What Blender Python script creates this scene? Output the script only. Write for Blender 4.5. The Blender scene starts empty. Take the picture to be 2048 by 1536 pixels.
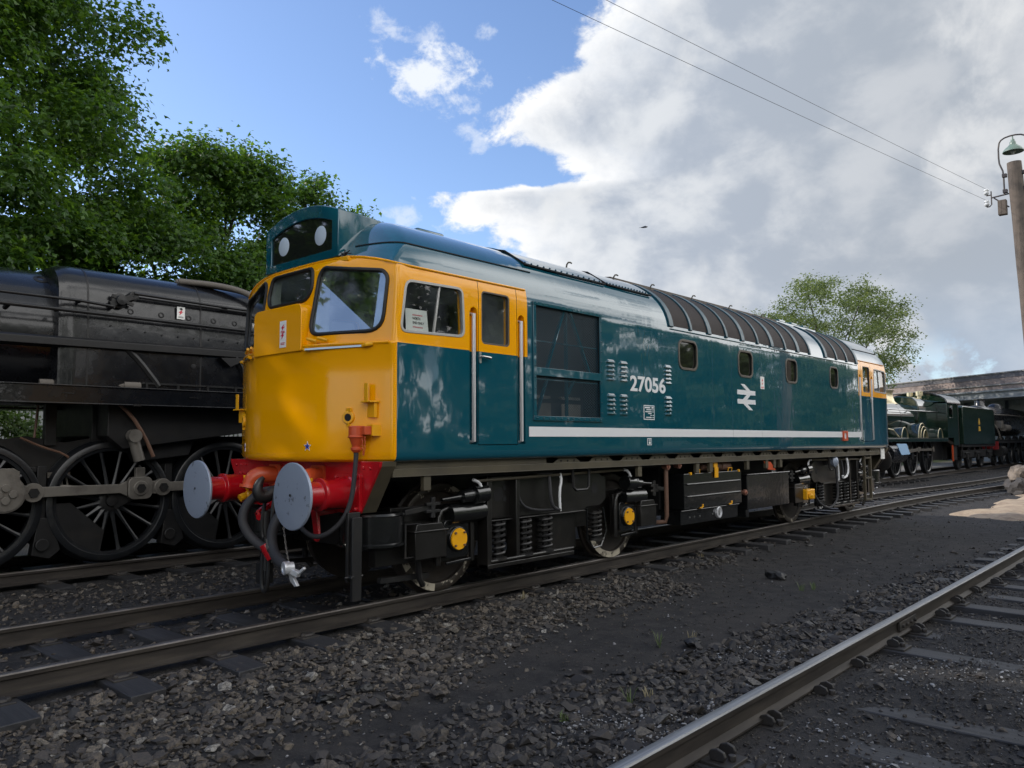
import bpy, bmesh, math, random
import numpy as np
from mathutils import Vector, Matrix, noise as mnoise
R = math.radians
PI = math.pi
S = bpy.context.scene
C = S.collection
random.seed(7)
rng = np.random.default_rng(11)

# ------------------------------------------------------------------ camera
cam_d = bpy.data.cameras.new('camera')
cam = bpy.data.objects.new('camera', cam_d)
C.objects.link(cam)
S.camera = cam
_yaw, _pit, _rol = R(42.17666955), R(4.23324304), R(-0.32627848)
_f = Vector((math.cos(_pit) * math.cos(_yaw), math.cos(_pit) * math.sin(_yaw), math.sin(_pit)))
_r = Vector((math.sin(_yaw), -math.cos(_yaw), 0))
_u = _r.cross(_f)
_r2 = _r * math.cos(_rol) + _u * math.sin(_rol)
_u2 = _u * math.cos(_rol) - _r * math.sin(_rol)
_m = Matrix((_r2, _u2, -_f)).transposed().to_4x4()
_m.translation = Vector((-11.5052, -6.8609, 1.5113))
cam.matrix_world = _m
cam_d.sensor_fit = 'HORIZONTAL'
cam_d.sensor_width = 36.0
cam_d.lens = 36.0 * 1571.59 / 2048.0
cam_d.clip_start = 0.05
cam_d.clip_end = 3000.0

# ------------------------------------------------------------------ light
SUN_AZ, SUN_EL = R(118), R(33)
S.view_settings.view_transform = 'Standard'
S.view_settings.look = 'None'
S.view_settings.exposure = 0.12
S.view_settings.gamma = 1.0
S.view_settings.use_curve_mapping = False

sun_d = bpy.data.lights.new('sun', 'SUN')
sun_d.energy = 3.6
sun_d.angle = R(0.5)
sun_d.color = (1.0, 0.93, 0.82)
sun = bpy.data.objects.new('sun', sun_d)
C.objects.link(sun)
_sd = Vector((math.cos(SUN_EL) * math.cos(SUN_AZ), math.cos(SUN_EL) * math.sin(SUN_AZ), math.sin(SUN_EL)))
sun.rotation_euler = _sd.to_track_quat('Z', 'Y').to_euler()
sun.location = (-5, 20, 30)


class NT:
    """small helper for building node trees"""
    def __init__(s, tree):
        s.t = tree
        s.n = tree.nodes
        s.l = tree.links

    def node(s, typ, **kw):
        n = s.n.new(typ)
        for k, v in kw.items():
            setattr(n, k, v)
        return n

    def put(s, sock, val):
        if val is None:
            return
        if isinstance(val, bpy.types.NodeSocket):
            s.l.new(val, sock)
        else:
            if sock.type == 'RGBA' and not isinstance(val, (int, float)) and len(val) == 3:
                val = (*val, 1.0)
            sock.default_value = val

    def math(s, op, a, b=None, c=None, clamp=False):
        n = s.node('ShaderNodeMath', operation=op, use_clamp=clamp)
        s.put(n.inputs[0], a)
        s.put(n.inputs[1], b)
        s.put(n.inputs[2], c)
        return n.outputs[0]

    def smooth(s, v, a, b):
        n = s.node('ShaderNodeMapRange', interpolation_type='SMOOTHSTEP')
        s.put(n.inputs[0], v)
        s.put(n.inputs[1], a)
        s.put(n.inputs[2], b)
        return n.outputs[0]

    def mix(s, fac, a, b, typ='MIX'):
        n = s.node('ShaderNodeMix', data_type='RGBA', blend_type=typ)
        s.put(n.inputs[0], fac)
        s.put(n.inputs[6], a)
        s.put(n.inputs[7], b)
        return n.outputs[2]

    def noise(s, vec, scale, detail=4, rough=0.55, dist=0.0):
        n = s.node('ShaderNodeTexNoise')
        s.put(n.inputs['Vector'], vec)
        s.put(n.inputs['Scale'], scale)
        s.put(n.inputs['Detail'], detail)
        s.put(n.inputs['Roughness'], rough)
        s.put(n.inputs['Distortion'], dist)
        return n.outputs[0]

    def mapping(s, vec, scale=(1, 1, 1), loc=(0, 0, 0)):
        n = s.node('ShaderNodeMapping')
        s.put(n.inputs[0], vec)
        s.put(n.inputs[1], loc)
        s.put(n.inputs[3], scale)
        return n.outputs[0]


# ------------------------------------------------------------------ sky
world = bpy.data.worlds.new('World')
S.world = world
world.use_nodes = True
w = NT(world.node_tree)
w.n.clear()
SKY_STRENGTH = 0.15
wout = w.node('ShaderNodeOutputWorld')
wbg = w.node('ShaderNodeBackground')
w.put(wbg.inputs[1], SKY_STRENGTH)
w.l.new(wbg.outputs[0], wout.inputs[0])
sky = w.node('ShaderNodeTexSky', sky_type='NISHITA')
sky.sun_disc = False
sky.sun_elevation = SUN_EL
sky.sun_rotation = R(90) - SUN_AZ
sky.altitude = 100
sky.air_density = 1.0
sky.dust_density = 0.6
sky.ozone_density = 2.5
wtc = w.node('ShaderNodeTexCoord')
wdir = wtc.outputs['Generated']
wsep = w.node('ShaderNodeSeparateXYZ')
w.l.new(wdir, wsep.inputs[0])
dx, dy, dz = wsep.outputs
az = w.math('MULTIPLY', w.math('ARCTAN2', dy, dx), 57.2958)
el = w.math('MULTIPLY', w.math('ARCSINE', dz), 57.2958)
# warped noises on the direction sphere (stretched so clouds flatten towards the horizon)
n_big = w.noise(wdir, 5.0, 9, 0.58, 0.35)
n_mid = w.noise(w.mapping(wdir, (1, 1, 1.6), (3.1, 1.7, 0.4)), 11.0, 10, 0.62, 0.3)
n_fine = w.noise(w.mapping(wdir, (1, 1, 1.2), (7.7, 2.2, 5.1)), 30.0, 8, 0.62, 0.2)
# left edge of the cloud bank: azimuth as a function of elevation
cr = w.node('ShaderNodeFloatCurve')
cm = cr.mapping
cv = cm.curves[0]
EDGE = [(0, 47), (6, 45), (11, 44), (13.5, 43.2), (15.8, 45.2), (17.6, 47.5), (18.8, 38.5), (20.2, 39.5), (22.0, 44.0),
        (24.0, 42.0), (26.5, 39.0), (29.0, 37.0), (32, 33), (38, 22), (46, 6), (90, 0)]
pts = [(e / 90.0, a / 90.0) for e, a in EDGE]
cv.points[0].location = pts[0]
cv.points[1].location = pts[-1]
for p in pts[1:-1]:
    cv.points.new(*p)
for p in cv.points:
    p.handle_type = 'AUTO_CLAMPED'
cm.update()
w.put(cr.inputs[1], w.math('DIVIDE', el, 90.0))
edge = w.math('MULTIPLY', cr.outputs[0], 90.0)
d_bank = w.math('SUBTRACT', edge, az)
d_noisy = w.math('ADD', d_bank, w.math('ADD', w.math('MULTIPLY', w.math('SUBTRACT', n_mid, 0.5), 11.0),
                                       w.math('MULTIPLY', w.math('SUBTRACT', n_fine, 0.5), 6.0)))
m_bank = w.smooth(d_noisy, -0.5, 2.0)
# unseen broken cloud added behind the camera, brightened to fill the shaded sides
m_back = w.math('MULTIPLY', w.math('MULTIPLY', w.smooth(n_big, 0.38, 0.50), w.smooth(az, 5.0, -25.0)), w.math('MULTIPLY', w.smooth(az, -165.0, -140.0), w.smooth(el, 56.0, 42.0)))


def wisp(a, e, ra, re, dens):
    u = w.math('DIVIDE', w.math('SUBTRACT', az, a), ra)
    v = w.math('DIVIDE', w.math('SUBTRACT', el, e), re)
    r2 = w.math('ADD', w.math('MULTIPLY', u, u), w.math('MULTIPLY', v, v))
    g = w.math('SUBTRACT', 1.0, r2)
    t = w.math('ADD', g, w.math('ADD', w.math('MULTIPLY', w.math('SUBTRACT', n_mid, 0.5), 5.0),
                                w.math('MULTIPLY', w.math('SUBTRACT', n_fine, 0.5), 5.0)))
    return w.math('MULTIPLY', w.smooth(t, 0.1, 1.5), dens)


WISPS = [(50.0, 28.6, 3.4, 1.1, .55), (48.2, 25.6, 4.0, 1.9, .95), (43.6, 28.0, 1.2, .9, .5), (44.9, 21.5, 1.4, 1.5, .5),
         (50.3, 16.2, 1.4, .8, .5), (47.0, 23.8, 2.6, 1.0, .7)]
m_w = None
for t in WISPS:
    o = wisp(*t)
    m_w = o if m_w is None else w.math('MAXIMUM', m_w, o)
k = 1.0 / SKY_STRENGTH
# shade inside the bank: white sunlit rims and puffs, grey body; the light comes from the upper left
puff_v = w.mapping(wdir, (1, 1, 1.35), (1.3, 4.2, 2.6))
p0 = w.noise(puff_v, 5.0, 6, 0.52, 0.25)
po = w.node('ShaderNodeVectorMath', operation='ADD')
w.l.new(puff_v, po.inputs[0])
po.inputs[1].default_value = (-.018, .032, .030)
p1 = w.noise(po.outputs[0], 5.0, 6, 0.52, 0.25)
lit = w.smooth(w.math('ADD', w.math('SUBTRACT', p0, p1), w.math('MULTIPLY', w.math('SUBTRACT', n_mid, .5), .42)), -0.10, 0.16)
gap = w.math('MULTIPLY', w.smooth(el, 7.5, 4.0), w.smooth(n_mid, .53, .43))
m_bank = w.math('MULTIPLY', m_bank, w.math('SUBTRACT', 1.0, w.math('MULTIPLY', gap, .75)))
rim = w.smooth(d_noisy, 1.0, 9.5)
deep = w.smooth(az, 36.0, 12.0)
body = w.mix(lit, (.43 * k, .485 * k, .575 * k), (.72 * k, .75 * k, .79 * k))
body2 = w.mix(lit, (.39 * k, .435 * k, .50 * k), (.54 * k, .57 * k, .615 * k))
body = w.mix(deep, body, body2)
body = w.mix(w.math('MULTIPLY', w.smooth(n_big, 0.54, 0.68), 0.7), body, (.78 * k, .79 * k, .80 * k))
body = w.mix(w.math('MULTIPLY', w.smooth(el, 12.0, 5.0), 0.5), body, w.mix(w.smooth(p0, .46, .60), (.42 * k, .52 * k, .66 * k), (.80 * k, .79 * k, .76 * k)))
white = w.mix(w.smooth(n_mid, .3, .62), (.74 * k, .78 * k, .84 * k), (1.0 * k, 1.0 * k, 1.0 * k))
bank_col = w.mix(rim, white, body)
skyc = w.mix(1.0, sky.outputs[0], (1.18, 1.20, 1.30), 'MULTIPLY')
col = w.mix(m_w, skyc, (.86 * k, .90 * k, .96 * k))
col = w.mix(m_bank, col, bank_col)
col = w.mix(m_back, col, (2.5 * k, 2.48 * k, 2.45 * k))
w.put(wbg.inputs[0], col)


# ------------------------------------------------------------------ materials
def mat(name, col=None, rough=0.5, metal=0.0, coat=0.0, spec=0.5, bump=None, vary=None, build=None):
    m = bpy.data.materials.new(name)
    m.use_nodes = True
    t = NT(m.node_tree)
    b = t.n['Principled BSDF']
    if col is not None:
        t.put(b.inputs['Base Color'], (*col, 1.0))
    b.inputs['Roughness'].default_value = rough
    b.inputs['Metallic'].default_value = metal
    b.inputs['Specular IOR Level'].default_value = spec
    if coat:
        b.inputs['Coat Weight'].default_value = coat
        b.inputs['Coat Roughness'].default_value = 0.03
    tc = t.node('ShaderNodeTexCoord').outputs['Object']
    if vary:                       # (scale, second colour, low, high)
        sc, c2, lo, hi = vary
        f = t.smooth(t.noise(tc, sc, 6, 0.62), lo, hi)
        t.put(b.inputs['Base Color'], t.mix(f, (*col, 1), (*c2, 1)))
        t.put(b.inputs['Roughness'], t.math('ADD', rough, t.math('MULTIPLY', t.math('SUBTRACT', t.noise(tc, sc * 1.7, 5), .5), 0.25)))
    if bump:                       # (scale, strength, distance)
        sc, st, di = bump
        n = t.node('ShaderNodeBump')
        t.put(n.inputs['Strength'], st)
        t.put(n.inputs['Distance'], di)
        t.put(n.inputs['Height'], t.noise(t.mapping(tc, sc if isinstance(sc, tuple) else (sc, sc, sc)), 1.0, 3, .5))
        t.l.new(n.outputs[0], b.inputs['Normal'])
        if coat:
            t.l.new(n.outputs[0], b.inputs['Coat Normal'])
    if build:
        build(t, b, tc)
    return m


M = {}
M['blue'] = mat('rail_blue_paint', (.003, .070, .105), .08, coat=1.0, spec=.5, bump=((1.7, 1.7, .9), .5, .012))
M['yellow'] = mat('warning_yellow_paint', (.86, .365, .0), .14, coat=.3, spec=.35, bump=((1.3, 1.3, .9), .5, .010))
M['yellow2'] = mat('yellow_fitting_paint', (.78, .37, .006), .35)
M['white'] = mat('white_lining_paint', (.72, .73, .75), .35)
M['red'] = mat('buffer_beam_red_paint', (.42, .006, .012), .22, coat=.4, bump=(14, .25, .004))
M['oldred'] = mat('dull_red_paint', (.16, .008, .010), .45)
M['orange'] = mat('orange_red_paint', (.52, .075, .022), .35, bump=(20, .3, .004))
M['beige'] = mat('solebar_grey_paint', (.085, .072, .046), .45, vary=(3, (.058, .050, .035), .35, .7))
M['black'] = mat('gloss_black_paint', (.006, .0065, .007), .22, coat=.5, bump=(9, .3, .006))
M['bogie'] = mat('bogie_brown_black_paint', (.0085, .0078, .0072), .34, coat=.2, vary=(4, (.020, .017, .014), .5, .8), bump=(9, .3, .006))
M['rimpale'] = mat('pale_rim_colour', (.42, .38, .30), .5, vary=(11, (.06, .05, .04), .52, .62))
M['black2'] = mat('satin_black_paint', (.010, .010, .011), .45, vary=(5, (.022, .019, .016), .45, .75))
M['rubber'] = mat('hose_rubber', (.028, .028, .032), .7, bump=((30, 30, 160), .4, .004))
M['darkgap'] = mat('dark_recess', (.004, .004, .005), .8)
M['interior'] = mat('cab_interior_paint', (.30, .33, .31), .6, vary=(2, (.2, .22, .21), .4, .7))
M['buffer'] = mat('buffer_head_grey_paint', (.29, .335, .42), .42, metal=.25, vary=(13, (.13, .145, .17), .62, .68), bump=(18, .15, .004))
M['rail_silver'] = mat('silver_handrail_paint', (.55, .55, .56), .3, metal=.2)
M['steel'] = mat('bright_steel', (.55, .55, .55), .28, metal=1.0)
M['rodsteel'] = mat('dull_steel_rod', (.20, .185, .165), .45, metal=.55, vary=(4, (.11, .10, .09), .4, .75))
M['copper'] = mat('copper_fitting', (.45, .22, .16), .4, metal=.7)
M['rustpipe'] = mat('brown_pipe', (.14, .075, .05), .55)
M['paper'] = mat('white_paper', (.78, .78, .76), .7)
M['redink'] = mat('red_print', (.60, .02, .05), .6)
M['blackink'] = mat('black_print', (.02, .02, .02), .6)
M['blueink'] = mat('blue_print', (.01, .03, .30), .6)
M['winglass_dark'] = mat('dark_window_glass', (.012, .014, .012), .03, coat=.3)
M['winframe'] = mat('bronze_window_frame', (.10, .085, .07), .4, metal=.5)
M['alu'] = mat('aluminium_window_frame', (.40, .40, .39), .4, metal=.6)
M['seal'] = mat('black_window_rubber', (.008, .008, .008), .55)
M['rooffelt'] = mat('worn_walkway_brown', (.075, .060, .046), .7, vary=(6, (.045, .036, .03), .4, .7))
M['rib'] = mat('roof_rib_blue_paint', (.004, .050, .075), .38, coat=.15)
M['roofmesh'] = mat('brown_roof_grille', (.020, .013, .012), .6, spec=.25, bump=(120, .6, .01))
M['radiator'] = mat('dark_red_radiator', (.012, .015, .022), .6, bump=((2, 2, 160), .5, .02))
M['tyre'] = mat('worn_wheel_tread', (.035, .028, .022), .5, metal=.2, vary=(3.2, (.40, .36, .29), .56, .60))
M['wheel'] = mat('wheel_black_brown', (.018, .014, .012), .55, vary=(4, (.035, .026, .02), .4, .7))
M['disc'] = mat('white_marker_disc', (.52, .60, .68), .3)
M['silver'] = mat('silver_paint', (.62, .63, .66), .35, metal=.5)


def glass_build(t, b, tc, f0=.055, dust_sheen=.12):
    out = t.n['Material Output']
    tr = t.node('ShaderNodeBsdfTransparent')
    t.put(tr.inputs[0], (.80, .84, .83, 1))
    gl = t.node('ShaderNodeBsdfGlossy')
    t.put(gl.inputs['Roughness'], .02)
    lw = t.node('ShaderNodeLayerWeight')
    lw.inputs[0].default_value = .5
    frs = t.math('ADD', f0, t.math('MULTIPLY', t.math('POWER', lw.outputs['Facing'], 4.0), .9))
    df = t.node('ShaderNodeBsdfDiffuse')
    t.put(df.inputs[0], (.36, .41, .48, 1))  # bluish diffuse: sky reflection painted onto the glass along with some dust
    m1 = t.node('ShaderNodeMixShader')
    t.put(m1.inputs[0], t.math('MULTIPLY', t.smooth(t.noise(tc, 2.2, 5), .35, .75), dust_sheen))
    t.l.new(tr.outputs[0], m1.inputs[1])
    t.l.new(df.outputs[0], m1.inputs[2])
    m2 = t.node('ShaderNodeMixShader')
    t.put(m2.inputs[0], frs)
    t.l.new(m1.outputs[0], m2.inputs[1])
    t.l.new(gl.outputs[0], m2.inputs[2])
    t.l.new(m2.outputs[0], out.inputs[0])


M['glass'] = mat('window_glass', build=glass_build)
M['windscreen'] = mat('dusty_sky_sheen_windscreen', build=lambda t, b, tc: glass_build(t, b, tc, .34, .70))


def screen_build(t, b, tc):
    # woven wire: transparent holes between blue wires
    out = t.n['Material Output']
    sx = t.node('ShaderNodeSeparateXYZ')
    t.l.new(tc, sx.inputs[0])
    a = t.math('ADD', sx.outputs[0], sx.outputs[2])
    c = t.math('SUBTRACT', sx.outputs[0], sx.outputs[2])
    pa = t.math('PINGPONG', a, .016)
    pc = t.math('PINGPONG', c, .016)
    hole = t.math('MULTIPLY', t.math('GREATER_THAN', pa, .0037), t.math('GREATER_THAN', pc, .0037))
    tr = t.node('ShaderNodeBsdfTransparent')
    mx = t.node('ShaderNodeMixShader')
    t.put(mx.inputs[0], hole)
    t.l.new(b.outputs[0], mx.inputs[1])
    t.l.new(tr.outputs[0], mx.inputs[2])
    t.l.new(mx.outputs[0], out.inputs[0])


M['screen'] = mat('wire_screen', (.004, .030, .050), .4, build=screen_build)


# ------------------------------------------------------------------ mesh builder
ORG = {}


class G:
    def __init__(s):
        s.v = []
        s.f = []
        s.mi = []

    def add(s, vs, fs, mi=0):
        o = len(s.v)
        s.v += [tuple(p) for p in vs]
        s.f += [tuple(i + o for i in f) for f in fs]
        s.mi += [mi] * len(fs)
        return s

    def box(s, x0, x1, y0, y1, z0, z1, mi=0):
        x0, x1 = min(x0, x1), max(x0, x1)
        y0, y1 = min(y0, y1), max(y0, y1)
        z0, z1 = min(z0, z1), max(z0, z1)
        vs = [(x0, y0, z0), (x1, y0, z0), (x1, y1, z0), (x0, y1, z0), (x0, y0, z1), (x1, y0, z1), (x1, y1, z1), (x0, y1, z1)]
        return s.add(vs, [(0, 3, 2, 1), (4, 5, 6, 7), (0, 1, 5, 4), (1, 2, 6, 5), (2, 3, 7, 6), (3, 0, 4, 7)], mi)

    def bar(s, a, b, w, h, up=(0, 0, 1), mi=0):
        a = Vector(a); b = Vector(b); d = (b - a).normalized()
        sd = d.cross(Vector(up)).normalized(); u = sd.cross(d)
        vs = []
        for p in (a, b):
            for i, j in ((-1, -1), (1, -1), (1, 1), (-1, 1)):
                vs.append(p + sd * (i * w / 2) + u * (j * h / 2))
        return s.add(vs, [(0, 1, 2, 3), (7, 6, 5, 4), (0, 4, 5, 1), (1, 5, 6, 2), (2, 6, 7, 3), (3, 7, 4, 0)], mi)

    def cyl(s, a, b, r0, r1=None, n=24, caps=True, mi=0):
        if r1 is None:
            r1 = r0
        a = Vector(a); b = Vector(b); d = (b - a).normalized()
        t = Vector((0, 0, 1)) if abs(d.z) < .9 else Vector((1, 0, 0))
        e1 = d.cross(t).normalized(); e2 = d.cross(e1)
        vs = []
        for p, r in ((a, r0), (b, r1)):
            for i in range(n):
                q = 2 * PI * i / n
                vs.append(p + e1 * (r * math.cos(q)) + e2 * (r * math.sin(q)))
        fs = [(i, (i + 1) % n, n + (i + 1) % n, n + i) for i in range(n)]
        if caps:
            fs += [tuple(range(n - 1, -1, -1)), tuple(range(n, 2 * n))]
        return s.add(vs, fs, mi)

    def lathe(s, o, d, prof, n=32, mi=0):
        """profile [(along, radius)...] turned about the axis through o in direction d"""
        o = Vector(o); d = Vector(d).normalized()
        t = Vector((0, 0, 1)) if abs(d.z) < .9 else Vector((1, 0, 0))
        e1 = d.cross(t).normalized(); e2 = d.cross(e1)
        vs = []
        for h, r in prof:
            for i in range(n):
                q = 2 * PI * i / n
                vs.append(o + d * h + e1 * (r * math.cos(q)) + e2 * (r * math.sin(q)))
        fs = []
        for j in range(len(prof) - 1):
            for i in range(n):
                fs.append((j * n + i, j * n + (i + 1) % n, (j + 1) * n + (i + 1) % n, (j + 1) * n + i))
        if prof[0][1] > 1e-4:
            fs.append(tuple(range(n - 1, -1, -1)))
        if prof[-1][1] > 1e-4:
            fs.append(tuple((len(prof) - 1) * n + i for i in range(n)))
        return s.add(vs, fs, mi)

    def tube(s, pts, r, n=10, smooth=0, closed=False, mi=0):
        pts = [Vector(p) for p in pts]
        rl = list(r) if isinstance(r, (list, tuple)) else None
        for _ in range(smooth):      # Chaikin
            q = [pts[0]]
            for i in range(len(pts) - 1):
                q += [pts[i] * .75 + pts[i + 1] * .25, pts[i] * .25 + pts[i + 1] * .75]
            q.append(pts[-1])
            pts = q
            if rl:
                q = [rl[0]]
                for i in range(len(rl) - 1):
                    q += [rl[i] * .75 + rl[i + 1] * .25, rl[i] * .25 + rl[i + 1] * .75]
                q.append(rl[-1])
                rl = q
        r = rl if rl else r
        N = len(pts)
        vs = []
        prev = None
        for i, p in enumerate(pts):
            if closed:
                d = (pts[(i + 1) % N] - pts[i - 1]).normalized()
            else:
                d = (pts[min(i + 1, N - 1)] - pts[max(i - 1, 0)]).normalized()
            if prev is None:
                t = Vector((0, 0, 1)) if abs(d.z) < .9 else Vector((1, 0, 0))
                e1 = d.cross(t).normalized()
            else:
                e1 = (prev - d * prev.dot(d)).normalized()
            prev = e1
            e2 = d.cross(e1)
            rr = r[i] if isinstance(r, (list, tuple)) else r
            for k in range(n):
                q = 2 * PI * k / n
                vs.append(p + e1 * (rr * math.cos(q)) + e2 * (rr * math.sin(q)))
        fs = []
        for j in range(N if closed else N - 1):
            j2 = (j + 1) % N
            for i in range(n):
                fs.append((j * n + i, j * n + (i + 1) % n, j2 * n + (i + 1) % n, j2 * n + i))
        if not closed:
            fs += [tuple(range(n - 1, -1, -1)), tuple((N - 1) * n + i for i in range(n))]
        return s.add(vs, fs, mi)

    def prism(s, poly, axis, a0, a1, mi=0):
        """poly: 2-D outline; axis 'x': (y,z), 'y': (x,z), 'z': (x,y)"""
        def P(u, v, a):
            return {'x': (a, u, v), 'y': (u, a, v), 'z': (u, v, a)}[axis]
        n = len(poly)
        vs = [P(u, v, a0) for u, v in poly] + [P(u, v, a1) for u, v in poly]
        fs = [tuple(range(n - 1, -1, -1)), tuple(range(n, 2 * n))] + [(i, (i + 1) % n, n + (i + 1) % n, n + i) for i in range(n)]
        return s.add(vs, fs, mi)

    def frame(s, outer, inner, axis, a0, a1, mi=0):
        """flat ring between two outlines with the same number of points, with thickness"""
        def P(u, v, a):
            return {'x': (a, u, v), 'y': (u, a, v), 'z': (u, v, a)}[axis]
        n = len(outer)
        vs = [P(*p, a0) for p in outer] + [P(*p, a0) for p in inner] + [P(*p, a1) for p in outer] + [P(*p, a1) for p in inner]
        fs = []
        for i in range(n):
            j = (i + 1) % n
            fs += [(i, j, n + j, n + i), (2 * n + i, 3 * n + i, 3 * n + j, 2 * n + j), (i, 2 * n + i, 2 * n + j, j), (n + i, n + j, 3 * n + j, 3 * n + i)]
        return s.add(vs, fs, mi)

    def helix(s, c, r, z0, z1, turns, wr, n=7):
        pts = []
        N = int(turns * 14)
        for i in range(N + 1):
            q = 2 * PI * turns * i / N
            pts.append((c[0] + r * math.cos(q), c[1] + r * math.sin(q), z0 + (z1 - z0) * i / N))
        return s.tube(pts, wr, n)

    def build(s, name, m, parent=None, smooth=40, bevel=0.0, seg=2):
        me = bpy.data.meshes.new(name)
        off = ORG.get(parent.name, (0, 0, 0)) if parent else (0, 0, 0)
        me.from_pydata([(p[0] - off[0], p[1] - off[1], p[2] - off[2]) for p in s.v], [], s.f)
        ms = m if isinstance(m, (list, tuple)) else [m]
        for q in ms:
            me.materials.append(q)
        if len(ms) > 1:
            me.polygons.foreach_set('material_index', s.mi)
        bm = bmesh.new()
        bm.from_mesh(me)
        bmesh.ops.recalc_face_normals(bm, faces=bm.faces)
        bm.to_mesh(me)
        bm.free()
        if smooth:
            me.polygons.foreach_set('use_smooth', [True] * len(me.polygons))
            me.set_sharp_from_angle(angle=R(smooth))
        else:
            me.polygons.foreach_set('use_smooth', [False] * len(me.polygons))
        o = bpy.data.objects.new(name, me)
        C.objects.link(o)
        if parent:
            o.parent = parent
        ORG[o.name] = off
        if bevel:
            b = o.modifiers.new('bevel', 'BEVEL')
            b.width = bevel
            b.segments = seg
            b.limit_method = 'ANGLE'
            b.angle_limit = R(40)
            b.harden_normals = False
        return o


def tag(o, label=None, cat=None, group=None, kind=None):
    if label: o['label'] = label
    if cat: o['category'] = cat
    if group: o['group'] = group
    if kind: o['kind'] = kind
    return o


def thing(name, loc, label, cat, group=None):
    o = bpy.data.objects.new(name, None)
    o.empty_display_size = .2
    C.objects.link(o)
    o.location = loc
    ORG[o.name] = tuple(loc)
    return tag(o, label, cat, group)


def mesh_np(name, V, F, m, parent=None, smooth=False):
    """fast mesh from numpy arrays, all faces with the same number of corners"""
    me = bpy.data.meshes.new(name)
    V = np.asarray(V, dtype=np.float32)
    F = np.asarray(F, dtype=np.int32)
    k = F.shape[1]
    me.vertices.add(len(V))
    me.vertices.foreach_set('co', V.ravel())
    me.loops.add(F.size)
    me.loops.foreach_set('vertex_index', F.ravel())
    me.polygons.add(len(F))
    me.polygons.foreach_set('loop_start', np.arange(0, F.size, k, dtype=np.int32))
    me.polygons.foreach_set('loop_total', np.full(len(F), k, dtype=np.int32))
    me.update(calc_edges=True)
    me.validate()
    me.polygons.foreach_set('use_smooth', [bool(smooth)] * len(me.polygons))
    for q in (m if isinstance(m, (list, tuple)) else [m]):
        me.materials.append(q)
    o = bpy.data.objects.new(name, me)
    C.objects.link(o)
    if parent:
        o.parent = parent
        off = ORG.get(parent.name, (0, 0, 0))
        if any(off):
            me.transform(Matrix.Translation(Vector(off)).inverted())
        ORG[o.name] = off
    else:
        ORG[o.name] = (0, 0, 0)
    return o


def rrect(u0, u1, v0, v1, r, n=5):
    """rounded rectangle outline; r one radius or four (bl, br, tr, tl)"""
    rs = r if isinstance(r, (list, tuple)) else [r] * 4
    out = []
    for (cx, cy, a), q in zip(((u0, v0, 180), (u1, v0, 270), (u1, v1, 0), (u0, v1, 90)), rs):
        sx = 1 if cx == u0 else -1
        sy = 1 if cy == v0 else -1
        for i in range(n + 1):
            t = R(a + 90 * i / n)
            out.append((cx + sx * q + q * math.cos(t), cy + sy * q + q * math.sin(t)))
    return out


def text_mesh(body, size, bold=0.0, sx=1.0):
    """outline of text as triangles in 2-D (u, v)"""
    cu = bpy.data.curves.new('lettering', 'FONT')
    cu.body = body
    cu.size = size
    cu.offset = bold
    cu.resolution_u = 4
    o = bpy.data.objects.new('lettering', cu)
    C.objects.link(o)
    dg = bpy.context.evaluated_depsgraph_get()
    me = bpy.data.meshes.new_from_object(o.evaluated_get(dg))
    vs = [(v.co.x * sx, v.co.y) for v in me.vertices]
    fs = [tuple(p.vertices) for p in me.polygons]
    bpy.data.objects.remove(o)
    bpy.data.curves.remove(cu)
    bpy.data.meshes.remove(me)
    return vs, fs


def smoothstep(a, b, x):
    t = min(1, max(0, (x - a) / (b - a)))
    return t * t * (3 - 2 * t)


def shift(x):
    """the tracks bend slightly away beyond the locomotive"""
    return -0.75 * smoothstep(9, 25, x)

# ------------------------------------------------------------------ ground
def vnoise(x, y, sc, seed):
    """value noise on arrays"""
    r = np.random.default_rng(seed)
    T = r.random((256, 256))
    u = x * sc; v = y * sc
    i = np.floor(u).astype(int); j = np.floor(v).astype(int)
    fu = u - i; fv = v - j
    fu = fu * fu * (3 - 2 * fu); fv = fv * fv * (3 - 2 * fv)
    a = T[i % 256, j % 256]; b = T[(i + 1) % 256, j % 256]; c = T[i % 256, (j + 1) % 256]; d = T[(i + 1) % 256, (j + 1) % 256]
    return (a * (1 - fu) + b * fu) * (1 - fv) + (c * (1 - fu) + d * fu) * fv


def sst(a, b, x):
    t = np.clip((x - a) / (b - a), 0, 1)
    return t * t * (3 - 2 * t)


def shift_np(x):
    return -0.75 * sst(9, 25, x)


def ballast_mask(x, y):
    """1 where loose ballast lies, 0 on the trodden cinder path"""
    n = (vnoise(x, y, .9, 3) - .5) * .9 + (vnoise(x, y, 2.7, 4) - .5) * .4
    ys = y - shift_np(x)
    edge1 = -2.75 + .16 * (x + 9) + n              # foot of the shoulder beside the diesel's track
    edge1 = np.minimum(edge1, -1.15)
    m1 = sst(edge1 - .25, edge1 + .1, ys) * (1 - sst(-1.05, -.8, ys) * .55)
    far = np.clip((x + 2) / 5, 0, 1)
    m1 = m1 * (1 - .55 * far * (ys < 0))
    e2 = -3.35 + n * .8 - .05 * (x + 6)
    m2 = sst(e2 + .2, e2 - .25, ys) * (1 - .75 * sst(-4.35, -4.7, ys))
    m2 = m2 * (1 - np.clip((x + 1) / 4, 0, .7))
    return np.clip(m1 + m2, 0, 1)


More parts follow.
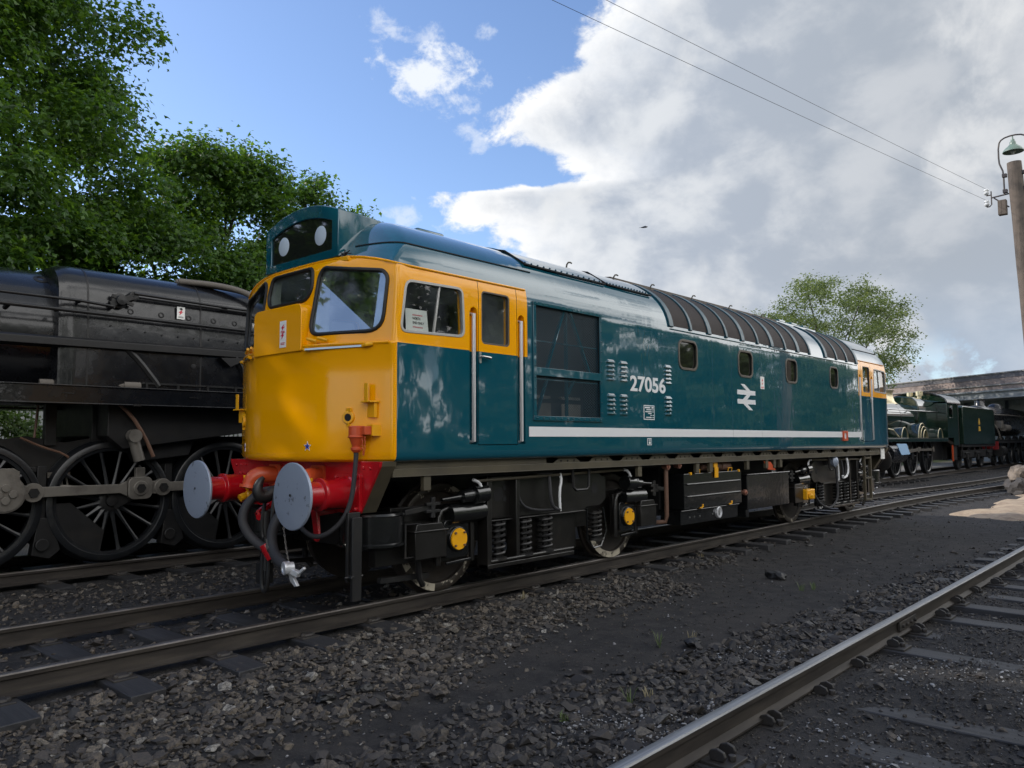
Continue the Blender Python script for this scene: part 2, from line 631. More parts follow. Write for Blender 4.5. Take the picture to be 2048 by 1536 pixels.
def ground_z(x, y):
    ys = y - shift_np(x)
    z = -.245 + .05 * (vnoise(x, y, .35, 1) - .5) + .03 * (vnoise(x, y, 1.3, 2) - .5) + .012 * (vnoise(x, y, 6, 5) - .5)
    z = z + .035 * ballast_mask(x, y) + .02 * (np.abs(ys) < .72)
    return z + sst(1.5, .9, np.abs(ys + 5.42)) * (.044 + .08 * (vnoise(x, y, 1.1, 9) - .45))


gx = np.concatenate([-np.geomspace(700, 14.2, 26), np.arange(-14, 2, .045), np.arange(2, 12, .1), np.geomspace(12, 60, 60), np.geomspace(64, 900, 24)])
gy = np.concatenate([-np.geomspace(700, 8.3, 26), np.arange(-8.1, 4.5, .05), np.geomspace(4.6, 20, 40), np.geomspace(22, 900, 24)])
GX, GY = np.meshgrid(gx, gy, indexing='ij')
GZ = ground_z(GX, GY)
nv, nu = len(gx), len(gy)
idx = np.arange(nv * nu).reshape(nv, nu)
F = np.stack([idx[:-1, :-1], idx[1:, :-1], idx[1:, 1:], idx[:-1, 1:]], -1).reshape(-1, 4)


def ground_build(t, b, tc):
    sp = t.node('ShaderNodeSeparateXYZ')
    t.l.new(tc, sp.inputs[0])
    x, y, z = sp.outputs
    n1 = t.noise(tc, 0.7, 8, .6)
    n2 = t.noise(tc, 5.0, 8, .65)
    n3 = t.noise(tc, 34.0, 6, .7)
    n4 = t.noise(tc, 140.0, 4, .7)
    cind = t.mix(t.smooth(n2, .35, .68), (.0185, .0185, .0210, 1), (.040, .038, .038, 1))
    cind = t.mix(t.math('MULTIPLY', t.smooth(n1, .50, .68), .6), cind, (.046, .041, .039, 1))
    cind = t.mix(t.math('MULTIPLY', t.smooth(n3, .58, .70), .6), cind, (.068, .062, .057, 1))
    cind = t.mix(t.math('MULTIPLY', t.smooth(n3, .42, .33), .7), cind, (.007, .007, .008, 1))
    # ash and clinker: pale specks in patches
    ash = t.math('MULTIPLY', t.smooth(n4, .64, .72), t.smooth(n1, .40, .60))
    cind = t.mix(ash, cind, (.22, .22, .23, 1))
    # paler earth away from the yard
    far = t.smooth(y, 6.0, 7.5)
    path = t.mix(t.smooth(y, 9.0, 10.5), (.17, .16, .15, 1), t.mix(t.smooth(n2, .35, .65), (.030, .050, .016, 1), (.055, .065, .028, 1)))
    cind = t.mix(far, cind, path)
    cind = t.mix(t.smooth(y, -11.0, -14.0), cind, t.mix(t.smooth(n2, .35, .65), (.030, .050, .016, 1), (.055, .065, .028, 1)))
    t.put(b.inputs['Base Color'], cind)
    t.put(b.inputs['Roughness'], .85)
    b.inputs['Specular IOR Level'].default_value = .3
    h = t.math('ADD', t.math('MULTIPLY', n3, .6), t.math('ADD', t.math('MULTIPLY', n4, .35), t.math('MULTIPLY', n2, 1.2)))
    bn = t.node('ShaderNodeBump')
    t.put(bn.inputs['Strength'], .9)
    t.put(bn.inputs['Distance'], .03)
    t.put(bn.inputs['Height'], h)
    t.l.new(bn.outputs[0], b.inputs['Normal'])


M['ground'] = mat('cinder_ground', build=ground_build)
o = mesh_np('ground', np.stack([GX, GY, GZ], -1).reshape(-1, 3), F, M['ground'], smooth=True)
tag(o, kind='structure')
o['label'] = 'dark trodden cinder and ash ground of the yard'


# loose stones ------------------------------------------------------
def stone_build(t, b, tc):
    g = t.node('ShaderNodeNewGeometry')
    rnd = g.outputs['Random Per Island']
    r = t.node('ShaderNodeValToRGB')
    r.color_ramp.elements[0].color = (.024, .023, .024, 1)
    r.color_ramp.elements[1].color = (.30, .285, .26, 1)
    for p, c in ((.30, (.047, .040, .036, 1)), (.62, (.090, .073, .058, 1)), (.84, (.135, .108, .080, 1)), (.955, (.17, .15, .125, 1))):
        e = r.color_ramp.elements.new(p)
        e.color = c
    t.put(r.inputs[0], rnd)
    c = t.mix(t.smooth(t.noise(tc, 60, 5, .65), .35, .7), r.outputs[0], (.03, .028, .027, 1))
    # stones on the right, by the near track, are blackened by ash
    sp = t.node('ShaderNodeSeparateXYZ')
    t.l.new(tc, sp.inputs[0])
    dk = t.math('MULTIPLY', t.smooth(sp.outputs[1], -2.4, -3.4), .45)
    dk = t.math('MAXIMUM', dk, t.math('MULTIPLY', t.smooth(sp.outputs[0], -6.0, -1.0), .45))
    c = t.mix(dk, c, (.020, .020, .023, 1))
    t.put(b.inputs['Base Color'], c)
    t.put(b.inputs['Roughness'], .75)


M['stone'] = mat('ballast_stone', build=stone_build)


def chip():
    """angular stone: hull of a few points on a ball"""
    while True:
        p = rng.normal(0, 1, (10, 3))
        p /= np.linalg.norm(p, axis=1)[:, None]
        d = np.linalg.norm(p[:, None] - p[None], axis=2) + np.eye(10) * 9
        if d.min() < .42:
            continue
        bm = bmesh.new()
        for q in p:
            bm.verts.new(q)
        bmesh.ops.convex_hull(bm, input=bm.verts)
        bm.verts.index_update()
        bmesh.ops.triangulate(bm, faces=bm.faces)
        if len(bm.faces) == 16 and len(bm.verts) == 10:
            v = np.array([x.co[:] for x in bm.verts])
            f = np.array([[x.index for x in y.verts] for y in bm.faces])
            bm.free()
            return v, f
        bm.free()


CHIPS = [chip() for _ in range(28)]


def scatter_stones(name, pts, sizes, m, sink=.25):
    n = len(pts)
    k = rng.integers(0, len(CHIPS), n)
    shp = np.array([c[0] for c in CHIPS])
    ico_f = np.array([c[1] for c in CHIPS])[k]
    V = shp[k] * np.stack([rng.uniform(.75, 1.6, n), rng.uniform(.6, 1.1, n), rng.uniform(.35, .85, n)], -1)[:, None, :] * (sizes / 2)[:, None, None]
    a = rng.uniform(0, 2 * PI, n)
    tl = rng.normal(0, .35, n)
    c, s_ = np.cos(tl)[:, None], np.sin(tl)[:, None]
    x, z = V[..., 0] * c - V[..., 2] * s_, V[..., 0] * s_ + V[..., 2] * c
    y = V[..., 1]
    c, s_ = np.cos(a)[:, None], np.sin(a)[:, None]
    W = np.stack([x * c - y * s_, x * s_ + y * c, z], -1)
    base = ground_z(pts[:, 0], pts[:, 1])
    W[..., 0] += pts[:, 0][:, None]
    W[..., 1] += pts[:, 1][:, None]
    W[..., 2] += (base + sizes * (.30 - sink) + rng.uniform(0, .012, n))[:, None]
    F = (ico_f + (np.arange(n) * 10)[:, None, None]).reshape(-1, 3)
    return mesh_np(name, W.reshape(-1, 3), F, m)


def zone(n, x0, x1, y0, y1, px=1.0):
    u = rng.random(n) ** px
    return np.stack([x0 + (x1 - x0) * u, rng.uniform(y0, y1, n)], -1)


P = np.concatenate([
    zone(26000, -11.5, 3, -4.5, -.9, 1.25), zone(9000, -13, -3.4, .9, 3.7), zone(6000, -12.5, 0, -.62, .62),
    zone(4500, -11, -1, -6.2, -4.9), zone(6000, 3, 16, -4.2, 3.5), zone(2500, 10, 40, -3, 3)])
keep = rng.random(len(P)) < ballast_mask(P[:, 0], P[:, 1]) ** 1.3 + .015
P = P[keep]
sz = np.clip(rng.lognormal(math.log(.042), .46, len(P)), .015, .12) * (1 - .25 * (P[:, 1] < -4.7))
o = scatter_stones('ballast', P, sz, M['stone'])
tag(o, 'loose angular ballast stones strewn beside and between the tracks', 'ballast', kind='stuff')
P = np.concatenate([zone(9000, -11, 0, -7, -.9, 1.3), zone(14000, -11, 1, -6.8, -4.6), zone(3000, -12.5, -3, .8, 3.8), zone(2500, 0, 14, -5, -1)])
sz = np.clip(rng.lognormal(math.log(.016), .38, len(P)), .007, .035)
o = scatter_stones('cinder_grit', P, sz, M['stone'])
tag(o, 'fine grit and small clinker lying over the cinder path', 'grit', kind='stuff')


M['ash'] = mat('pale_ash', (.30, .30, .31), .85, vary=(20, (.16, .16, .165), .4, .6))
P = np.concatenate([zone(2600, -9.5, -3, -6.8, -4.9), zone(1500, -8.0, -5.2, -4.5, -3.7), zone(800, -9, 2, -4, -1.2)])
P = P[rng.random(len(P)) < sst(.50, .68, vnoise(P[:, 0], P[:, 1], 1.3, 77)) + .03]
o = scatter_stones('ash_specks', P, np.clip(rng.lognormal(math.log(.012), .5, len(P)), .005, .04), M['ash'])
tag(o, 'pale specks of ash and clinker on the dark cinders', 'ash', kind='stuff')


# ------------------------------------------------------------------ tracks
def railsteel_build(t, b, tc):
    g = t.node('ShaderNodeNewGeometry')
    n = t.noise(t.mapping(tc, (2.0, 14, 14)), 1.0, 6, .6)
    t.put(b.inputs['Base Color'], t.mix(t.smooth(n, .35, .7), (.022, .018, .016, 1), (.050, .042, .035, 1)))
    b.inputs['Roughness'].default_value = .6
    b.inputs['Metallic'].default_value = .15


M['rail'] = mat('rusty_dark_rail_web', build=railsteel_build)


def railhead_build(t, b, tc):
    n = t.noise(t.mapping(tc, (1.2, 60, 60)), 1.0, 6, .6)
    t.put(b.inputs['Base Color'], t.mix(t.smooth(n, .3, .75), (.20, .205, .22, 1), (.36, .37, .39, 1)))
    t.put(b.inputs['Roughness'], t.math('ADD', .30, t.math('MULTIPLY', n, .2)))
    b.inputs['Metallic'].default_value = .85


M['railhead'] = mat('worn_bright_rail_head', build=railhead_build)
M['railhead2'] = mat('dull_brown_rail_head', (.085, .075, .068), .42, metal=.6, vary=(3, (.14, .13, .125), .4, .7))


def wood_build(t, b, tc):
    oi = t.node('ShaderNodeObjectInfo').outputs['Random']
    gr = t.noise(t.mapping(tc, (14, 1.2, 9)), 1.0, 7, .65)
    c = t.mix(t.smooth(gr, .3, .72), (.010, .0105, .013, 1), (.042, .042, .046, 1))
    c = t.mix(t.math('MULTIPLY', t.smooth(t.noise(tc, 3.0, 5), .5, .7), .6), c, (.022, .020, .020, 1))
    c = t.mix(t.math('MULTIPLY', oi, .5), c, t.mix(.5, c, (.012, .012, .013, 1)))
    t.put(b.inputs['Base Color'], c)
    b.inputs['Roughness'].default_value = .6
    bn = t.node('ShaderNodeBump')
    t.put(bn.inputs['Strength'], .8)
    t.put(bn.inputs['Distance'], .012)
    t.put(bn.inputs['Height'], gr)
    t.l.new(bn.outputs[0], b.inputs['Normal'])


M['wood'] = mat('tarred_sleeper_timber', build=wood_build)
M['chair'] = mat('cast_iron_chair', (.020, .018, .017), .6, vary=(8, (.04, .033, .028), .4, .7))


def rail(name, xs, yc, label, group, head):
    prof = [(-.055, -.159), (.055, -.159), (.055, -.148), (.012, -.128), (.010, -.050), (.034, -.040), (.036, -.014), (.030, -.004), (.018, 0.0),
            (-.018, 0.0), (-.030, -.004), (-.036, -.014), (-.034, -.040), (-.010, -.050), (-.012, -.128), (-.055, -.148)]
    n = len(prof)
    g = G()
    vs = []
    for x in xs:
        for y, z in prof:
            vs.append((x, yc + shift(x) + y, z))
    fs, mi = [], []
    for j in range(len(xs) - 1):
        for i in range(n):
            fs.append((j * n + i, j * n + (i + 1) % n, (j + 1) * n + (i + 1) % n, (j + 1) * n + i))
            mi.append(1 if 6 <= i <= 10 else 0)
    g.add(vs, fs)
    g.mi = mi
    g.add([vs[i] for i in range(n)], [tuple(range(n))])
    g.add([vs[(len(xs) - 1) * n + i] for i in range(n)], [tuple(range(n - 1, -1, -1))])
    o = g.build(name, [M['rail'], head], None, 35)
    return tag(o, label, 'rail', group)


xs1 = list(np.arange(-17, 9, 2.0)) + list(np.arange(9, 26, 1.0)) + [32, 45, 60]
rail('rail', xs1, -.7525, 'near brown running rail under the blue and yellow diesel', 'rails under the diesel', M['railhead2'])
rail('rail', xs1, .7525, 'far brown running rail under the blue and yellow diesel', 'rails under the diesel', M['railhead2'])
Y3 = 4.70
rail('rail', xs1, Y3 - .7525, 'near running rail under the black steam locomotive', 'rails under the steam locomotives', M['railhead2'])
rail('rail', xs1, Y3 + .7525, 'far running rail under the black steam locomotive', 'rails under the steam locomotives', M['railhead2'])
Y0 = -5.42
xs0 = list(np.arange(-13, 16, 1.0))
nr = rail('rail', xs0, Y0 + .7525, 'bright topped rail crossing the lower right of the yard', 'rails of the empty near track', M['railhead'])
rail('rail', xs0, Y0 - .7525, 'second bright topped rail of the empty near track', 'rails of the empty near track', M['railhead'])
for yy in (-.026, .026):
    g = G()
    xj = -3.95
    yf = Y0 + .7525 + yy
    g.prism([(yf - .012, -.125), (yf + .012, -.125), (yf + .010, -.052), (yf - .010, -.052)], 'x', xj - .24, xj + .24)
    for q in (-.17, -.06, .06, .17):
        g.cyl((xj + q, yf - .03, -.09), (xj + q, yf + .03, -.09), .016, n=6)
    g.build('fishplate', M['chair'], nr, bevel=.003)

SL = {}


def sleeper_proto(key, ends, gauge_y=.7525, jaws='plate'):
    t = thing('sleeper', (0, 0, 0), None, 'sleeper')
    for k in range(1):
        g = G()
        nseg = 8
        L = ends
        w_ = .125
        vs = []
        for i in range(nseg + 1):
            y = -L + 2 * L * i / nseg
            for sx, sz_ in ((-1, 0), (1, 0), (1, 1), (-1, 1)):
                vs.append((sx * (w_ + random.uniform(-.004, .004)), y + (random.uniform(-.02, .02) if i in (0, nseg) else 0), -.30 + sz_ * (.13 + random.uniform(-.004, .004))))
        fs = [(0, 1, 2, 3), tuple(nseg * 4 + i for i in (3, 2, 1, 0))]
        for i in range(nseg):
            for q in range(4):
                fs.append((i * 4 + q, (i + 1) * 4 + q, (i + 1) * 4 + (q + 1) % 4, i * 4 + (q + 1) % 4))
        g.add(vs, fs)
        g.build('timber', M['wood'], t, 30, bevel=.007)
    for s in (-1, 1):
        g = G()
        y = s * gauge_y
        if jaws == 'plate':
            g.box(-.085, .085, y - .17, y + .17, -.172, -.157)
            for e in (-1, 1):
                for q in (-.05, .05):
                    g.cyl((q, y + e * .115, -.157), (q, y + e * .115, -.132), .020, .016, n=8)
                g.prism([(y + e * .060, -.157), (y + e * .135, -.157), (y + e * .125, -.140), (y + e * .066, -.130)], 'x', -.04, .04)
        else:
            g.box(-.10, .10, y - .19, y + .19, -.172, -.150)
            for e in (-1, 1):
                prof = [(y + e * .058, -.150)] + [(y + e * (.095 + .05 * math.cos(R(a))), -.122 + .036 * math.sin(R(a))) for a in (-40, 0, 40, 90, 140, 175)]
                for q in (-.065, .045):
                    g.prism(prof, 'x', q, q + .022)
                g.cyl((0, y + e * .15, -.150), (0, y + e * .15, -.120), .022, n=8)
        g.build('rail_chair', M['chair'], t, 35, bevel=.004)
    return t


def copy_tree(o, parent=None):
    c = o.copy()
    C.objects.link(c)
    c.parent = parent
    for ch in o.children:
        copy_tree(ch, c)
    return c


def lay(xs, yc, ends, label, group, jaws, shallow=0.0):
    p = sleeper_proto(None, ends, .7525, jaws)
    for i, x in enumerate(xs):
        o = p if i == 0 else copy_tree(p)
        o.location = (x + random.uniform(-.02, .02), yc + shift(x) + random.uniform(-.04, .04), random.uniform(-.004, .002) - random.uniform(.1, 1) * shallow)
        o.rotation_euler = (0, 0, R(random.uniform(-.9, .9)))
        tag(o, label, 'sleeper', group)


lay(list(np.arange(-12.15, 34, .765)), 0, 1.30, 'tarred timber sleeper half buried in ballast under the diesel locomotive track', 'sleepers under the diesel track', 'plate')
lay(list(np.arange(-9.85, 15, .75)), Y0, 1.30, 'worn timber sleeper sunk in ash under the empty near track', 'sleepers of the empty near track', 'jaw', .034)
lay(list(np.arange(-12.6, -3, .76)) + list(np.arange(12, 26, .76)), Y3, 1.30, 'dark timber sleeper under the black steam locomotive track', 'sleepers under the steam locomotives', 'plate')


# ------------------------------------------------------------------ trees
def leaf_mat(name, c0, c1, c2, tr):
    def bld(t, b, tc):
        out = t.n['Material Output']
        g = t.node('ShaderNodeNewGeometry')
        r = t.node('ShaderNodeValToRGB')
        r.color_ramp.elements[0].color = (*c0, 1)
        r.color_ramp.elements[1].color = (*c2, 1)
        e = r.color_ramp.elements.new(.55)
        e.color = (*c1, 1)
        t.put(r.inputs[0], g.outputs['Random Per Island'])
        t.put(b.inputs['Base Color'], r.outputs[0])
        b.inputs['Roughness'].default_value = .42
        b.inputs['Specular IOR Level'].default_value = .4
        tl = t.node('ShaderNodeBsdfTranslucent')
        t.put(tl.inputs[0], t.mix(1.0, r.outputs[0], (tr[0], tr[1], tr[2], 1), 'MULTIPLY'))
        a = t.node('ShaderNodeMixShader')
        t.put(a.inputs[0], .42)
        t.l.new(b.outputs[0], a.inputs[1])
        t.l.new(tl.outputs[0], a.inputs[2])
        t.l.new(a.outputs[0], out.inputs[0])
    return mat(name, build=bld)


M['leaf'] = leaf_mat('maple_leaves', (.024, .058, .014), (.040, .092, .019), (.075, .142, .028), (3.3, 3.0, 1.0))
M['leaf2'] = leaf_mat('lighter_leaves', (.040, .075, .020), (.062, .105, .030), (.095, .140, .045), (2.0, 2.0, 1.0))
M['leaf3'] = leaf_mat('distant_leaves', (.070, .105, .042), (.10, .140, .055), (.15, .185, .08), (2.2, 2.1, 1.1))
M['bark'] = mat('tree_bark', (.05, .042, .034), .85, vary=(6, (.025, .021, .018), .4, .65), bump=((8, 8, 2), .8, .03))


def leaves(lobes, n, size, seed, sprig=.45, shell=.55, droop=.25, aspect=.78):
    r = np.random.default_rng(seed)
    lobes = np.asarray(lobes, float)
    wgt = lobes[:, 3] ** 2
    wgt /= wgt.sum()
    per = 26
    ns = max(1, n // per)
    li = r.choice(len(lobes), ns, p=wgt)
    d = r.normal(0, 1, (ns, 3))
    d /= np.linalg.norm(d, axis=1)[:, None]
    d[:, 2] = np.where(d[:, 2] < -.45, -d[:, 2] * .5, d[:, 2])
    rad = lobes[li, 3] * (shell + (1.08 - shell) * r.random(ns) ** .7)
    sc = lobes[li, :3] + d * rad[:, None] * np.array([1, 1, .85])
    scale = r.uniform(.55, 1.25, ns) * sprig
    P = np.repeat(sc, per, 0) + r.normal(0, 1, (ns * per, 3)) * np.repeat(scale, per)[:, None] * np.array([.62, .62, .40])
    D = np.repeat(d, per, 0)
    N = D * .55 + np.array([0, 0, .75]) + r.normal(0, .55, P.shape)
    N /= np.linalg.norm(N, axis=1)[:, None]
    A = D + r.normal(0, .7, P.shape) - np.array([0, 0, droop])
    A -= N * (A * N).sum(1)[:, None]
    A /= np.linalg.norm(A, axis=1)[:, None] + 1e-9
    B = np.cross(N, A)
    s = size * r.uniform(.6, 1.25, len(P))[:, None]
    fold = -.14 * s * N
    # five-pointed blade: two triangles and a quad would be heavy, a lobed hexagon reads as a maple leaf
    v0 = P - A * s * .5
    v1 = P - A * s * .12 + B * s * aspect * .5 + fold
    v2 = P + A * s * .10 + B * s * aspect * .18
    v3 = P + A * s * .55 + fold * .6
    v4 = P + A * s * .10 - B * s * aspect * .18
    v5 = P - A * s * .12 - B * s * aspect * .5 + fold
    V = np.stack([v0, v1, v2, v3, v4, v5], 1).reshape(-1, 3)
    b0 = np.arange(len(P))[:, None] * 6
    F = np.concatenate([b0 + np.array([[0, 1, 2, 2]]), ], 0)
    F = np.concatenate([b0 + np.array([[0, 1, 2, 3]]), b0 + np.array([[0, 3, 4, 5]])], 1).reshape(-1, 4)
    return V, F


def limb_mesh(g, a, b, r0, r1, wob=.25):
    a = Vector(a); b = Vector(b)
    pts = []
    for i in range(6):
        t = i / 5
        p = a.lerp(b, t)
        if 0 < i < 5:
            p += Vector((random.uniform(-wob, wob), random.uniform(-wob, wob), random.uniform(-wob, wob) * .4))
        pts.append(p)
    g.tube(pts, [r0 + (r1 - r0) * i / 5 for i in range(6)], 8)


def tree(name, label, base, lobes, n, size, seed, leafm, trunk_r=.3, group=None, sprig=.45, shell=.5, limbs=14):
    t = thing(name, base, label, 'tree', group)
    random.seed(seed)
    g = G()
    lob = sorted(lobes, key=lambda q: q[2])
    zt = sum(q[2] for q in lobes) / len(lobes)
    top = Vector((sum(q[0] for q in lobes) / len(lobes), sum(q[1] for q in lobes) / len(lobes), zt))
    b0 = Vector(base) - Vector((0, 0, .3))
    limb_mesh(g, b0, top, trunk_r, trunk_r * .35, .12)
    g.build('trunk', M['bark'], t, 60)
    g = G()
    for q in random.sample(lobes, min(limbs, len(lobes))):
        f = random.uniform(.3, .8)
        s0 = b0.lerp(top, f)
        limb_mesh(g, s0, q[:3], trunk_r * .38, .03, .2)
    g.build('limbs', M['bark'], t, 60)
    V, F = leaves(lobes, n, size, seed, sprig, shell)
    mesh_np('crown', V, F, leafm, t)
    return t


def crown(cx, cy, z0, z1, rx, ry, n, rl, seed, shape=1.0):
    """lobes spread over an egg-shaped crown"""
    r = random.Random(seed)
    out = []
    k = 0
    while len(out) < n and k < 9000:
        k += 1
        t = r.random()
        z = z0 + (z1 - z0) * t
        e = math.sqrt(max(0, 1 - ((t - .42) / .60) ** 2)) if t > .42 else math.sqrt(max(0, 1 - ((.42 - t) / .75) ** 2))
        a = r.uniform(0, 2 * PI)
        q = math.sqrt(r.random()) if r.random() < .35 else r.uniform(.72, 1.0)
        lr = rl * r.uniform(.65, 1.25)
        x = cx + (rx * e - lr * .5) * q * math.cos(a) * shape
        y = cy + (ry * e - lr * .5) * q * math.sin(a)
        if all((x - b[0]) ** 2 + (y - b[1]) ** 2 + (z - b[2]) ** 2 > (.55 * (lr + b[3])) ** 2 for b in out):
            out.append((x, y, z, lr))
    return out


l1 = crown(-8.3, 14.8, 1.2, 19.5, 6.4, 4.4, 190, 1.25, 21)
l1 = [q for q in l1 if q[0] + q[3] * .9 < -2.75 - max(0, q[2] - 9.6) * .36 + max(0, 7 - q[2]) * .15]
l1 += [(-4.5, 14.6, 11.2, .95), (-4.0, 14.6, 10.3, .95), (-5.0, 14.5, 12.2, 1.0), (-5.6, 14.5, 13.2, 1.1), (-6.3, 14.4, 14.2, 1.2), (-3.9, 14.5, 9.2, .95), (-7.2, 14.2, 14.8, 1.3), (-5.2, 13.8, 10.4, 1.2), (-6.2, 13.6, 12.0, 1.3), (-7.4, 13.4, 13.0, 1.4)]
tree('maple_tree', 'tallest dark green maple at the left edge towering over the black steam boiler', (-7.8, 14.8, -.25), l1, 240000, .165, 5, M['leaf'], .42)
l2 = [q for q in crown(-.6, 15.4, .8, 10.2, 4.2, 2.8, 85, 1.0, 22) if q[2] + q[3] < 9.0 or q[0] > -2.0] + [(-1.5, 15, 9.3, .8), (.6, 15.2, 9.7, .8), (-.4, 15.3, 9.8, .6), (1.3, 15, 9.3, .7)]
tree('maple_tree', 'broad lower maple with sunlit top behind the diesel headcode box', (-.4, 15.4, -.25), l2, 116000, .165, 6, M['leaf'], .3)
l3 = crown(3.3, 15.4, .8, 9.5, 2.3, 2.0, 45, .85, 23) + [(3.0, 15.0, 9.9, .55), (2.6, 15, 9.6, .55), (4.5, 15, 9.0, .55)]
tree('maple_tree', 'small rounded maple whose crown ends just left of the diesel roof', (3.4, 15.4, -.25), l3, 50000, .165, 7, M['leaf'], .22)
l4 = crown(45.5, 14.0, 4.3, 12.6, 7.0, 6.0, 70, 1.25, 24)
l4 = [q for q in l4]
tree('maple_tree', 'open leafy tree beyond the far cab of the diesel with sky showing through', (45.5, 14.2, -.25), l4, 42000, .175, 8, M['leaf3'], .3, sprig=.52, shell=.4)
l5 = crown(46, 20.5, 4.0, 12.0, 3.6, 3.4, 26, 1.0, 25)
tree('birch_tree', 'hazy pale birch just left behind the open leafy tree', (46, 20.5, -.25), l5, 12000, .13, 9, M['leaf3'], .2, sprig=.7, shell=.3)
# bushes seen through the wheels of the steam engine
l6 = crown(-8.5, 9.3, .3, 2.2, 2.4, .9, 26, .42, 26)
V, F = leaves(l6, 9000, .12, 12, .3)
t6 = thing('bush', (-8.3, 9.3, -.25), 'bright green bush in front of the pale slatted fence under the steam boiler', 'bush')
mesh_np('foliage', V, F, M['leaf2'], t6)
g = G()
for q in l6[:9]:
    limb_mesh(g, (-8.3, 9.3, -.3), q[:3], .03, .008, .05)
g.build('stems', M['bark'], t6, 60)
l7 = crown(-4.9, 9.2, .4, 2.3, 1.2, .8, 12, .42, 27)
V, F = leaves(l7, 3600, .12, 13, .3)
t7 = thing('bush', (-4.9, 9.2, -.25), 'dark green bush right of the steam engine springs by the fence', 'bush')
mesh_np('foliage', V, F, M['leaf'], t7)
g = G()
for q in l7[:8]:
    limb_mesh(g, (-4.9, 9.2, -.3), q[:3], .03, .008, .05)
g.build('stems', M['bark'], t7, 60)

# wooded edge behind the photographer; unseen left belt is grown tall to shade the yard
belt = []
rr = random.Random(5)
for x in np.arange(-62, -11.4, 2.4):
    belt += crown(x, 16 + rr.uniform(-2, 2), .3, 20 + rr.uniform(-2, 2), 3.6, 3.4, 26, 1.8, int(x * 10) % 991)
V, F = leaves(belt, 80000, .70, 31, .8)
o = mesh_np('tree_belt', V, F, M['leaf'])
tag(o, 'unseen tall tree belt left of the black steam locomotive, added to shade the yard', 'trees', kind='stuff')
belt = []
for x in np.arange(-30, 75, 3.2):
    belt += crown(x, -25 + rr.uniform(-3, 3), .2, 11.0 + rr.uniform(-2.5, 2.5), 3.8, 3.2, 16, 1.7, int(x * 10) % 977)
V, F = leaves(belt, 62000, .72, 32, .75)
o = mesh_np('tree_belt', V, F, M['leaf3'])
tag(o, 'line of trees on the camera side of the yard mirrored in the blue paint', 'trees', kind='stuff')

# ------------------------------------------------------------------ blue and yellow diesel locomotive
HW = 1.338
loco = thing('diesel_locomotive', (0, 0, 0), 'blue diesel locomotive with yellow cab end and white number 27056 standing on the middle track', 'locomotive')


def roof_w(z):
    if z <= 2.95:
        return HW
    t = min((z - 2.95) / .915, 1)
    return HW * max(1 - t ** 2.3, 0) ** .52


BK = [(0, 0), (.16, 0), (.23, .006), (.30, .024), (.37, .058), (.44, .112), (.51, .182), (.58, .27), (.66, .384), (.74, .505), (.945, .86), (.98, .91), (.995, .97), (1, 1.07)]


def bow(t):
    t = abs(t)
    for (a, p), (b, q) in zip(BK, BK[1:]):
        if t <= b:
            return p + (q - p) * (t - a) / (b - a)
    return BK[-1][1]


DOME = [(0, 7.207), (.08, 7.165), (.16, 7.115), (.3, 7.03), (.45, 6.975), (.6, 6.91), (.7, 6.855), (.8, 6.78), (.87, 6.68), (.93, 6.52), (.97, 6.28), (1, 5.7)]


def end_xd(z):
    if z < 2.43:
        return 7.36, .40
    if z < 3.2:
        return 7.33 - .16 * (z - 2.43), .375 - .095 * (z - 2.43) / .77
    s = min((z - 3.2) / .665, 1)
    for (a, p), (b, q) in zip(DOME, DOME[1:]):
        if s <= b:
            return p + (q - p) * (s - a) / (b - a), (.28 + .04 * s)
    return DOME[-1][1], (.28 + .04 * s)


def bowz(t, z):
    k = min(1, max(0, (z - 3.19) / .17))
    return bow(t) * (1 - k) + k * 1.07 * (1 - max(0, 1 - abs(t) ** 2.5) ** .45)


def surf(y, z):
    """x of the near cab front at (y, z)"""
    xe, D = end_xd(z)
    return -(xe - D * bowz(y / max(roof_w(z), .05), z))


T_END = [0, .08, .16, .195, .23, .265, .30, .335, .37, .405, .44, .475, .51, .545, .58, .62, .66, .70, .74, .8, .84, .88, .915, .945, .965, .98, .99, .996]
T_END = [-1] + [-t for t in T_END[::-1]] + T_END[1:] + [1]
XS = [-6.4, -5.91, -5.33, -5.16, -3.8, -2.2, 0, 2.2, 3.8, 5.16, 5.33, 5.91, 6.4]


def ring(z, ins=0.0, out=0.0):
    xe, D = end_xd(z)
    xe += out - ins
    wd = roof_w(z) - ins
    k = (xe - D * 1.07) / 6.96
    pts = [(x * min(1, k * 1.0), -wd, z) for x in XS]
    for t in T_END:
        y = wd * t
        pts.append(((xe - D * bowz(t, z)), y, z))
    pts += [(x * min(1, k), wd, z) for x in XS[::-1]]
    for t in T_END[::-1]:
        pts.append((-(xe - D * bowz(t, z)), wd * t, z))
    return pts


levels = [(1.335, .075, 0), (1.337, .05, 0), (1.345, .028, 0), (1.362, .010, 0), (1.39, .002, 0), (1.43, 0, 0), (1.75, 0, 0), (2.1, 0, 0), (2.38, 0, 0), (2.405, 0, .012),
          (2.424, 0, .014), (2.4299, 0, .008), (2.436, 0, 0), (2.7, 0, 0), (2.95, 0, 0), (3.0, 0, 0), (3.05, 0, 0), (3.10, 0, 0), (3.15, 0, 0), (3.2, 0, 0)]
for i in range(1, 23):
    a = R(90 * i / 22)
    levels.append((3.2 + .6645 * math.sin(a) * .9995, 0, 0))
rings = [ring(*l) for l in levels]
N = len(rings[0])
g = G()
vs = [p for r_ in rings for p in r_]
fs = []
for j in range(len(rings) - 1):
    for i in range(N):
        fs.append((j * N + i, j * N + (i + 1) % N, (j + 1) * N + (i + 1) % N, (j + 1) * N + i))
fs.append(tuple(range(N - 1, -1, -1)))
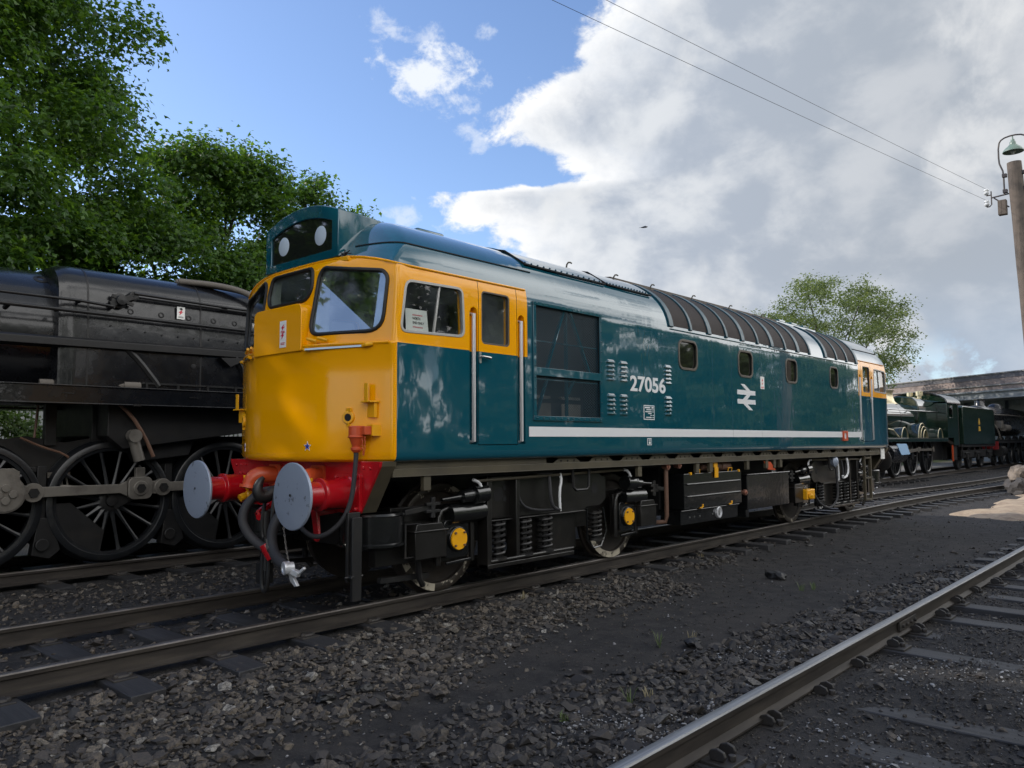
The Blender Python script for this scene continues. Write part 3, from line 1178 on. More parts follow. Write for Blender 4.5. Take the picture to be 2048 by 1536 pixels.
# crown: strips across the roof from side to side, fan ends
top = (len(rings) - 1) * N
nx, ne = len(XS), len(T_END)
a0 = top; b0 = top + nx; c0 = top + nx + ne; d0 = top + 2 * nx + ne
for i in range(nx - 1):
    fs.append((a0 + i, a0 + i + 1, c0 + nx - 2 - i, c0 + nx - 1 - i))
fs.append(tuple([a0 + nx - 1] + [b0 + i for i in range(ne)] + [c0]))
fs.append(tuple([c0 + nx - 1] + [d0 + i for i in range(ne)] + [a0]))
g.add(vs, fs)
SLOTS = [M['blue'], M['yellow'], M['blue'], M['interior'], M['darkgap'], M['radiator']]
me = bpy.data.meshes.new('shell')
me.from_pydata(g.v, [], g.f)
for q in SLOTS:
    me.materials.append(q)
bm = bmesh.new()
bm.from_mesh(me)
bmesh.ops.recalc_face_normals(bm, faces=bm.faces)


def zb(x):
    return 3.15 + min(max(0.9 * (abs(x) - 6.93), 0), .136)


def bis(co, no):
    geom = bm.verts[:] + bm.edges[:] + bm.faces[:]
    bmesh.ops.bisect_plane(bm, geom=geom, dist=1e-5, plane_co=co, plane_no=no)


for s in (-1, 1):
    bis((s * 6.955, 0, 0), (1, 0, 0))
    bis((s * 5.16, 0, 0), (1, 0, 0))
    bis((s * 6.93, 0, 3.15), (s * -.9, 0, 1))
bis((0, 0, 2.424), (0, 0, 1))
bis((0, 0, 3.15), (0, 0, 1))
bis((0, 0, 3.286), (0, 0, 1))
for f in bm.faces:
    c = f.calc_center_median()
    ax = abs(c.x)
    if c.z > zb(c.x):
        f.material_index = 2
    elif ax > 6.955 or (c.z > 2.424 and ax > 5.16):
        f.material_index = 1
    else:
        f.material_index = 0
bm.to_mesh(me)
bm.free()
shell = bpy.data.objects.new('shell', me)
C.objects.link(shell)


def cutter(build):
    """list of (G, slot) -> one object with the shell's slots"""
    g = G()
    for q, slot in build:
        q.mi = [slot] * len(q.f)
        g.add(q.v, q.f)
        g.mi[-len(q.f):] = q.mi
    me = bpy.data.meshes.new('cutter')
    me.from_pydata(g.v, [], g.f)
    for q in SLOTS:
        me.materials.append(q)
    me.polygons.foreach_set('material_index', g.mi)
    bm = bmesh.new()
    bm.from_mesh(me)
    bmesh.ops.recalc_face_normals(bm, faces=bm.faces)
    bm.to_mesh(me)
    bm.free()
    o = bpy.data.objects.new('cutter', me)
    C.objects.link(o)
    return o


def cut(obj, tool):
    md = obj.modifiers.new('b', 'BOOLEAN')
    md.operation = 'DIFFERENCE'
    md.solver = 'EXACT'
    md.object = tool
    dg = bpy.context.evaluated_depsgraph_get()
    dg.update()
    new = bpy.data.meshes.new_from_object(obj.evaluated_get(dg))
    obj.modifiers.clear()
    obj.data = new
    bpy.data.objects.remove(tool)


ENG_WIN = [(-1.984, -1.489), (-.197, .282), (1.576, 2.033), (3.598, 4.002)]
GR = [(-5.03, -3.85, 2.325, 3.005), (-5.03, -3.85, 1.795, 2.235)]
SIDE_WIN = [(-6.925, 2.522), (-6.10, 2.545), (-6.125, 3.035), (-6.86, 3.018)]


def fillet(poly, r, n=4):
    out = []
    m = len(poly)
    for i in range(m):
        p0, p, p1 = (Vector(poly[i - 1]), Vector(poly[i]), Vector(poly[(i + 1) % m]))
        rr_ = r[i] if isinstance(r, (list, tuple)) else r
        a = (p0 - p).normalized(); b = (p1 - p).normalized()
        A = p + a * rr_; Bq = p + b * rr_
        for k in range(n + 1):
            t = k / n
            out.append(tuple(A * (1 - t) ** 2 + p * 2 * t * (1 - t) + Bq * t * t))
    return out


SW = fillet(SIDE_WIN, .085)
DW = rrect(-5.865, -5.44, 2.505, 3.05, .05)
MAINW = fillet([(-.452, 2.535), (-1.21, 2.535), (-1.24, 3.03), (-1.19, 3.10), (-.52, 3.195), (-.475, 3.12)], [.13, .15, .042, .042, .043, .043], 5)
CENW = fillet([(-.395, 3.0), (-.33, 2.895), (.33, 2.895), (.395, 3.0), (.36, 3.215), (-.36, 3.215)], [.055, .06, .06, .055, .07, .07], 5)


def mirx(poly, s):
    return [(s * u, v) for u, v in poly]


op1, op2, op3, op4, op5, op6 = [], [], [], [], [], []
for s in (1, -1):            # s=1: near end (x<0)
    q = G()
    q.prism([(-5.28 * s, -1.25), (-6.80 * s, -1.25), (-7.10 * s, -.42), (-7.10 * s, .42), (-6.80 * s, 1.25), (-5.28 * s, 1.25)], 'z', 1.55, 3.21)
    op1.append((q, 3))
    for sy in (-1, 1):
        for x0 in (-6.035, -5.315):
            q = G()
            q.box(s * x0, s * (x0 + .115), sy * 1.262, sy * 1.40, 1.49, 2.424)
            op1.append((q, 0))
            q = G()
            prof = [((x0 + .115 * k) * s, z) for k, z in ((0, 2.40), (1, 2.40), (1, 2.80), (.85, 2.85), (.5, 2.87), (.15, 2.85), (0, 2.80))]
            q.prism(prof, 'y', sy * 1.2625, sy * 1.40)
            op6.append((q, 1))
        for x0 in (-5.912, -5.332):
            q = G()
            q.box(s * x0, s * (x0 + .007), sy * 1.318, sy * 1.40, 1.49, 3.157)
            op3.append((q, 4))
        q = G()
        q.box(s * -5.915, s * -5.322, sy * 1.318, sy * 1.40, 1.482, 1.491)
        op5.append((q, 4))
        q = G()
        q.prism(mirx(SW, s), 'y', sy * 1.16, sy * 1.45)
        op2.append((q, 1))
        q = G()
        q.prism(mirx(DW, s), 'y', sy * 1.16, sy * 1.45)
        op2.append((q, 1))
        q = G()
        q.prism([(sy * -y, z) for y, z in MAINW], 'x', s * -7.5, s * -6.70)
        op4.append((q, 3))
    q = G()
    q.prism(CENW, 'x', s * -7.5, s * -6.95)
    op4.append((q, 3))
for sy in (-1, 1):
    for x0, x1 in ENG_WIN:
        q = G()
        q.prism(rrect(x0, x1, 2.515, 2.908, .10), 'y', sy * 1.27, sy * 1.45)
        op1.append((q, 0))
for x0, x1, z0, z1 in GR:
    for sy in (-1, 1):
        q = G()
        q.box(x0, x1, sy * 1.05, sy * 1.45, z0, z1)
        op1.append((q, 4))
for op in (op1, op6, op2, op4, op3, op5):
    cut(shell, cutter(op))
    print('CUT', len(shell.data.polygons), [sum(1 for p in shell.data.polygons if p.material_index == i) for i in range(6)])

# split the finished shell into its parts
src = shell.data
parts = {}
for p in src.polygons:
    c = p.center
    mi = p.material_index
    ax = abs(c.x)
    if mi == 3:
        key = 'cab_interior' + ('+' if c.x > 0 else '-')
    elif 5.3305 < ax < 5.9085 and 1.4905 < c.z < 3.142 and abs(c.y) > 1.15 and mi in (0, 1):
        key = 'cab_door' + ('+' if c.x > 0 else '-') + ('+' if c.y > 0 else '-')
    elif mi == 1:
        key = 'cab_front' + ('+' if c.x > 0 else '-')
    elif mi == 2:
        key = 'roof'
    else:
        key = 'body_side'
    parts.setdefault(key, []).append(p.index)
bpy.data.objects.remove(shell)


def split(key, idx, name, parent, ang=32):
    bm = bmesh.new()
    bm.from_mesh(src)
    bm.faces.ensure_lookup_table()
    keep = set(idx)
    bmesh.ops.delete(bm, geom=[f for f in bm.faces if f.index not in keep], context='FACES')
    me = bpy.data.meshes.new(name)
    bm.to_mesh(me)
    bm.free()
    for q in SLOTS:
        me.materials.append(q) if len(me.materials) < len(SLOTS) else None
    me.polygons.foreach_set('use_smooth', [True] * len(me.polygons))
    me.set_sharp_from_angle(angle=R(60 if name == 'roof' else 32))
    o = bpy.data.objects.new(name, me)
    C.objects.link(o)
    o.parent = parent
    ORG[o.name] = (0, 0, 0)
    return o


PART = {}
print(sorted(parts))
for key, idx in parts.items():
    PART[key] = split(key, idx, key.rstrip('+-'), loco)
doorN = PART['cab_door--']
cabN = PART['cab_front-']
cabF = PART['cab_front+']

# proud centre panel over the former gangway, with the small stars and the stickers
for s in (1, -1):
    g = G()
    g.prism(fillet([(-.43, 2.385), (.43, 2.385), (.43, 2.845), (-.43, 2.845)], [.02, .02, .085, .085]), 'x', s * -7.376, s * -7.25)
    g.build('gangway_panel', M['yellow'], cabN if s == 1 else cabF, bevel=.008, seg=3)
    # ledge below the windscreens
    for sy in (-1, 1):
        g = G()
        pts = [(s * (surf(sy * y, 2.42) - .008), sy * y, 2.424) for y in (.44, .6, .8, 1.0, 1.15, 1.24, 1.29)]
        g.tube(pts, .016, 8)
        g.build('window_ledge', M['yellow'], cabN if s == 1 else cabF)


def decal(polys, mt, name, parent, plane, off=.004, th=.003):
    """flat marks as thin solids. plane(u, v) -> point on the surface, and its outward normal"""
    g = G()
    for poly in polys:
        n = len(poly)
        A, Bq = [], []
        for u, v in poly:
            p, nn = plane(u, v)
            A.append(Vector(p) + Vector(nn) * off)
            Bq.append(Vector(p) + Vector(nn) * (off - th))
        g.add(A + Bq, [tuple(range(n)), tuple(range(2 * n - 1, n - 1, -1))] + [(i, n + i, n + (i + 1) % n, (i + 1) % n) for i in range(n)])
    return g.build(name, mt, parent, 0)


def side(u, v):
    return (u, -HW, v), (0, -1, 0)


def front(u, v):
    y = -u
    if abs(y) < .43 and 2.39 < v < 2.85:
        return (-7.376, y, v), (-1, 0, 0)
    x = surf(y, v)
    x2 = surf(y + .02, v); x1 = surf(y - .02, v)
    n = Vector((-1, (x2 - x1) / .04, 0)).normalized()
    return (x, y, v), n


def rect(u0, u1, v0, v1):
    return [(u0, v0), (u1, v0), (u1, v1), (u0, v1)]


def star(u, v, r):
    return [(u + (r if i % 2 == 0 else r * .40) * math.sin(PI * i / 5), v + (r if i % 2 == 0 else r * .40) * math.cos(PI * i / 5)) for i in range(10)]


def bolt(u, v, h):
    """high-voltage flash"""
    return [(u - .42 * h, v + .02 * h), (u + .30 * h, v + .5 * h), (u + .08 * h, v + .08 * h), (u + .42 * h, v + .16 * h), (u - .36 * h, v - .5 * h), (u - .10 * h, v - .08 * h)]


for u, v in ((.502, 1.482), (-.794, 1.471)):
    decal([star(u, v, .050)], M['white'], 'star', cabN, front, .003)
    decal([star(u, v, .036)], M['blueink'], 'star', cabN, front, .0055)
st = decal([rect(.065, .175, 2.44, 2.70)], M['paper'], 'warning_sticker', cabN, front, .004)
decal([bolt(.122, 2.632, .075), bolt(.115, 2.555, .075)] + [rect(.085, .155, 2.583 + q, 2.589 + q) for q in (0, .011)] + [rect(.085, .160, 2.482, 2.488), rect(.085, .150, 2.468, 2.474)],
      M['redink'], 'print', st, front, .0065)

# white line, number, arrows, data panels on the blue side
decal([rect(-5.142, -.43, 1.570, 1.677), rect(-.425, .57, 1.570, 1.677), rect(.575, 4.14, 1.570, 1.677), rect(4.38, 5.235, 1.570, 1.677)], M['white'], 'white_lining', loco, side)
v_, f_ = text_mesh('27056', .285, .007, .93)
umin = min(p[0] for p in v_); umax = max(p[0] for p in v_)
vmin = min(p[1] for p in v_); vmax = max(p[1] for p in v_)
su = (3.195 - 2.353) / (umax - umin)
sv = .205 / (vmax - vmin)
g = G()
g.add([(-3.195 + (p[0] - umin) * su, -HW - .0035, 2.143 + (p[1] - vmin) * sv) for p in v_], f_)
nb = g.build('running_number', M['white'], loco, 0)
nb['label'] = 'white running number 27056'
md = nb.modifiers.new('t', 'SOLIDIFY')
md.thickness = .003
md.offset = -1


def par(pts):
    u0, u1, v0, v1 = -.262, .358, 1.992, 2.392
    return [(u0 + (u1 - u0) * a, v0 + (v1 - v0) * b) for a, b in pts]


lg = decal([par([(0, .587), (1, .587), (1, .767), (0, .767)]), par([(0, .227), (1, .227), (1, .407), (0, .407)]),
            par([(.50, .768), (.72, .768), (.405, 1.0), (.18, 1.0)]), par([(.50, .586), (.306, .408), (.535, .408), (.72, .586)]),
            par([(.318, .226), (.55, .226), (.84, 0), (.63, 0)])], M['white'], 'arrow_emblem', loco, side)
pl = decal([rect(-2.895, -2.639, 1.790, 1.978)], M['white'], 'data_panel', loco, side, .003)
decal([rect(-2.883, -2.651, 1.802, 1.966)], M['blue'], 'panel_ground', pl, side, .0045)
decal([rect(-2.873, -2.745, 1.938, 1.956), rect(-2.715, -2.665, 1.938, 1.956)] + [rect(-2.835 + d, -2.715, z, z + .012) for d, z in ((0, 1.914), (-.03, 1.888), (.04, 1.866), (.09, 1.842), (-.01, 1.814))] + [
    rect(-2.692, -2.665, z, z + .012) for z in (1.914, 1.888, 1.842, 1.814)], M['white'], 'panel_text', pl, side, .006)
pl = decal([rect(-2.82, -2.72, 1.462, 1.552)], M['white'], 'small_panel', loco, side, .003)
decal([rect(-2.81, -2.73, 1.472, 1.542)], M['blue'], 'panel_ground', pl, side, .0045)
decal([rect(-2.795, -2.745, 1.522, 1.534), rect(-2.790, -2.75, 1.478, 1.51)], M['white'], 'panel_text', pl, side, .006)
st = decal([rect(.556, .70, 2.345, 2.546)], M['paper'], 'warning_sticker', loco, side, .005)
decal([bolt(.628, 2.485, .06), bolt(.628, 2.43, .05), rect(.58, .675, 2.375, 2.382), rect(.58, .665, 2.362, 2.369)], M['redink'], 'print', st, side, .0075)
g = G()
g.frame(rect(4.14, 4.38, 1.50, 1.695), rect(4.19, 4.33, 1.545, 1.65), 'y', -HW - .03, -HW + .005)
fr = g.build('route_label_frame', M['orange'], loco, bevel=.004)
decal([rect(4.19, 4.33, 1.545, 1.65)], M['white'], 'label_card', fr, side, .01)

# engine-room windows
for sy in (-1, 1):
    for x0, x1 in ENG_WIN:
        g = G()
        g.frame(rrect(x0 - .018, x1 + .018, 2.497, 2.926, .115), rrect(x0 + .016, x1 - .016, 2.531, 2.892, .09), 'y', sy * (HW - .012), sy * (HW + .010))
        f = g.build('engine_room_window', M['winframe'], loco, bevel=.004)
        g = G()
        g.prism(rrect(x0 + .004, x1 - .004, 2.519, 2.904, .10), 'y', sy * (HW - .020), sy * (HW - .026))
        g.build('pane', M['winglass_dark'], f, 0)

# big hinged panel line and the body joint lines
for x0, x1, z0, z1 in ((-.432, -.424, 1.46, 2.97), (.571, .578, 1.46, 2.97), (-.424, .571, 1.452, 1.460), (-1.03, -1.024, 1.72, 3.0)):
    g = G()
    g.box(x0, x1, -HW - .003, -HW + .004, z0, z1)
    g.build('panel_seam', M['blue'], loco, 0)
for sy in (-1, 1):
    g = G()
    g.box(-2.2, 5.1, sy * (HW - .004), sy * (HW + .008), 3.028, 3.044)
    g.build('cantrail_strip', M['blue'], loco, bevel=.003)

# side grilles: radiator, cross bars, wire screen, bolted frame
for sy in (-1, 1):
    rt = None
    y = sy * (HW + .001)
    g = G()
    X0, X1 = -5.075, -3.812
    g.box(X0, X1, y, y + sy * .022, 3.005, 3.045)
    g.box(X0, X1, y, y + sy * .018, 1.745, 1.795)
    g.box(X0, -5.03, y, y + sy * .018, 1.795, 3.005)
    g.box(-3.85, X1, y, y + sy * .018, 1.795, 3.005)
    g.box(-5.03, -3.85, y, y + sy * .018, 2.235, 2.325)
    n = 12
    for k in range(n):
        x = X0 + .05 + (X1 - X0 - .1) * k / (n - 1)
        for z in (3.025, 1.77):
            g.cyl((x, y + sy * .018, z), (x, y + sy * .030, z), .010, n=6)
    for k in range(10):
        z = 1.85 + 1.1 * k / 9
        for x in (X0 + .022, X1 - .019):
            g.cyl((x, y + sy * .016, z), (x, y + sy * .028, z), .009, n=6)
    gr = g.build('side_grille', M['blue'], loco, bevel=.003)
    for x0, x1, z0, z1 in GR:
        g = G()
        g.add([(x0, sy * (HW - .012), z0), (x1, sy * (HW - .012), z0), (x1, sy * (HW - .012), z1), (x0, sy * (HW - .012), z1)], [(0, 1, 2, 3)])
        g.build('wire_screen', M['screen'], gr, 0)
        g = G()
        g.box(x0 + .01, x1 - .01, sy * 1.08, sy * 1.10, z0 + .01, z1 - .01)
        g.build('radiator_core', M['radiator'], gr, 0)
    g = G()
    yb = sy * (HW - .035)
    for a, b in (((-4.44, 2.335), (-4.44, 3.0)), ((-4.50, 3.0), (-4.80, 2.33)), ((-4.38, 3.0), (-4.02, 2.33)), ((-5.02, 2.62), (-3.86, 2.62)),
                 ((-4.44, 1.80), (-4.44, 2.23)), ((-4.78, 2.23), (-4.98, 1.80)), ((-4.30, 2.23), (-4.42, 2.05)), ((-5.02, 2.20), (-3.86, 2.20))):
        d = random.uniform(-.008, .008)
        g.bar((a[0], yb + d, a[1]), (b[0], yb + d, b[1]), .012, .045, (0, 1, 0))
    g.build('cross_bars', M['blue'], gr)
    g = G()
    for a, b in (((-4.93, 2.02), (-4.56, 2.02)), ((-4.36, 2.02), (-4.0, 2.02))):
        g.bar((a[0], sy * 1.14, a[1]), (b[0], sy * 1.14, b[1]), .04, .03)
        g.bar((a[0], sy * 1.16, a[1] - .17), (b[0], sy * 1.16, b[1] - .17), .01, .20)
    g.build('shutter_bar', M['rodsteel'], gr)

# louvre stacks
for x, z0, nn in ((-3.62, 2.262, 5), (-3.345, 2.262, 5), (-2.295, 2.285, 5), (-3.615, 1.845, 5), (-3.345, 1.845, 5), (-2.295, 1.865, 5)):
    g = G()
    for k in range(nn):
        z = z0 + .054 * k
        y0 = -HW
        w_ = .082
        vs = [(x - w_, y0, z), (x + w_, y0, z), (x + w_, y0, z + .012), (x + w_ * .78, y0, z + .034), (x - w_ * .78, y0, z + .034), (x - w_, y0, z + .012),
              (x - w_ * .95, y0 - .022, z), (x + w_ * .95, y0 - .022, z), (x + w_ * .68, y0 - .019, z + .019), (x - w_ * .68, y0 - .019, z + .019)]
        g.add(vs, [(6, 7, 8, 9), (7, 1, 2, 3, 8), (9, 8, 3, 4), (6, 9, 4, 5, 0), (0, 1, 7, 6)])
    g.build('louvre_stack', M['blue'], loco, 20)

# cab side windows, door windows, handrails, door handle
for s in (1, -1):
    cab = cabN if s == 1 else cabF
    for sy in (-1, 1):
        def off(poly, d):
            cx = sum(p[0] for p in poly) / len(poly); cz = sum(p[1] for p in poly) / len(poly)
            out = []
            for i, (u, v) in enumerate(poly):
                a = Vector(poly[i - 1]); b = Vector(poly[(i + 1) % len(poly)])
                t = (b - a).normalized()
                n_ = Vector((t.y, -t.x))
                if n_.dot(Vector((u - cx, v - cz))) < 0:
                    n_ = -n_
                out.append((u + n_.x * d, v + n_.y * d))
            return out
        P0 = mirx(SW, s)
        g = G()
        g.frame(off(P0, .004), off(P0, -.022), 'y', sy * (HW - .035), sy * (HW + .006))
        xd = s * -6.445
        g.bar((s * -6.50, sy * (HW - .018), 2.545), (s * -6.425, sy * (HW - .018), 3.02), .02, .022, (0, 1, 0))
        fr = g.build('cab_side_window', M['alu'], cab, bevel=.003)
        g = G()
        g.add([(u, sy * (HW - .022), v) for u, v in off(P0, -.004)], [tuple(range(len(P0)))])
        g.build('pane', M['glass'], fr, 0)
        P0 = mirx(DW, s)
        door = PART['cab_door' + ('-' if s == 1 else '+') + ('-' if sy < 0 else '+')]
        g = G()
        g.frame(off(P0, .002), off(P0, -.018), 'y', sy * (HW - .04), sy * (HW - .004))
        fr = g.build('door_window', M['winframe'], door, bevel=.003)
        g = G()
        g.add([(u, sy * (HW - .024), v) for u, v in off(P0, -.004)], [tuple(range(len(P0)))])
        g.build('pane', M['glass'], fr, 0)
        for x0 in (-5.972, -5.256):
            g = G()
            yh = sy * (HW - .004)
            g.tube([(s * x0, sy * 1.275, 2.80), (s * x0, yh, 2.80), (s * x0, yh, 1.52), (s * x0, sy * 1.275, 1.515)], .020, 10)
            g.build('handrail', M['rail_silver'], loco)
        g = G()
        g.prism(rrect(s * -5.885 - .012, s * -5.885 + .012, 2.305, 2.42, .01), 'y', sy * (HW - .005), sy * (HW + .008))
        g.cyl((s * -5.882, sy * HW, 2.372), (s * -5.882, sy * (HW + .04), 2.372), .010, n=10)
        g.tube([(s * -5.885, sy * (HW + .04), 2.372), (s * -5.83, sy * (HW + .043), 2.368), (s * -5.775, sy * (HW + .04), 2.362)], [.010, .013, .016], 10)
        g.build('door_handle', M['steel'], door)
    # windscreens: rubber seals follow the bow of the cab
    for nm, poly in (('windscreen', MAINW), ('windscreen', [(-y, z) for y, z in MAINW]), ('centre_window', CENW)):
        pts = [(s * (surf(y, z) - .004), y, z) for y, z in poly]
        g = G()
        g.tube(pts, .019, 8, closed=True)
        sl = g.build(nm, M['seal'], cab)
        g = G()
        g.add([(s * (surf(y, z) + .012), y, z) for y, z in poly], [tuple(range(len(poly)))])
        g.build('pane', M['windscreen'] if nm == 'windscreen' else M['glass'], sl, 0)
    # drip strip above the windows, gutter line on the roof
    g = G()
    ys = [-1.33, -1.30, -1.22, -1.1, -.95, -.8, -.76, -.6, -.4, -.2, 0, .2, .4, .6, .76, .8, .95, 1.1, 1.22, 1.30, 1.33]

    def onb(y):
        z = 3.2
        for _ in range(40):
            x = surf(y, z)
            z = .5 * z + .5 * zb(x)
        return (s * (surf(y, z) - .006), y, z)
    strip = [onb(y) for y in ys]
    w315 = roof_w(3.15)
    strip = [(s * -5.18, -w315 - .006, 3.152), (s * -6.2, -w315 - .006, 3.152), (s * -6.8, -w315 - .006, 3.152)] + [p for p in strip if abs(p[1]) < w315 - .004] + [
        (s * -6.8, w315 + .006, 3.152), (s * -6.2, w315 + .006, 3.152), (s * -5.18, w315 + .006, 3.152)]
    g.tube(strip, .011, 6)
    g.build('drip_strip', M['yellow'], cab)
    for sy in (-1, 1):
        g = G()
        z = 3.40
        pts = []
        for x in (-4.95, -5.3, -5.7, -6.1, -6.4, -6.6):
            pts.append((s * x, sy * (roof_w(z) + .003), z))
        for t in (.9985, .99, .97, .94, .9, .85, .8, .74, .68, .62):
            y = roof_w(z) * t
            pts.append((s * (surf(y, z) - .004), sy * (y + .004 * t), z))
        pts = [p for i, p in enumerate(pts)]
        g.tube(pts, .009, 6, 1)
        g.build('gutter_seam', M['darkgap'], PART['roof'])
    # headcode box
    def hb(hw, zb_, zs, zt, n=12):
        out = [(-hw, zb_), (hw, zb_)]
        for i in range(n + 1):
            y = hw - 2 * hw * i / n
            out.append((y, zs + (zt - zs) * (1 - (y / hw) ** 2)))
        return out
    o_ = hb(.652, 3.30, 3.765, 3.895)
    i_ = hb(.545, 3.385, 3.665, 3.765)
    g = G()
    n = len(o_)
    loops = [(s * -7.125, o_), (s * -7.125, i_), (s * -7.105, i_)]
    vs = []
    for x, p in loops:
        vs += [(x, y, z) for y, z in p]
    fs = []
    for j in range(2):
        for i in range(n):
            k = (i + 1) % n
            fs.append((j * n + i, j * n + k, (j + 1) * n + k, (j + 1) * n + i))
    # outer skin running back and down into the roof
    back = [(s * -6.2, [(y * .9, min(z - .03, 3.845 - .10 * (y / .65) ** 2)) for y, z in o_])]
    base = len(vs)
    mid = (s * -6.75, [(y * 1.0, z - (.012 if i > 1 else 0)) for i, (y, z) in enumerate(o_)])
    for x, p in [mid] + back:
        vs += [(x, y, z) for y, z in p]
    for (a, b) in ((0, base), (base, base + n)):
        for i in range(n):
            k = (i + 1) % n
            fs.append((a + i, a + k, b + k, b + i))
    g.add(vs, fs)
    hc = g.build('headcode_box', M['blue'], loco, 30, bevel=.008)
    g = G()
    g.prism(i_, 'x', s * -7.106, s * -7.09)
    g.build('headcode_panel', M['winglass_dark'], hc, 0)
    for y in (-.33, .33):
        g = G()
        g.lathe((s * -7.106, y, 3.56), (s * -1, 0, 0), [(0, .098), (.002, .098), (.003, .096), (.003, .0)], 32)
        g.build('marker_disc', M['disc'], hc)
    # wipers, lamp irons and the small cover
    for sy in (-1, 1):
        g = G()
        a = Vector((s * (surf(.50, 2.39) - .045), sy * .50, 2.388))
        b = Vector((s * (surf(1.12, 2.40) - .04), sy * 1.06, 2.398))
        g.bar(a, b, .022, .022)
        g.cyl(a, (s * (surf(.5, 2.39) + .01), sy * .50, 2.388), .018, n=10)
        wi = g.build('wiper_rail', M['steel'], cab, bevel=.003)
        g = G()
        g.tube([b, b + Vector((0, sy * .05, .005)), (s * (surf(1.15, 2.41) - .01), sy * 1.15, 2.412)], .019, 8)
        g.cyl(a + Vector((0, -sy * .02, 0)), a + Vector((0, sy * .01, 0)), .017, n=8)
        g.build('wiper_mount', M['yellow2'], wi)
        g = G()
        for y in (.555, .68):
            x = surf(y, 2.475)
            g.cyl((s * (x - .07), sy * (y - .05), 2.492), (s * (x - .03), sy * (y + .05), 2.462), .015, n=8)
        g.cyl((s * surf(.60, 2.46), sy * .60, 2.455), (s * (surf(.6, 2.46) - .05), sy * .60, 2.455), .012, n=8)
        g.build('wiper_motor_cap', M['yellow2'], cab)
        g = G()
        y = sy * 1.145
        x = surf(1.145, 1.85)
        g.box(s * (x + .01), s * (x - .025), y - .055, y + .055, 1.74, 1.89)
        g.box(s * (x + .02), s * (x - .085), y - .07, y + .07, 1.875, 1.89)
        g.bar((s * (x - .075), y, 1.88), (s * (x - .075), y, 2.05), .010, .055, (0, 1, 0))
        g.build('lamp_iron', M['yellow2'], cab, bevel=.003)
        g = G()
        y = sy * .93
        x = surf(.93, 1.745)
        nn = Vector((-1, sy * .44, 0)).normalized()
        p0 = Vector((x, y, 1.745))
        g.lathe(Vector((s * p0.x, p0.y, p0.z)), (s * nn.x, nn.y, 0), [(-.01, .060), (.012, .060), (.018, .054), (.018, .036), (.010, .034)], 24)
        g.box(s * (x - .012), s * (x + .01), y - .035, y + .035, 1.80, 1.83)
        g.box(s * (x - .012), s * (x + .01), y - .018, y + .018, 1.66, 1.69)
        pt = g.build('lamp_socket', M['yellow2'], cab)
        g = G()
        q0 = Vector((s * p0.x, p0.y, p0.z)) + Vector((s * nn.x, nn.y, 0)) * .010
        g.cyl(q0, q0 + Vector((s * nn.x, nn.y, 0)) * .004, .034, n=20)
        g.build('socket_opening', M['darkgap'], pt, 0)
        # jumper head with its chain and cable
        if sy != -s:
            continue
        y = sy * 1.085
        x = surf(1.05, 1.6)
        jb = G()
        jb.lathe((s * (x - .085), y, 1.665), (0, 0, -1), [(0, .064), (.008, .070), (.09, .070), (.092, .078), (.105, .078), (.107, .066), (.16, .045), (.19, .036), (.195, .050), (.215, .050), (.225, .040), (.238, .03), (.24, .0)], 24)
        jb.box(s * (x - .085), s * (x + .01), y - sy * .03, y + sy * .12, 1.585, 1.66)
        jm = jb.build('jumper_socket', M['orange'], cab, 30, bevel=.003)
        g = G()
        xx = surf(1.2, 1.62)
        g.frame(rect(sy * 1.19 - .03, sy * 1.19 + .05, 1.575, 1.675), rect(sy * 1.19 - .018, sy * 1.19 + .038, 1.587, 1.663), 'x', s * (xx - .09), s * (xx + .01))
        g.build('bracket', M['yellow2'], jm)
        g = G()
        pts = [(s * (x - .075), y + sy * .07, 1.60), (s * (x - .08), y + sy * .085, 1.48), (s * (x - .08), y + sy * .10, 1.40), (s * (x - .08), y + sy * .12, 1.47), (s * (x - .08), y + sy * .115, 1.57)]
        sp_ = []
        for i in range(len(pts) - 1):
            a = Vector(pts[i]); b = Vector(pts[i + 1])
            m_ = max(2, int((b - a).length / .022))
            for k in range(m_):
                p = a.lerp(b, (k + .5) / m_)
                dd = (b - a).normalized() * .013
                e = Vector((0, .006, 0)) if k % 2 else Vector((.006, 0, 0))
                g.tube([p - dd, p - dd * .3 + e, p + dd * .3 + e, p + dd, p + dd * .3 - e, p - dd * .3 - e], .0028, 5, closed=True)
        g.build('chain', M['orange'], jm)
        g = G()
        if sy < 0 and s == 1:
            cab_pts = [(s * (x - .085), y, 1.43), (s * (x - .088), y, 1.36), (s * (x - .10), y + .005, 1.20), (s * (x - .12), y + .015, 1.0), (s * (x - .18), y + .06, .82), (s * (x - .27), y + .17, .70),
                       (s * (x - .33), y + .30, .675), (s * (x - .36), y + .42, .74), (s * (x - .37), y + .52, .84)]
        else:
            cab_pts = [(s * (x - .085), y, 1.43), (s * (x - .088), y, 1.36), (s * (x - .10), y, 1.20), (s * (x - .12), y - sy * .015, 1.0), (s * (x - .15), y - sy * .15, .85), (s * (x - .14), y - sy * .32, .93)]
        g.tube(cab_pts, .022, 10, 2)
        g.build('jumper_cable', M['rubber'], jm)
        g = G()
        g.cyl((s * (x - .085), y, 1.44), (s * (x - .085), y, 1.405), .015, n=12)
        g.build('cable_gland', M['silver'], jm)
g = G()
hx, hy, hz = surf(.735, 3.285), -.735, 3.30
g.box(hx - .035, hx + .02, hy - .06, hy + .06, 3.24, 3.285)
g.build('top_lamp_bracket', M['yellow2'], cabN, 0, bevel=.004)
g = G()
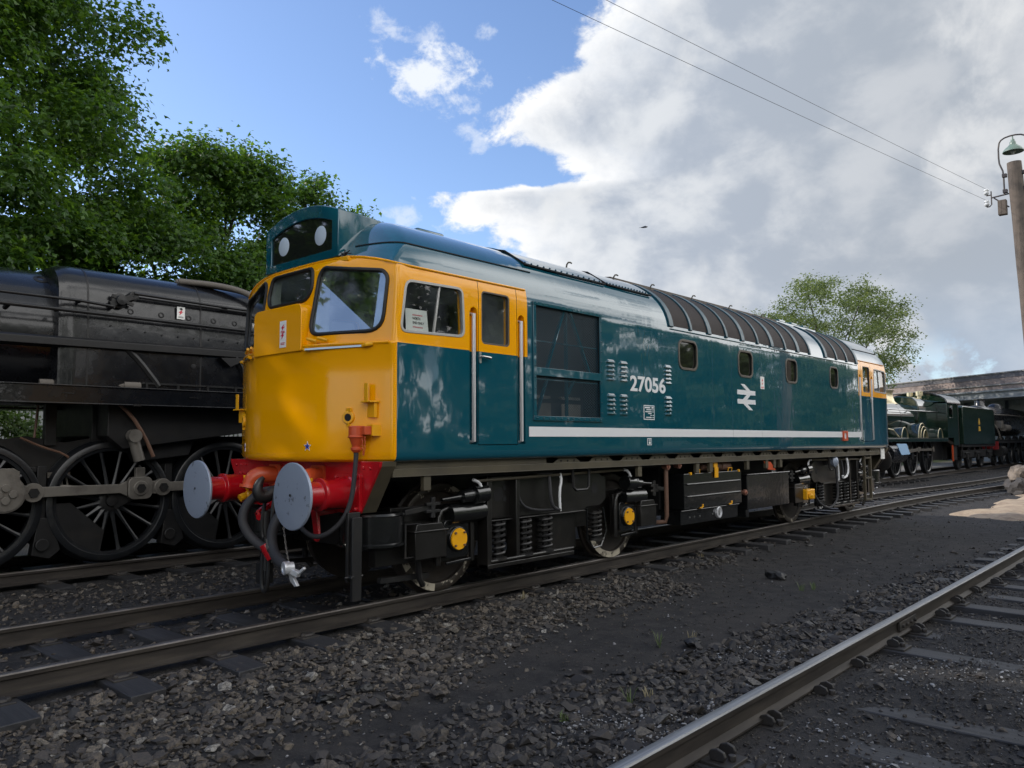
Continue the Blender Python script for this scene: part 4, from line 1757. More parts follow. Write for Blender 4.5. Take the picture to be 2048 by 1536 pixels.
for k in range(7):
    a_ = R(-70 + 23 * k)
    g.tube([(hx - .02, hy, hz - .01), (hx - .03, hy + .05 * math.sin(a_), hz + .02 * math.cos(a_)), (hx - .02, hy + .10 * math.sin(a_), hz + .035 * math.cos(a_) + (.01 if k % 2 else -.012))], .006, 5)
g.build('dry_twigs', M['black2'], cabN)
# sign leaning in the near side window: NORTH END ONLY
sg = thing('paper_sign', (-6.62, -1.29, 2.53), 'white card sign reading NORTH END ONLY leaning inside the cab side window', 'sign')
g = G()
g.add([(-6.80, -1.272, 2.56), (-6.52, -1.272, 2.56), (-6.535, -1.262, 2.765), (-6.80, -1.262, 2.765)], [(0, 1, 2, 3)])
g.build('card', M['paper'], sg, 0)
for body, z, h, mt, x0, wd in (('NORTH', 2.668, .03, 'blackink', -6.715, .095), ('END ONLY', 2.626, .03, 'blackink', -6.715, .14)):
    v_, f_ = text_mesh(body, .04, .001)
    a0 = min(p[0] for p in v_); a1 = max(p[0] for p in v_)
    g = G()
    g.add([(x0 + (p[0] - a0) * wd / (a1 - a0), -1.2745 + .05 * (z + p[1] - 2.56), z + p[1] * .8) for p in v_], f_)
    g.build('lettering', M[mt], sg, 0)
g = G()
for z in (2.705, 2.590):
    for k in range(9):
        g.add([(-6.715 + k * .014, -1.2745 + .05 * (z - 2.56), z), (-6.706 + k * .014, -1.2745 + .05 * (z - 2.56), z), (-6.706 + k * .014, -1.2742 + .05 * (z - 2.548), z + .011), (-6.715 + k * .014, -1.2742 + .05 * (z - 2.548), z + .011)], [(0, 1, 2, 3)])
g.build('red_print', M['redink'], sg, 0)
# cab furniture seen through the glass
g = G()
g.box(-6.95, -6.55, -1.15, -.45, 1.6, 2.48)
g.box(-6.93, -6.60, .45, 1.15, 1.6, 2.46)
g.build('driving_desk', M['interior'], PART['cab_interior-'], bevel=.02)
g = G()
g.box(-5.5, -5.32, -.3, .5, 1.6, 3.1)
g.box(-6.2, -5.9, .3, .75, 1.6, 2.25)
g.box(-6.0, -5.9, .3, .75, 2.25, 2.75)
g.build('seat', M['black2'], PART['cab_interior-'], bevel=.03)

# roof: bolted hatch panels, grille bays, walkway, fittings
roof = PART['roof']


def rp(x, z, sy=-1, off=.0):
    return (x, sy * (roof_w(z) + off), z + off * .4)


def roof_patch(x0, x1, z0, z1, off, n=9, sy=-1):
    g = G()
    vs = []
    for i in range(n + 1):
        a = math.asin((z0 - 2.95) / .915) + (math.asin(min(1, (z1 - 2.95) / .915)) - math.asin((z0 - 2.95) / .915)) * i / n
        z = 2.95 + .915 * math.sin(a)
        for x in (x0, x1):
            for o in (0, off):
                vs.append(rp(x, z, sy, o))
    fs = []
    for i in range(n):
        a = i * 4; b = a + 4
        fs += [(a + 1, a + 3, b + 3, b + 1), (a, b, b + 2, a + 2), (a, a + 1, b + 1, b), (a + 2, b + 2, b + 3, a + 3)]
    fs += [(0, 2, 3, 1), (n * 4, n * 4 + 1, n * 4 + 3, n * 4 + 2)]
    g.add(vs, fs)
    return g


for sy in (-1, 1):
    bays = [(-2.18 + .537 * k, -2.18 + .537 * (k + 1)) for k in range(9)] + [(3.42 + .56 * k, 3.42 + .56 * (k + 1)) for k in range(3)]
    for x0, x1 in bays:
        g = roof_patch(x0 + .045, x1 - .045, 3.085, 3.70, .006, sy=sy)
        g.build('roof_grille', M['roofmesh'], roof, 40)
    ribs = [(-2.18 + .537 * k, .055 if k % 2 == 0 else .03) for k in range(10)] + [(3.42 + .56 * k, .055 if k % 3 == 0 else .03) for k in range(4)]
    for x, hw in ribs:
        g = roof_patch(x - hw, x + hw, 3.06, 3.72, .022, sy=sy)
        g.build('roof_rib', M['rib'], roof, 40, bevel=.006)
    for x0, x1 in ((-4.95, -3.42), (-3.36, -2.35)):
        g = roof_patch(x0, x1, 3.50, 3.86, .016, sy=sy)
        for k in range(14):
            x = x0 + .05 + (x1 - x0 - .1) * k / 13
            for z in (3.53, 3.84):
                p = Vector(rp(x, z, sy, .014))
                g.cyl(p, p + Vector((0, sy * .010, .012)), .012, n=6)
        g.build('bolted_hatch', M['blue'], roof, 40, bevel=.003)
        g = G()
        g.tube([rp(x0, 3.86, sy, .02), rp(x0, 3.70, sy, .022), rp(x0, 3.50, sy, .022), rp((x0 + x1) / 2, 3.49, sy, .022), rp(x1, 3.49, sy, .022)], .013, 6)
        g.build('hatch_edge', M['darkgap'], roof)
g = G()
g.prism([(-.46, 3.80), (.46, 3.80), (.44, 3.875), (.2, 3.90), (-.2, 3.90), (-.44, 3.875)], 'x', -2.3, 3.3)
g.build('walkway', M['rooffelt'], roof, 30, bevel=.01)
g = G()
g.prism([(-.46, 3.80), (.46, 3.80), (.44, 3.87), (.2, 3.895), (-.2, 3.895), (-.44, 3.87)], 'x', 3.32, 5.3)
for x in (3.7, 4.3, 4.9):
    g.box(x - .15, x + .15, -.40, -.1, 3.88, 3.925)
g.build('roof_cover', M['blue'], roof, 30, bevel=.012)
for x in (-3.40, -2.32, -1.35, -.1, 1.2, 2.5):
    g = G()
    y = -.50
    g.tube([(x, y, 3.80), (x, y - .01, 3.855), (x + .02, y - .02, 3.885), (x + .06, y - .02, 3.892), (x + .09, y - .02, 3.885)], .011, 8)
    g.build('lifting_hook', M['beige'], roof)
g = G()
g.box(-6.10, -5.70, -.62, -.5, 3.72, 3.80)
g.build('roof_vent', M['blue'], roof, bevel=.03, seg=3)

# ------------------------------------------------------------------ underframe, buffers, bogies of the diesel
for sy in (-1, 1):
    g = G()
    g.box(-6.93, 6.93, sy * 1.235, sy * 1.255, 1.205, 1.275)
    g.box(-6.93, 6.93, sy * 1.12, sy * 1.255, 1.197, 1.207)
    g.box(-6.93, -4.75, sy * 1.225, sy * 1.252, 1.275, 1.336)
    g.box(6.2, 6.93, sy * 1.225, sy * 1.252, 1.275, 1.336)
    x = -4.62
    while x < 6.0:
        w_ = .50
        g.prism([(x, 1.270), (x + w_, 1.270), (x + w_ - .10, 1.334), (x + .10, 1.334)], 'y', sy * 1.228, sy * 1.25)
        x += .66
    for xx in (-6.5, -2.85, -1.35, -.95, .25, .95, 1.25, 1.5):
        g.box(xx - .045, xx + .045, sy * 1.19, sy * 1.24, 1.06, 1.20)
    sb = g.build('solebar', M['beige'], loco, 0, bevel=.004)
    x = -4.62
    hp = None
    while x < 6.0:
        for k in (.13, .25, .37):
            if hp is None:
                g = G()
                g.cyl((0, sy * 1.249, 1.297), (0, sy * 1.253, 1.297), .013, n=8)
                hp = g.build('bolt_hole', M['darkgap'], sb, 0)
                q_ = hp
            else:
                q_ = hp.copy()
                C.objects.link(q_)
            q_.location.x = x + k
        x += .66
g = G()
g.box(-6.9, 6.9, -1.11, 1.11, 1.16, 1.335)
g.box(-1.7, 2.1, -.80, .80, .45, 1.16)
g.build('underfloor', M['darkgap'], loco, 0)

for s in (1, -1):
    hs = [(-1.315, 1.345), (-1.305, 1.30), (-1.02, .872), (1.02, .872), (1.305, 1.30), (1.315, 1.345)]
    g = G()
    g.prism(hs, 'x', s * -7.125, s * -7.095)
    g.box(s * -7.14, s * -7.125, -1.0, 1.0, .872, .90)
    for y in (-1.18, -1.08, -.98, .98, 1.08, 1.18):
        g.cyl((s * -7.125, y, 1.285), (s * -7.137, y, 1.285), .013, n=8)
    hd = g.build('buffer_beam', M['red'] if s == 1 else M['black2'], loco, 0, bevel=.004)
    g = G()
    g.prism([(y * .985, z) for y, z in hs], 'x', s * -7.095, s * -6.92)
    g.build('beam_gusset', M['beige'], hd, 0, bevel=.004)
    for sy in (-1, 1):
        y = sy * .868
        g = G()
        g.prism(rrect(y - .19, y + .19, .88, 1.235, .03), 'x', s * -7.155, s * -7.12)
        for a, b in ((-1, -1), (1, -1), (1, 1), (-1, 1)):
            g.cyl((s * -7.155, y + a * .15, 1.057 + b * .14), (s * -7.185, y + a * .15, 1.057 + b * .14), .020, n=6)
        g.lathe((s * -7.15, y, 1.055), (s * -1, 0, 0), [(0, .165), (.02, .142), (.26, .138), (.28, .150), (.31, .150), (.325, .118), (.535, .112), (.545, .125), (.56, .125), (.56, 0)], 32)
        for k in range(5):
            a = R(40 + k * 25) if s == 1 else R(40 + k * 25)
            g.box(s * -7.52, s * -7.66, y + .112 * math.cos(a) - .008, y + .112 * math.cos(a) + .008, 1.055 + .112 * math.sin(a) - .008, 1.055 + .112 * math.sin(a) + .006)
        bf = g.build('buffer', M['red'] if s == 1 else M['black2'], loco, 35, bevel=.003)
        if s == 1:
            bf['label'] = 'red buffer housing with a round grey head'
        g = G()
        g.lathe((s * -7.70, y, 1.055), (s * -1, 0, 0), [(0, .06), (.002, .275), (.008, .290), (.022, .292), (.030, .286), (.036, .25), (.041, .15), (.044, .0)], 48)
        g.build('buffer_head', M['buffer'] if s == 1 else M['black2'], bf, 30)
        g = G()
        g.cyl((s * -7.7405, y, 1.065), (s * -7.7465, y, 1.065), .012, n=14)
        g.build('grease_hole', M['darkgap'], bf, 0)
        # orange elbow and cock beside the hook
        ye = sy * .46
        g = G()
        g.tube([(s * -7.10, ye - sy * .08, 1.19), (s * -7.20, ye - sy * .05, 1.20), (s * -7.30, ye, 1.19), (s * -7.345, ye + sy * .03, 1.13), (s * -7.36, ye + sy * .03, 1.06)], [.085, .085, .085, .08, .075], 14, 1)
        g.cyl((s * -7.355, ye + sy * .03, 1.09), (s * -7.362, ye + sy * .03, 1.06), .098, n=16)
        g.prism(rrect(ye - sy * .08 - .11, ye - sy * .08 + .11, 1.08, 1.30, .02), 'x', s * -7.12, s * -7.145)
        g.build('control_pipe_elbow', M['orange'], loco, 35)
        g = G()
        yt = sy * .60
        g.cyl((s * -7.10, yt, 1.0), (s * -7.36, yt, .985), .026, n=10)
        g.lathe((s * -7.30, yt, 1.03), (0, 0, -1), [(0, .02), (.01, .038), (.05, .045), (.09, .036), (.10, .022), (.12, .02)], 12)
        g.cyl((s * -7.34, yt, .985), (s * -7.40, yt, .96), .032, .038, n=10)
        g.tube([(s * -7.31, yt, 1.03), (s * -7.33, yt + .025, 1.07), (s * -7.335, yt + .03, 1.19)], [.014, .012, .014], 8)
        g.build('air_cock', M['yellow2'], loco, 35)
    # draw hook and screw coupling
    g = G()
    g.tube([(s * -7.10, 0, 1.06), (s * -7.28, 0, 1.06), (s * -7.38, 0, 1.05), (s * -7.46, 0, 1.0), (s * -7.53, 0, 1.01), (s * -7.555, 0, 1.08), (s * -7.53, 0, 1.15), (s * -7.49, 0, 1.185)],
           [.05, .055, .062, .066, .06, .05, .038, .02], 12, 2)
    g.tube([(s * -7.40, -.07, 1.06), (s * -7.44, -.085, .86), (s * -7.45, -.09, .62), (s * -7.45, .0, .56), (s * -7.45, .09, .62), (s * -7.44, .085, .86), (s * -7.40, .07, 1.06)], .020, 8, 2)
    g.cyl((s * -7.45, 0, .62), (s * -7.45, 0, .30), .028, n=10)
    g.tube([(s * -7.45, -.055, .46), (s * -7.46, -.06, .16), (s * -7.46, 0, .09), (s * -7.46, .06, .16), (s * -7.45, .055, .46)], .020, 8, 2)
    g.build('draw_hook', M['black2'], loco, 40)
    # air and vacuum hoses
    g = G()
    g.tube([(s * -7.14, .10, 1.03), (s * -7.30, .10, 1.06), (s * -7.45, .12, 1.04), (s * -7.58, .16, .93), (s * -7.62, .165, .78), (s * -7.58, .10, .64), (s * -7.52, .0, .55), (s * -7.49, -.05, .52)], .044, 14, 2)
    h1 = g.build('vacuum_hose', M['rubber'], loco, 50)
    g = G()
    g.cyl((s * -7.49, -.03, .53), (s * -7.47, -.12, .455), .045, n=12)
    g.cyl((s * -7.50, -.07, .565), (s * -7.45, -.13, .43), .06, n=12)
    g.bar((s * -7.47, -.02, .47), (s * -7.46, -.16, .55), .05, .04)
    g.build('hose_coupling', M['red'], h1, 40, bevel=.004)
    g = G()
    g.box(s * -7.45, s * -7.35, .02, .19, .17, .36)
    g.cyl((s * -7.40, .10, .36), (s * -7.40, .10, .86), .05, n=12)
    g.build('coupling_stowage', M['black2'], loco, 40, bevel=.01)
    g = G()
    g.tube([(s * -7.14, -.30, .93), (s * -7.34, -.28, .93), (s * -7.46, -.26, .86), (s * -7.53, -.235, .72), (s * -7.54, -.25, .58), (s * -7.57, -.36, .49), (s * -7.61, -.52, .445), (s * -7.62, -.63, .425)], .048, 14, 2)
    h2 = g.build('air_hose', M['rubber'], loco, 50)
    g = G()
    g.tube([(s * -7.535, -.235, .625), (s * -7.545, -.25, .575), (s * -7.555, -.29, .535)], .0495, 14)
    g.build('hose_tape', M['rodsteel'], h2)
    g = G()
    g.cyl((s * -7.62, -.61, .43), (s * -7.625, -.70, .405), .045, .050, n=14)
    g.lathe((s * -7.655, -.69, .42), (s * -1, .25, 0), [(-.06, .05), (0, .052), (.01, .058), (.03, .058), (.032, .040), (.022, .036), (.020, 0)], 18)
    g.bar((s * -7.63, -.70, .40), (s * -7.60, -.80, .37), .05, .05)
    g.bar((s * -7.60, -.80, .38), (s * -7.58, -.86, .43), .03, .025)
    g.prism([(-.66, .36), (-.72, .355), (-.80, .27), (-.76, .26), (-.69, .30)], 'x', s * -7.62, s * -7.59)
    g.cyl((s * -7.63, -.68, .44), (s * -7.63, -.68, .475), .014, n=8)
    g.build('hose_gladhand', M['silver'], h2, 40, bevel=.004)
    g = G()
    a = Vector((s * -7.56, -.47, .79)); b = Vector((s * -7.63, -.68, .48))
    m_ = 13
    for k in range(m_):
        p = a.lerp(b, (k + .5) / m_) + Vector((0, 0, -.03 * math.sin(PI * (k + .5) / m_)))
        dd = (b - a).normalized() * .019
        e = Vector((0, 0, 0)) + ((Vector((s * .007, 0, 0))) if k % 2 else Vector((0, .006, .004)))
        g.tube([p - dd, p - dd * .3 + e, p + dd * .3 + e, p + dd, p + dd * .3 - e, p - dd * .3 - e], .0032, 5, closed=True)
    g.build('hose_chain', M['rodsteel'], h2)
    g = G()
    g.prism([(-.60, .90), (-.70, .90), (-.715, .80), (-.73, .66), (-.70, .62), (-.66, .63), (-.645, .72), (-.62, .82)], 'x', s * -7.36, s * -7.33)
    g.bar((s * -7.12, -.66, .89), (s * -7.36, -.66, .87), .06, .05)
    g.build('stowage_hook', M['red'], loco, 0, bevel=.005)
    g = G()
    g.bar((s * -7.10, -.40, .91), (s * -7.38, -.48, .93), .05, .05)
    g.cyl((s * -7.38, -.48, .93), (s * -7.44, -.52, .925), .035, n=10)
    g.tube([(s * -7.30, .20, .90), (s * -7.42, .22, .84), (s * -7.47, .10, .80)], .03, 8, 1)
    g.build('brake_pipe_stub', M['red'], loco, 40)

# dark pipes, ladder-like step iron at the front corner
for s in (1, -1):
    for sy in (-s,):
        g = G()
        g.box(s * -7.22, s * -7.32, sy * 1.16, sy * 1.19, .14, .86)
        g.box(s * -7.20, s * -7.33, sy * 1.10, sy * 1.135, .30, .90)
        g.bar((s * -7.21, sy * 1.12, .84), (s * -7.30, sy * 1.12, .62), .02, .03)
        g.cyl((s * -7.37, sy * 1.15, .345), (s * -7.18, sy * 1.15, .345), .014, n=8)
        g.cyl((s * -7.32, sy * 1.12, .345), (s * -7.32, sy * 1.20, .345), .02, n=8)
        g.build('guard_iron', M['black2'], loco, 40, bevel=.004)

WHEEL_R = .545


def wheel_mesh(y, sy):
    g = G()
    g.lathe((0, y, 0), (0, sy, 0), [(-.13, .10), (-.13, .545 + .028), (-.10, .545 + .028), (-.085, .547), (.0, .541), (.002, .47), (-.03, .455), (-.045, .20), (-.02, .15), (.02, .13), (.03, .0)], 48)
    n = 48
    for i, f in enumerate(g.f):
        pass
    return g


for s in (1, -1):
    xb = s * -4.421
    bo = thing  # (keeps the helper name in view)
    # frame plates and ends
    g = G()
    for sy in (-1, 1):
        y0, y1 = sy * .98, sy * 1.03
        pts = [(-1.02, .70), (.62, .685), (.72, .72), (.98, .72), (1.10, .80), (1.10, 1.06), (.95, 1.12), (-1.15, 1.13), (-1.15, .78)]
        g.prism([(xb + s * -1 * -u if False else xb + u * (1 if s == 1 else -1), v) for u, v in pts], 'y', y0, y1)
        # lower flange, edge beads, vertical posts beside the axlebox
        sx = 1 if s == 1 else -1
        g.box(xb + sx * -1.03, xb + sx * .62, sy * .98, sy * 1.075, .672, .69)
        g.box(xb + sx * -1.15, xb + sx * -1.08, sy * .98, sy * 1.13, .20, 1.15)
        g.box(xb + sx * -.70, xb + sx * -.645, sy * .98, sy * 1.13, .20, 1.15)
        g.box(xb + sx * -1.15, xb + sx * -.645, sy * .98, sy * 1.13, 1.11, 1.15)
        g.box(xb + sx * -1.15, xb + sx * .30, sy * 1.0, sy * 1.14, .20, .245)
        g.tube([(xb + sx * -1.10, sy * 1.12, .27), (xb + sx * .3, sy * 1.12, .275)], .022, 8)
        g.box(xb + sx * -.35, xb + sx * .55, sy * .85, sy * .97, .24, .66)
        # horn-guide arches over the axleboxes
        for ax in (-1.524, 1.524):
            X = xb + sx * ax
            g.tube([(X + q * .235, sy * 1.035, z) for q, z in ((-1, .30), (-1, .74), (-.75, .86), (.75, .86), (1, .74), (1, .30))], .030, 8, 1)
            g.box(X - .21, X + .21, sy * .93, sy * .99, .32, .84)
        # lipped equaliser block in front of and behind the bogie
        for ax, w_ in ((-1.93, .20), (1.93, .19)):
            X = xb + sx * ax
            g.prism([(X - w_, .40), (X + w_, .40), (X + w_, .64), (X + w_ * .7, .735), (X - w_ * .9, .735), (X - w_, .66)], 'y', sy * .86, sy * 1.13)
            g.box(X - w_ * 1.1, X + w_ * 1.1, sy * .84, sy * 1.145, .655, .672)
        # coupling end of frame
        g.bar((xb + sx * -2.45, sy * .88, .50), (xb + sx * -1.7, sy * .88, .50), .10, .30)
        g.bar((xb + sx * 1.7, sy * .88, .50), (xb + sx * 2.2, sy * .88, .50), .10, .25)
    g.box(xb - 2.2, xb + 2.2, -.84, .84, .46, .88)
    bog = g.build('bogie', M['bogie'], loco, 35, bevel=.006)
    # brighter details as separate pieces of the bogie
    for sy in (-1, 1):
        sx = 1 if s == 1 else -1
        for ax in (-1.524, 1.524):
            X = xb + sx * ax
            w_ = wheel_mesh(sy * .80, sy)
            w_.v = [(p[0] + X, p[1], p[2] + WHEEL_R) for p in w_.v]
            wo = w_.build('wheel', M['wheel'], bog, 40)
            g = G()
            g.lathe((X, sy * .80, WHEEL_R), (0, sy, 0), [(-.086, .550), (.003, .5445), (.007, .535), (.007, .47), (.003, .465)], 60)
            g.f = g.f[:-2]
            g.mi = g.mi[:len(g.f)]
            g.build('tyre', M['tyre'] if s == 1 or ax > 9 else M['tyre'], bog, 40)
            g = G()
            g.prism(rrect(X - .17, X + .17, .36, .74, .05), 'y', sy * .98, sy * 1.06)
            g.cyl((X, sy * 1.05, .545), (X, sy * 1.09, .545), .128, .122, n=28)
            g.bar((X - .14, sy * 1.05, .31), (X + .20, sy * 1.05, .325), .03, .03)
            g.build('axlebox', M['black'], bog, 35, bevel=.006)
            g = G()
            g.cyl((X, sy * 1.09, .545), (X, sy * 1.104, .545), .108, .105, n=32)
            mt_ = M['yellow2'] if s == 1 else M['black']
            c_ = g.build('axlebox_cover', mt_, bog, 35)
            for a in (45, 135, 225, 315):
                g = G()
                g.cyl((X + .088 * math.cos(R(a)), sy * 1.10, .545 + .088 * math.sin(R(a))), (X + .088 * math.cos(R(a)), sy * 1.122, .545 + .088 * math.sin(R(a))), .012, n=6)
                g.build('cover_bolt', M['rustpipe'] if s == 1 else M['black'], bog, 35)
            if s == 1:  # paler arc bands set low on the tyres
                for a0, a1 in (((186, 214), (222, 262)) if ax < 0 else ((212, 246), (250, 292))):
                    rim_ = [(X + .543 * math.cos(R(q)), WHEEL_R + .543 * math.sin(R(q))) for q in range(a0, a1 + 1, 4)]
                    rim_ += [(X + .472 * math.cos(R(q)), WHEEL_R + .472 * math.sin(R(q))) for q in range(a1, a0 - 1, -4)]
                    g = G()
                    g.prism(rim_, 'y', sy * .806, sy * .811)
                    g.build('pale_rim_patch', M['rimpale'], bog, 0)
            if s == 1:
                # cast lettering on the cover
                v_, f_ = text_mesh('SKF', .06, .001)
                gg = G()
                k = .115 / (max(p[0] for p in v_) - min(p[0] for p in v_))
                gg.add([(X + (p[0] * k - .058) * (1 if sy < 0 else -1), sy * 1.1052, .525 + p[1] * k) for p in v_], f_)
                gg.build('cast_lettering', M['yellow2'], bog, 0)
        # coil springs
        for ax, z0, z1, r_ in ((-.93, .30, .66, .075), (-.50, .30, .66, .075), (-.14, .30, .66, .075), (.82, .34, .66, .072)):
            X = xb + sx * ax
            g = G()
            g.helix((X, sy * 1.06), r_, z0, z1, 6, .017)
            g.cyl((X, sy * 1.06, z0 - .03), (X, sy * 1.06, z0), r_ + .03, n=14)
            g.cyl((X, sy * 1.06, z0), (X, sy * 1.06, z1), .035, n=8)
            g.build('coil_spring', M['black2'], bog, 50)
        g = G()
        X = xb + sx * .82
        g.tube([(X - sx * .17, sy * 1.07, .70), (X - sx * .17, sy * 1.07, .33), (X - sx * .05, sy * 1.07, .22), (X + sx * .10, sy * 1.07, .23), (X + sx * .22, sy * 1.07, .40), (X + sx * .16, sy * 1.07, .70)], .016, 6)
        g.build('spring_hanger', M['black'], bog)
        # brake cylinders lying along the frame
        for ax, d in ((-1.45, -1), (1.72, 1)):
            X = xb + sx * ax
            g = G()
            g.lathe((X + sx * .30 * -d, sy * 1.10, .985), (sx * d, 0, -.06), [(0, .088), (.005, .094), (.17, .094), (.175, .10), (.19, .10), (.195, .07), (.35, .062), (.36, .03), (.50, .022), (.62, .02)], 24)
            g.cyl((X + sx * .30 * -d, sy * 1.03, .80), (X + sx * .18 * d, sy * 1.03, .79), .11, n=20)
            g.build('brake_cylinder', M['black'], bog, 35)
            g = G()
            Xr = X + sx * d * .42
            g.box(Xr - .09, Xr + .09, sy * 1.06, sy * 1.10, .83, .86)
            g.box(Xr - .09, Xr + .09, sy * 1.06, sy * 1.10, .90, .93)
            g.cyl((Xr, sy * 1.08, .78), (Xr, sy * 1.08, .98), .028, n=10)
            g.bar((Xr + sx * d * .02, sy * 1.05, .88), (Xr + sx * d * .34, sy * 1.05, .85), .05, .05)
            g.build('brake_lever', M['black2'], bog, 40, bevel=.004)
        # pipework: pale air pipe along the top
        g = G()
        zt = 1.125
        g.tube([(xb + sx * -1.32, sy * 1.13, 1.115), (xb + sx * .9, sy * 1.13, 1.145), (xb + sx * 1.35, sy * 1.13, 1.15)], .017, 8)
        g.build('air_pipe', M['beige'], bog)
        g = G()
        g.tube([(xb + sx * -1.36, sy * 1.13, 1.13), (xb + sx * -1.27, sy * 1.135, 1.10), (xb + sx * -1.24, sy * 1.14, 1.02), (xb + sx * -1.19, sy * 1.14, .93), (xb + sx * -1.19, sy * 1.12, .90)], .017, 8, 1)
        g.build('white_pipe', M['white'], bog)
        g = G()
        g.tube([(xb + sx * .06, sy * 1.13, 1.15), (xb + sx * .06, sy * 1.15, 1.07), (xb + sx * .02, sy * 1.15, .95), (xb + sx * .03, sy * 1.15, .72)], .016, 8, 1)
        g.build('white_pipe', M['white'], bog)
        g = G()
        g.tube([(xb + sx * 1.35, sy * 1.13, 1.15), (xb + sx * 1.46, sy * 1.13, 1.14), (xb + sx * 1.55, sy * 1.14, .98), (xb + sx * 1.62, sy * 1.14, .93)], .017, 8, 1)
        g.build('white_pipe', M['white'], bog)
        g = G()
        g.tube([(xb + sx * -.15, sy * 1.14, 1.12), (xb + sx * -.17, sy * 1.17, .95), (xb + sx * -.14, sy * 1.17, .78), (xb + sx * .02, sy * 1.15, .735)], .020, 8, 2)
        g.tube([(xb + sx * -.62, sy * 1.06, 1.05), (xb + sx * -.58, sy * 1.07, .85), (xb + sx * -.40, sy * 1.07, .755), (xb + sx * -.02, sy * 1.1, .735)], .014, 8, 2)
        g.build('flexible_pipe', M['rubber'], bog)
        # rectangular stirrup and inspection holes
        g = G()
        X = xb + sx * .40
        g.tube([(X - .14, sy * 1.16, 1.19), (X - .13, sy * 1.16, .98), (X - .08, sy * 1.16, .945), (X + .12, sy * 1.16, .945), (X + .17, sy * 1.16, .98), (X + .18, sy * 1.16, 1.19)], .017, 8)
        g.box(X - .07, X + .05, sy * 1.03, sy * 1.09, 1.03, 1.13)
        g.build('stirrup', M['black2'], bog)
        for ax, z, r_ in ((-.88, .95, .075), (-.78, 1.02, .03), (-.78, .90, .03), (.86, .94, .07), (-1.0, .86, .03)):
            X = xb + sx * ax
            g = G()
            g.cyl((X, sy * 1.028, z), (X, sy * 1.0315, z), r_, n=20)
            g.build('frame_hole', M['darkgap'], bog, 0)
        # drum-shaped weight at the outer end
        g = G()
        X = xb + sx * -2.42
        g.lathe((X, sy * .84, .86), (0, 0, -1), [(0, .05), (.0, .30), (.02, .315), (.03, .305), (.27, .305), (.28, .325), (.30, .325), (.34, .22), (.36, .0)], 36)
        g.build('end_drum', M['black'], bog, 35)
        g = G()
        X = xb + sx * -1.93
        g.tube([(X - .30, sy * 1.10, .74), (X - .12, sy * 1.10, .74), (X - .12, sy * 1.10, .43), (X - .30, sy * 1.10, .43)], .013, 6, closed=True)
        g.tube([(X + sx * -.05, sy * .98, .45), (X + sx * -.02, sy * .98, .20), (X + sx * .05, sy * .95, .12)], .03, 8)
        g.bar((X + sx * -.45, sy * .9, .22), (X + sx * .15, sy * .9, .20), .05, .05)
        g.build('brake_rigging', M['black2'], bog, 40)

# tanks and boxes between the bogies
for sy in (-1, 1):
    g = G()
    g.box(-1.66, .10, sy * .82, sy * 1.19, .55, 1.05)
    for z in (.82, .645):
        g.cyl((-1.60, sy * 1.195, z + .08), (.04, sy * 1.195, z + .08), .016, n=8)
    g.box(-1.70, .03, sy * .82, sy * 1.15, .335, .53)
    g.box(-1.72, .05, sy * .80, sy * 1.175, .52, .54)
    ft = g.build('fuel_tank', M['black'], loco, 0, bevel=.008)
    g = G()
    for x in (-1.25, -.25):
        g.tube([(x - .06, sy * 1.17, 1.01), (x - .06, sy * 1.18, 1.10), (x + .06, sy * 1.18, 1.10), (x + .06, sy * 1.17, 1.01)], .009, 6)
    g.box(-.83, -.71, sy * 1.20, sy * 1.215, 1.12, 1.21)
    g.box(-.80, -.70, sy * 1.20, sy * 1.22, .97, 1.12)
    for x in (-1.47, .02):
        g.box(x - .02, x + .02, sy * 1.17, sy * 1.20, 1.03, 1.07)
    for x in (-1.18, -.28):
        g.box(x - .05, x + .05, sy * 1.16, sy * 1.20, .545, .565)
        g.box(x + .02, x + .05, sy * 1.16, sy * 1.20, .545, .60)
    g.build('yellow_clip', M['yellow2'], ft, 0, bevel=.003)
    g = G()
    g.lathe((-.62, sy * 1.15, .445), (0, sy, 0), [(0, .085), (.03, .085), (.035, .078), (.035, .062), (.025, .058), (.022, 0)], 24)
    g.build('fuel_gauge', M['silver'], ft, 35)
    g = G()
    g.box(-.645, -.615, sy * 1.172, sy * 1.180, .41, .48)
    for x in (-1.45, -1.32, -1.16, -.78):
        g.cyl((x, sy * 1.15, .43), (x, sy * 1.153, .43), .012, n=8)
    g.build('gauge_mark', M['steel'], ft, 0)
    g = G()
    g.box(.30, 1.90, sy * .82, sy * 1.19, .42, .965)
    g.box(.27, 1.93, sy * .80, sy * 1.21, .965, .985)
    g.box(.28, .38, sy * .82, sy * 1.17, .30, .42)
    g.build('battery_box', M['black'], loco, 0, bevel=.010)
    g = G()
    g.tube([(-2.09, sy * 1.16, 1.15), (-2.09, sy * 1.16, .50), (-2.09, sy * 1.14, .42), (-2.16, sy * 1.0, .40)], .030, 10)
    g.build('drain_pipe', M['rustpipe'], loco)
    g = G()
    for x, z in ((-2.10, 1.165), (-1.80, 1.175), (.21, .70)):
        g.lathe((x, sy * 1.12, z), (0, sy, 0), [(0, .03), (.05, .03), (.055, .045), (.09, .045), (.095, .02), (.11, .02)], 8)
    g.build('pipe_union', M['copper'], loco)
    g = G()
    g.cyl((-1.05, sy * 1.10, 1.13), (-.15, sy * 1.10, 1.13), .055, n=14)
    g.cyl((-.45, sy * 1.10, 1.13), (-.25, sy * 1.10, 1.13), .07, n=14)
    g.build('filler_pipe', M['rustpipe'], loco)
    g = G()
    g.prism([(.86, 1.18), (1.12, 1.16), (1.32, 1.02), (1.02, 1.035)], 'y', sy * 1.21, sy * 1.222)
    g.build('warning_flag', M['orange'], loco, 0)
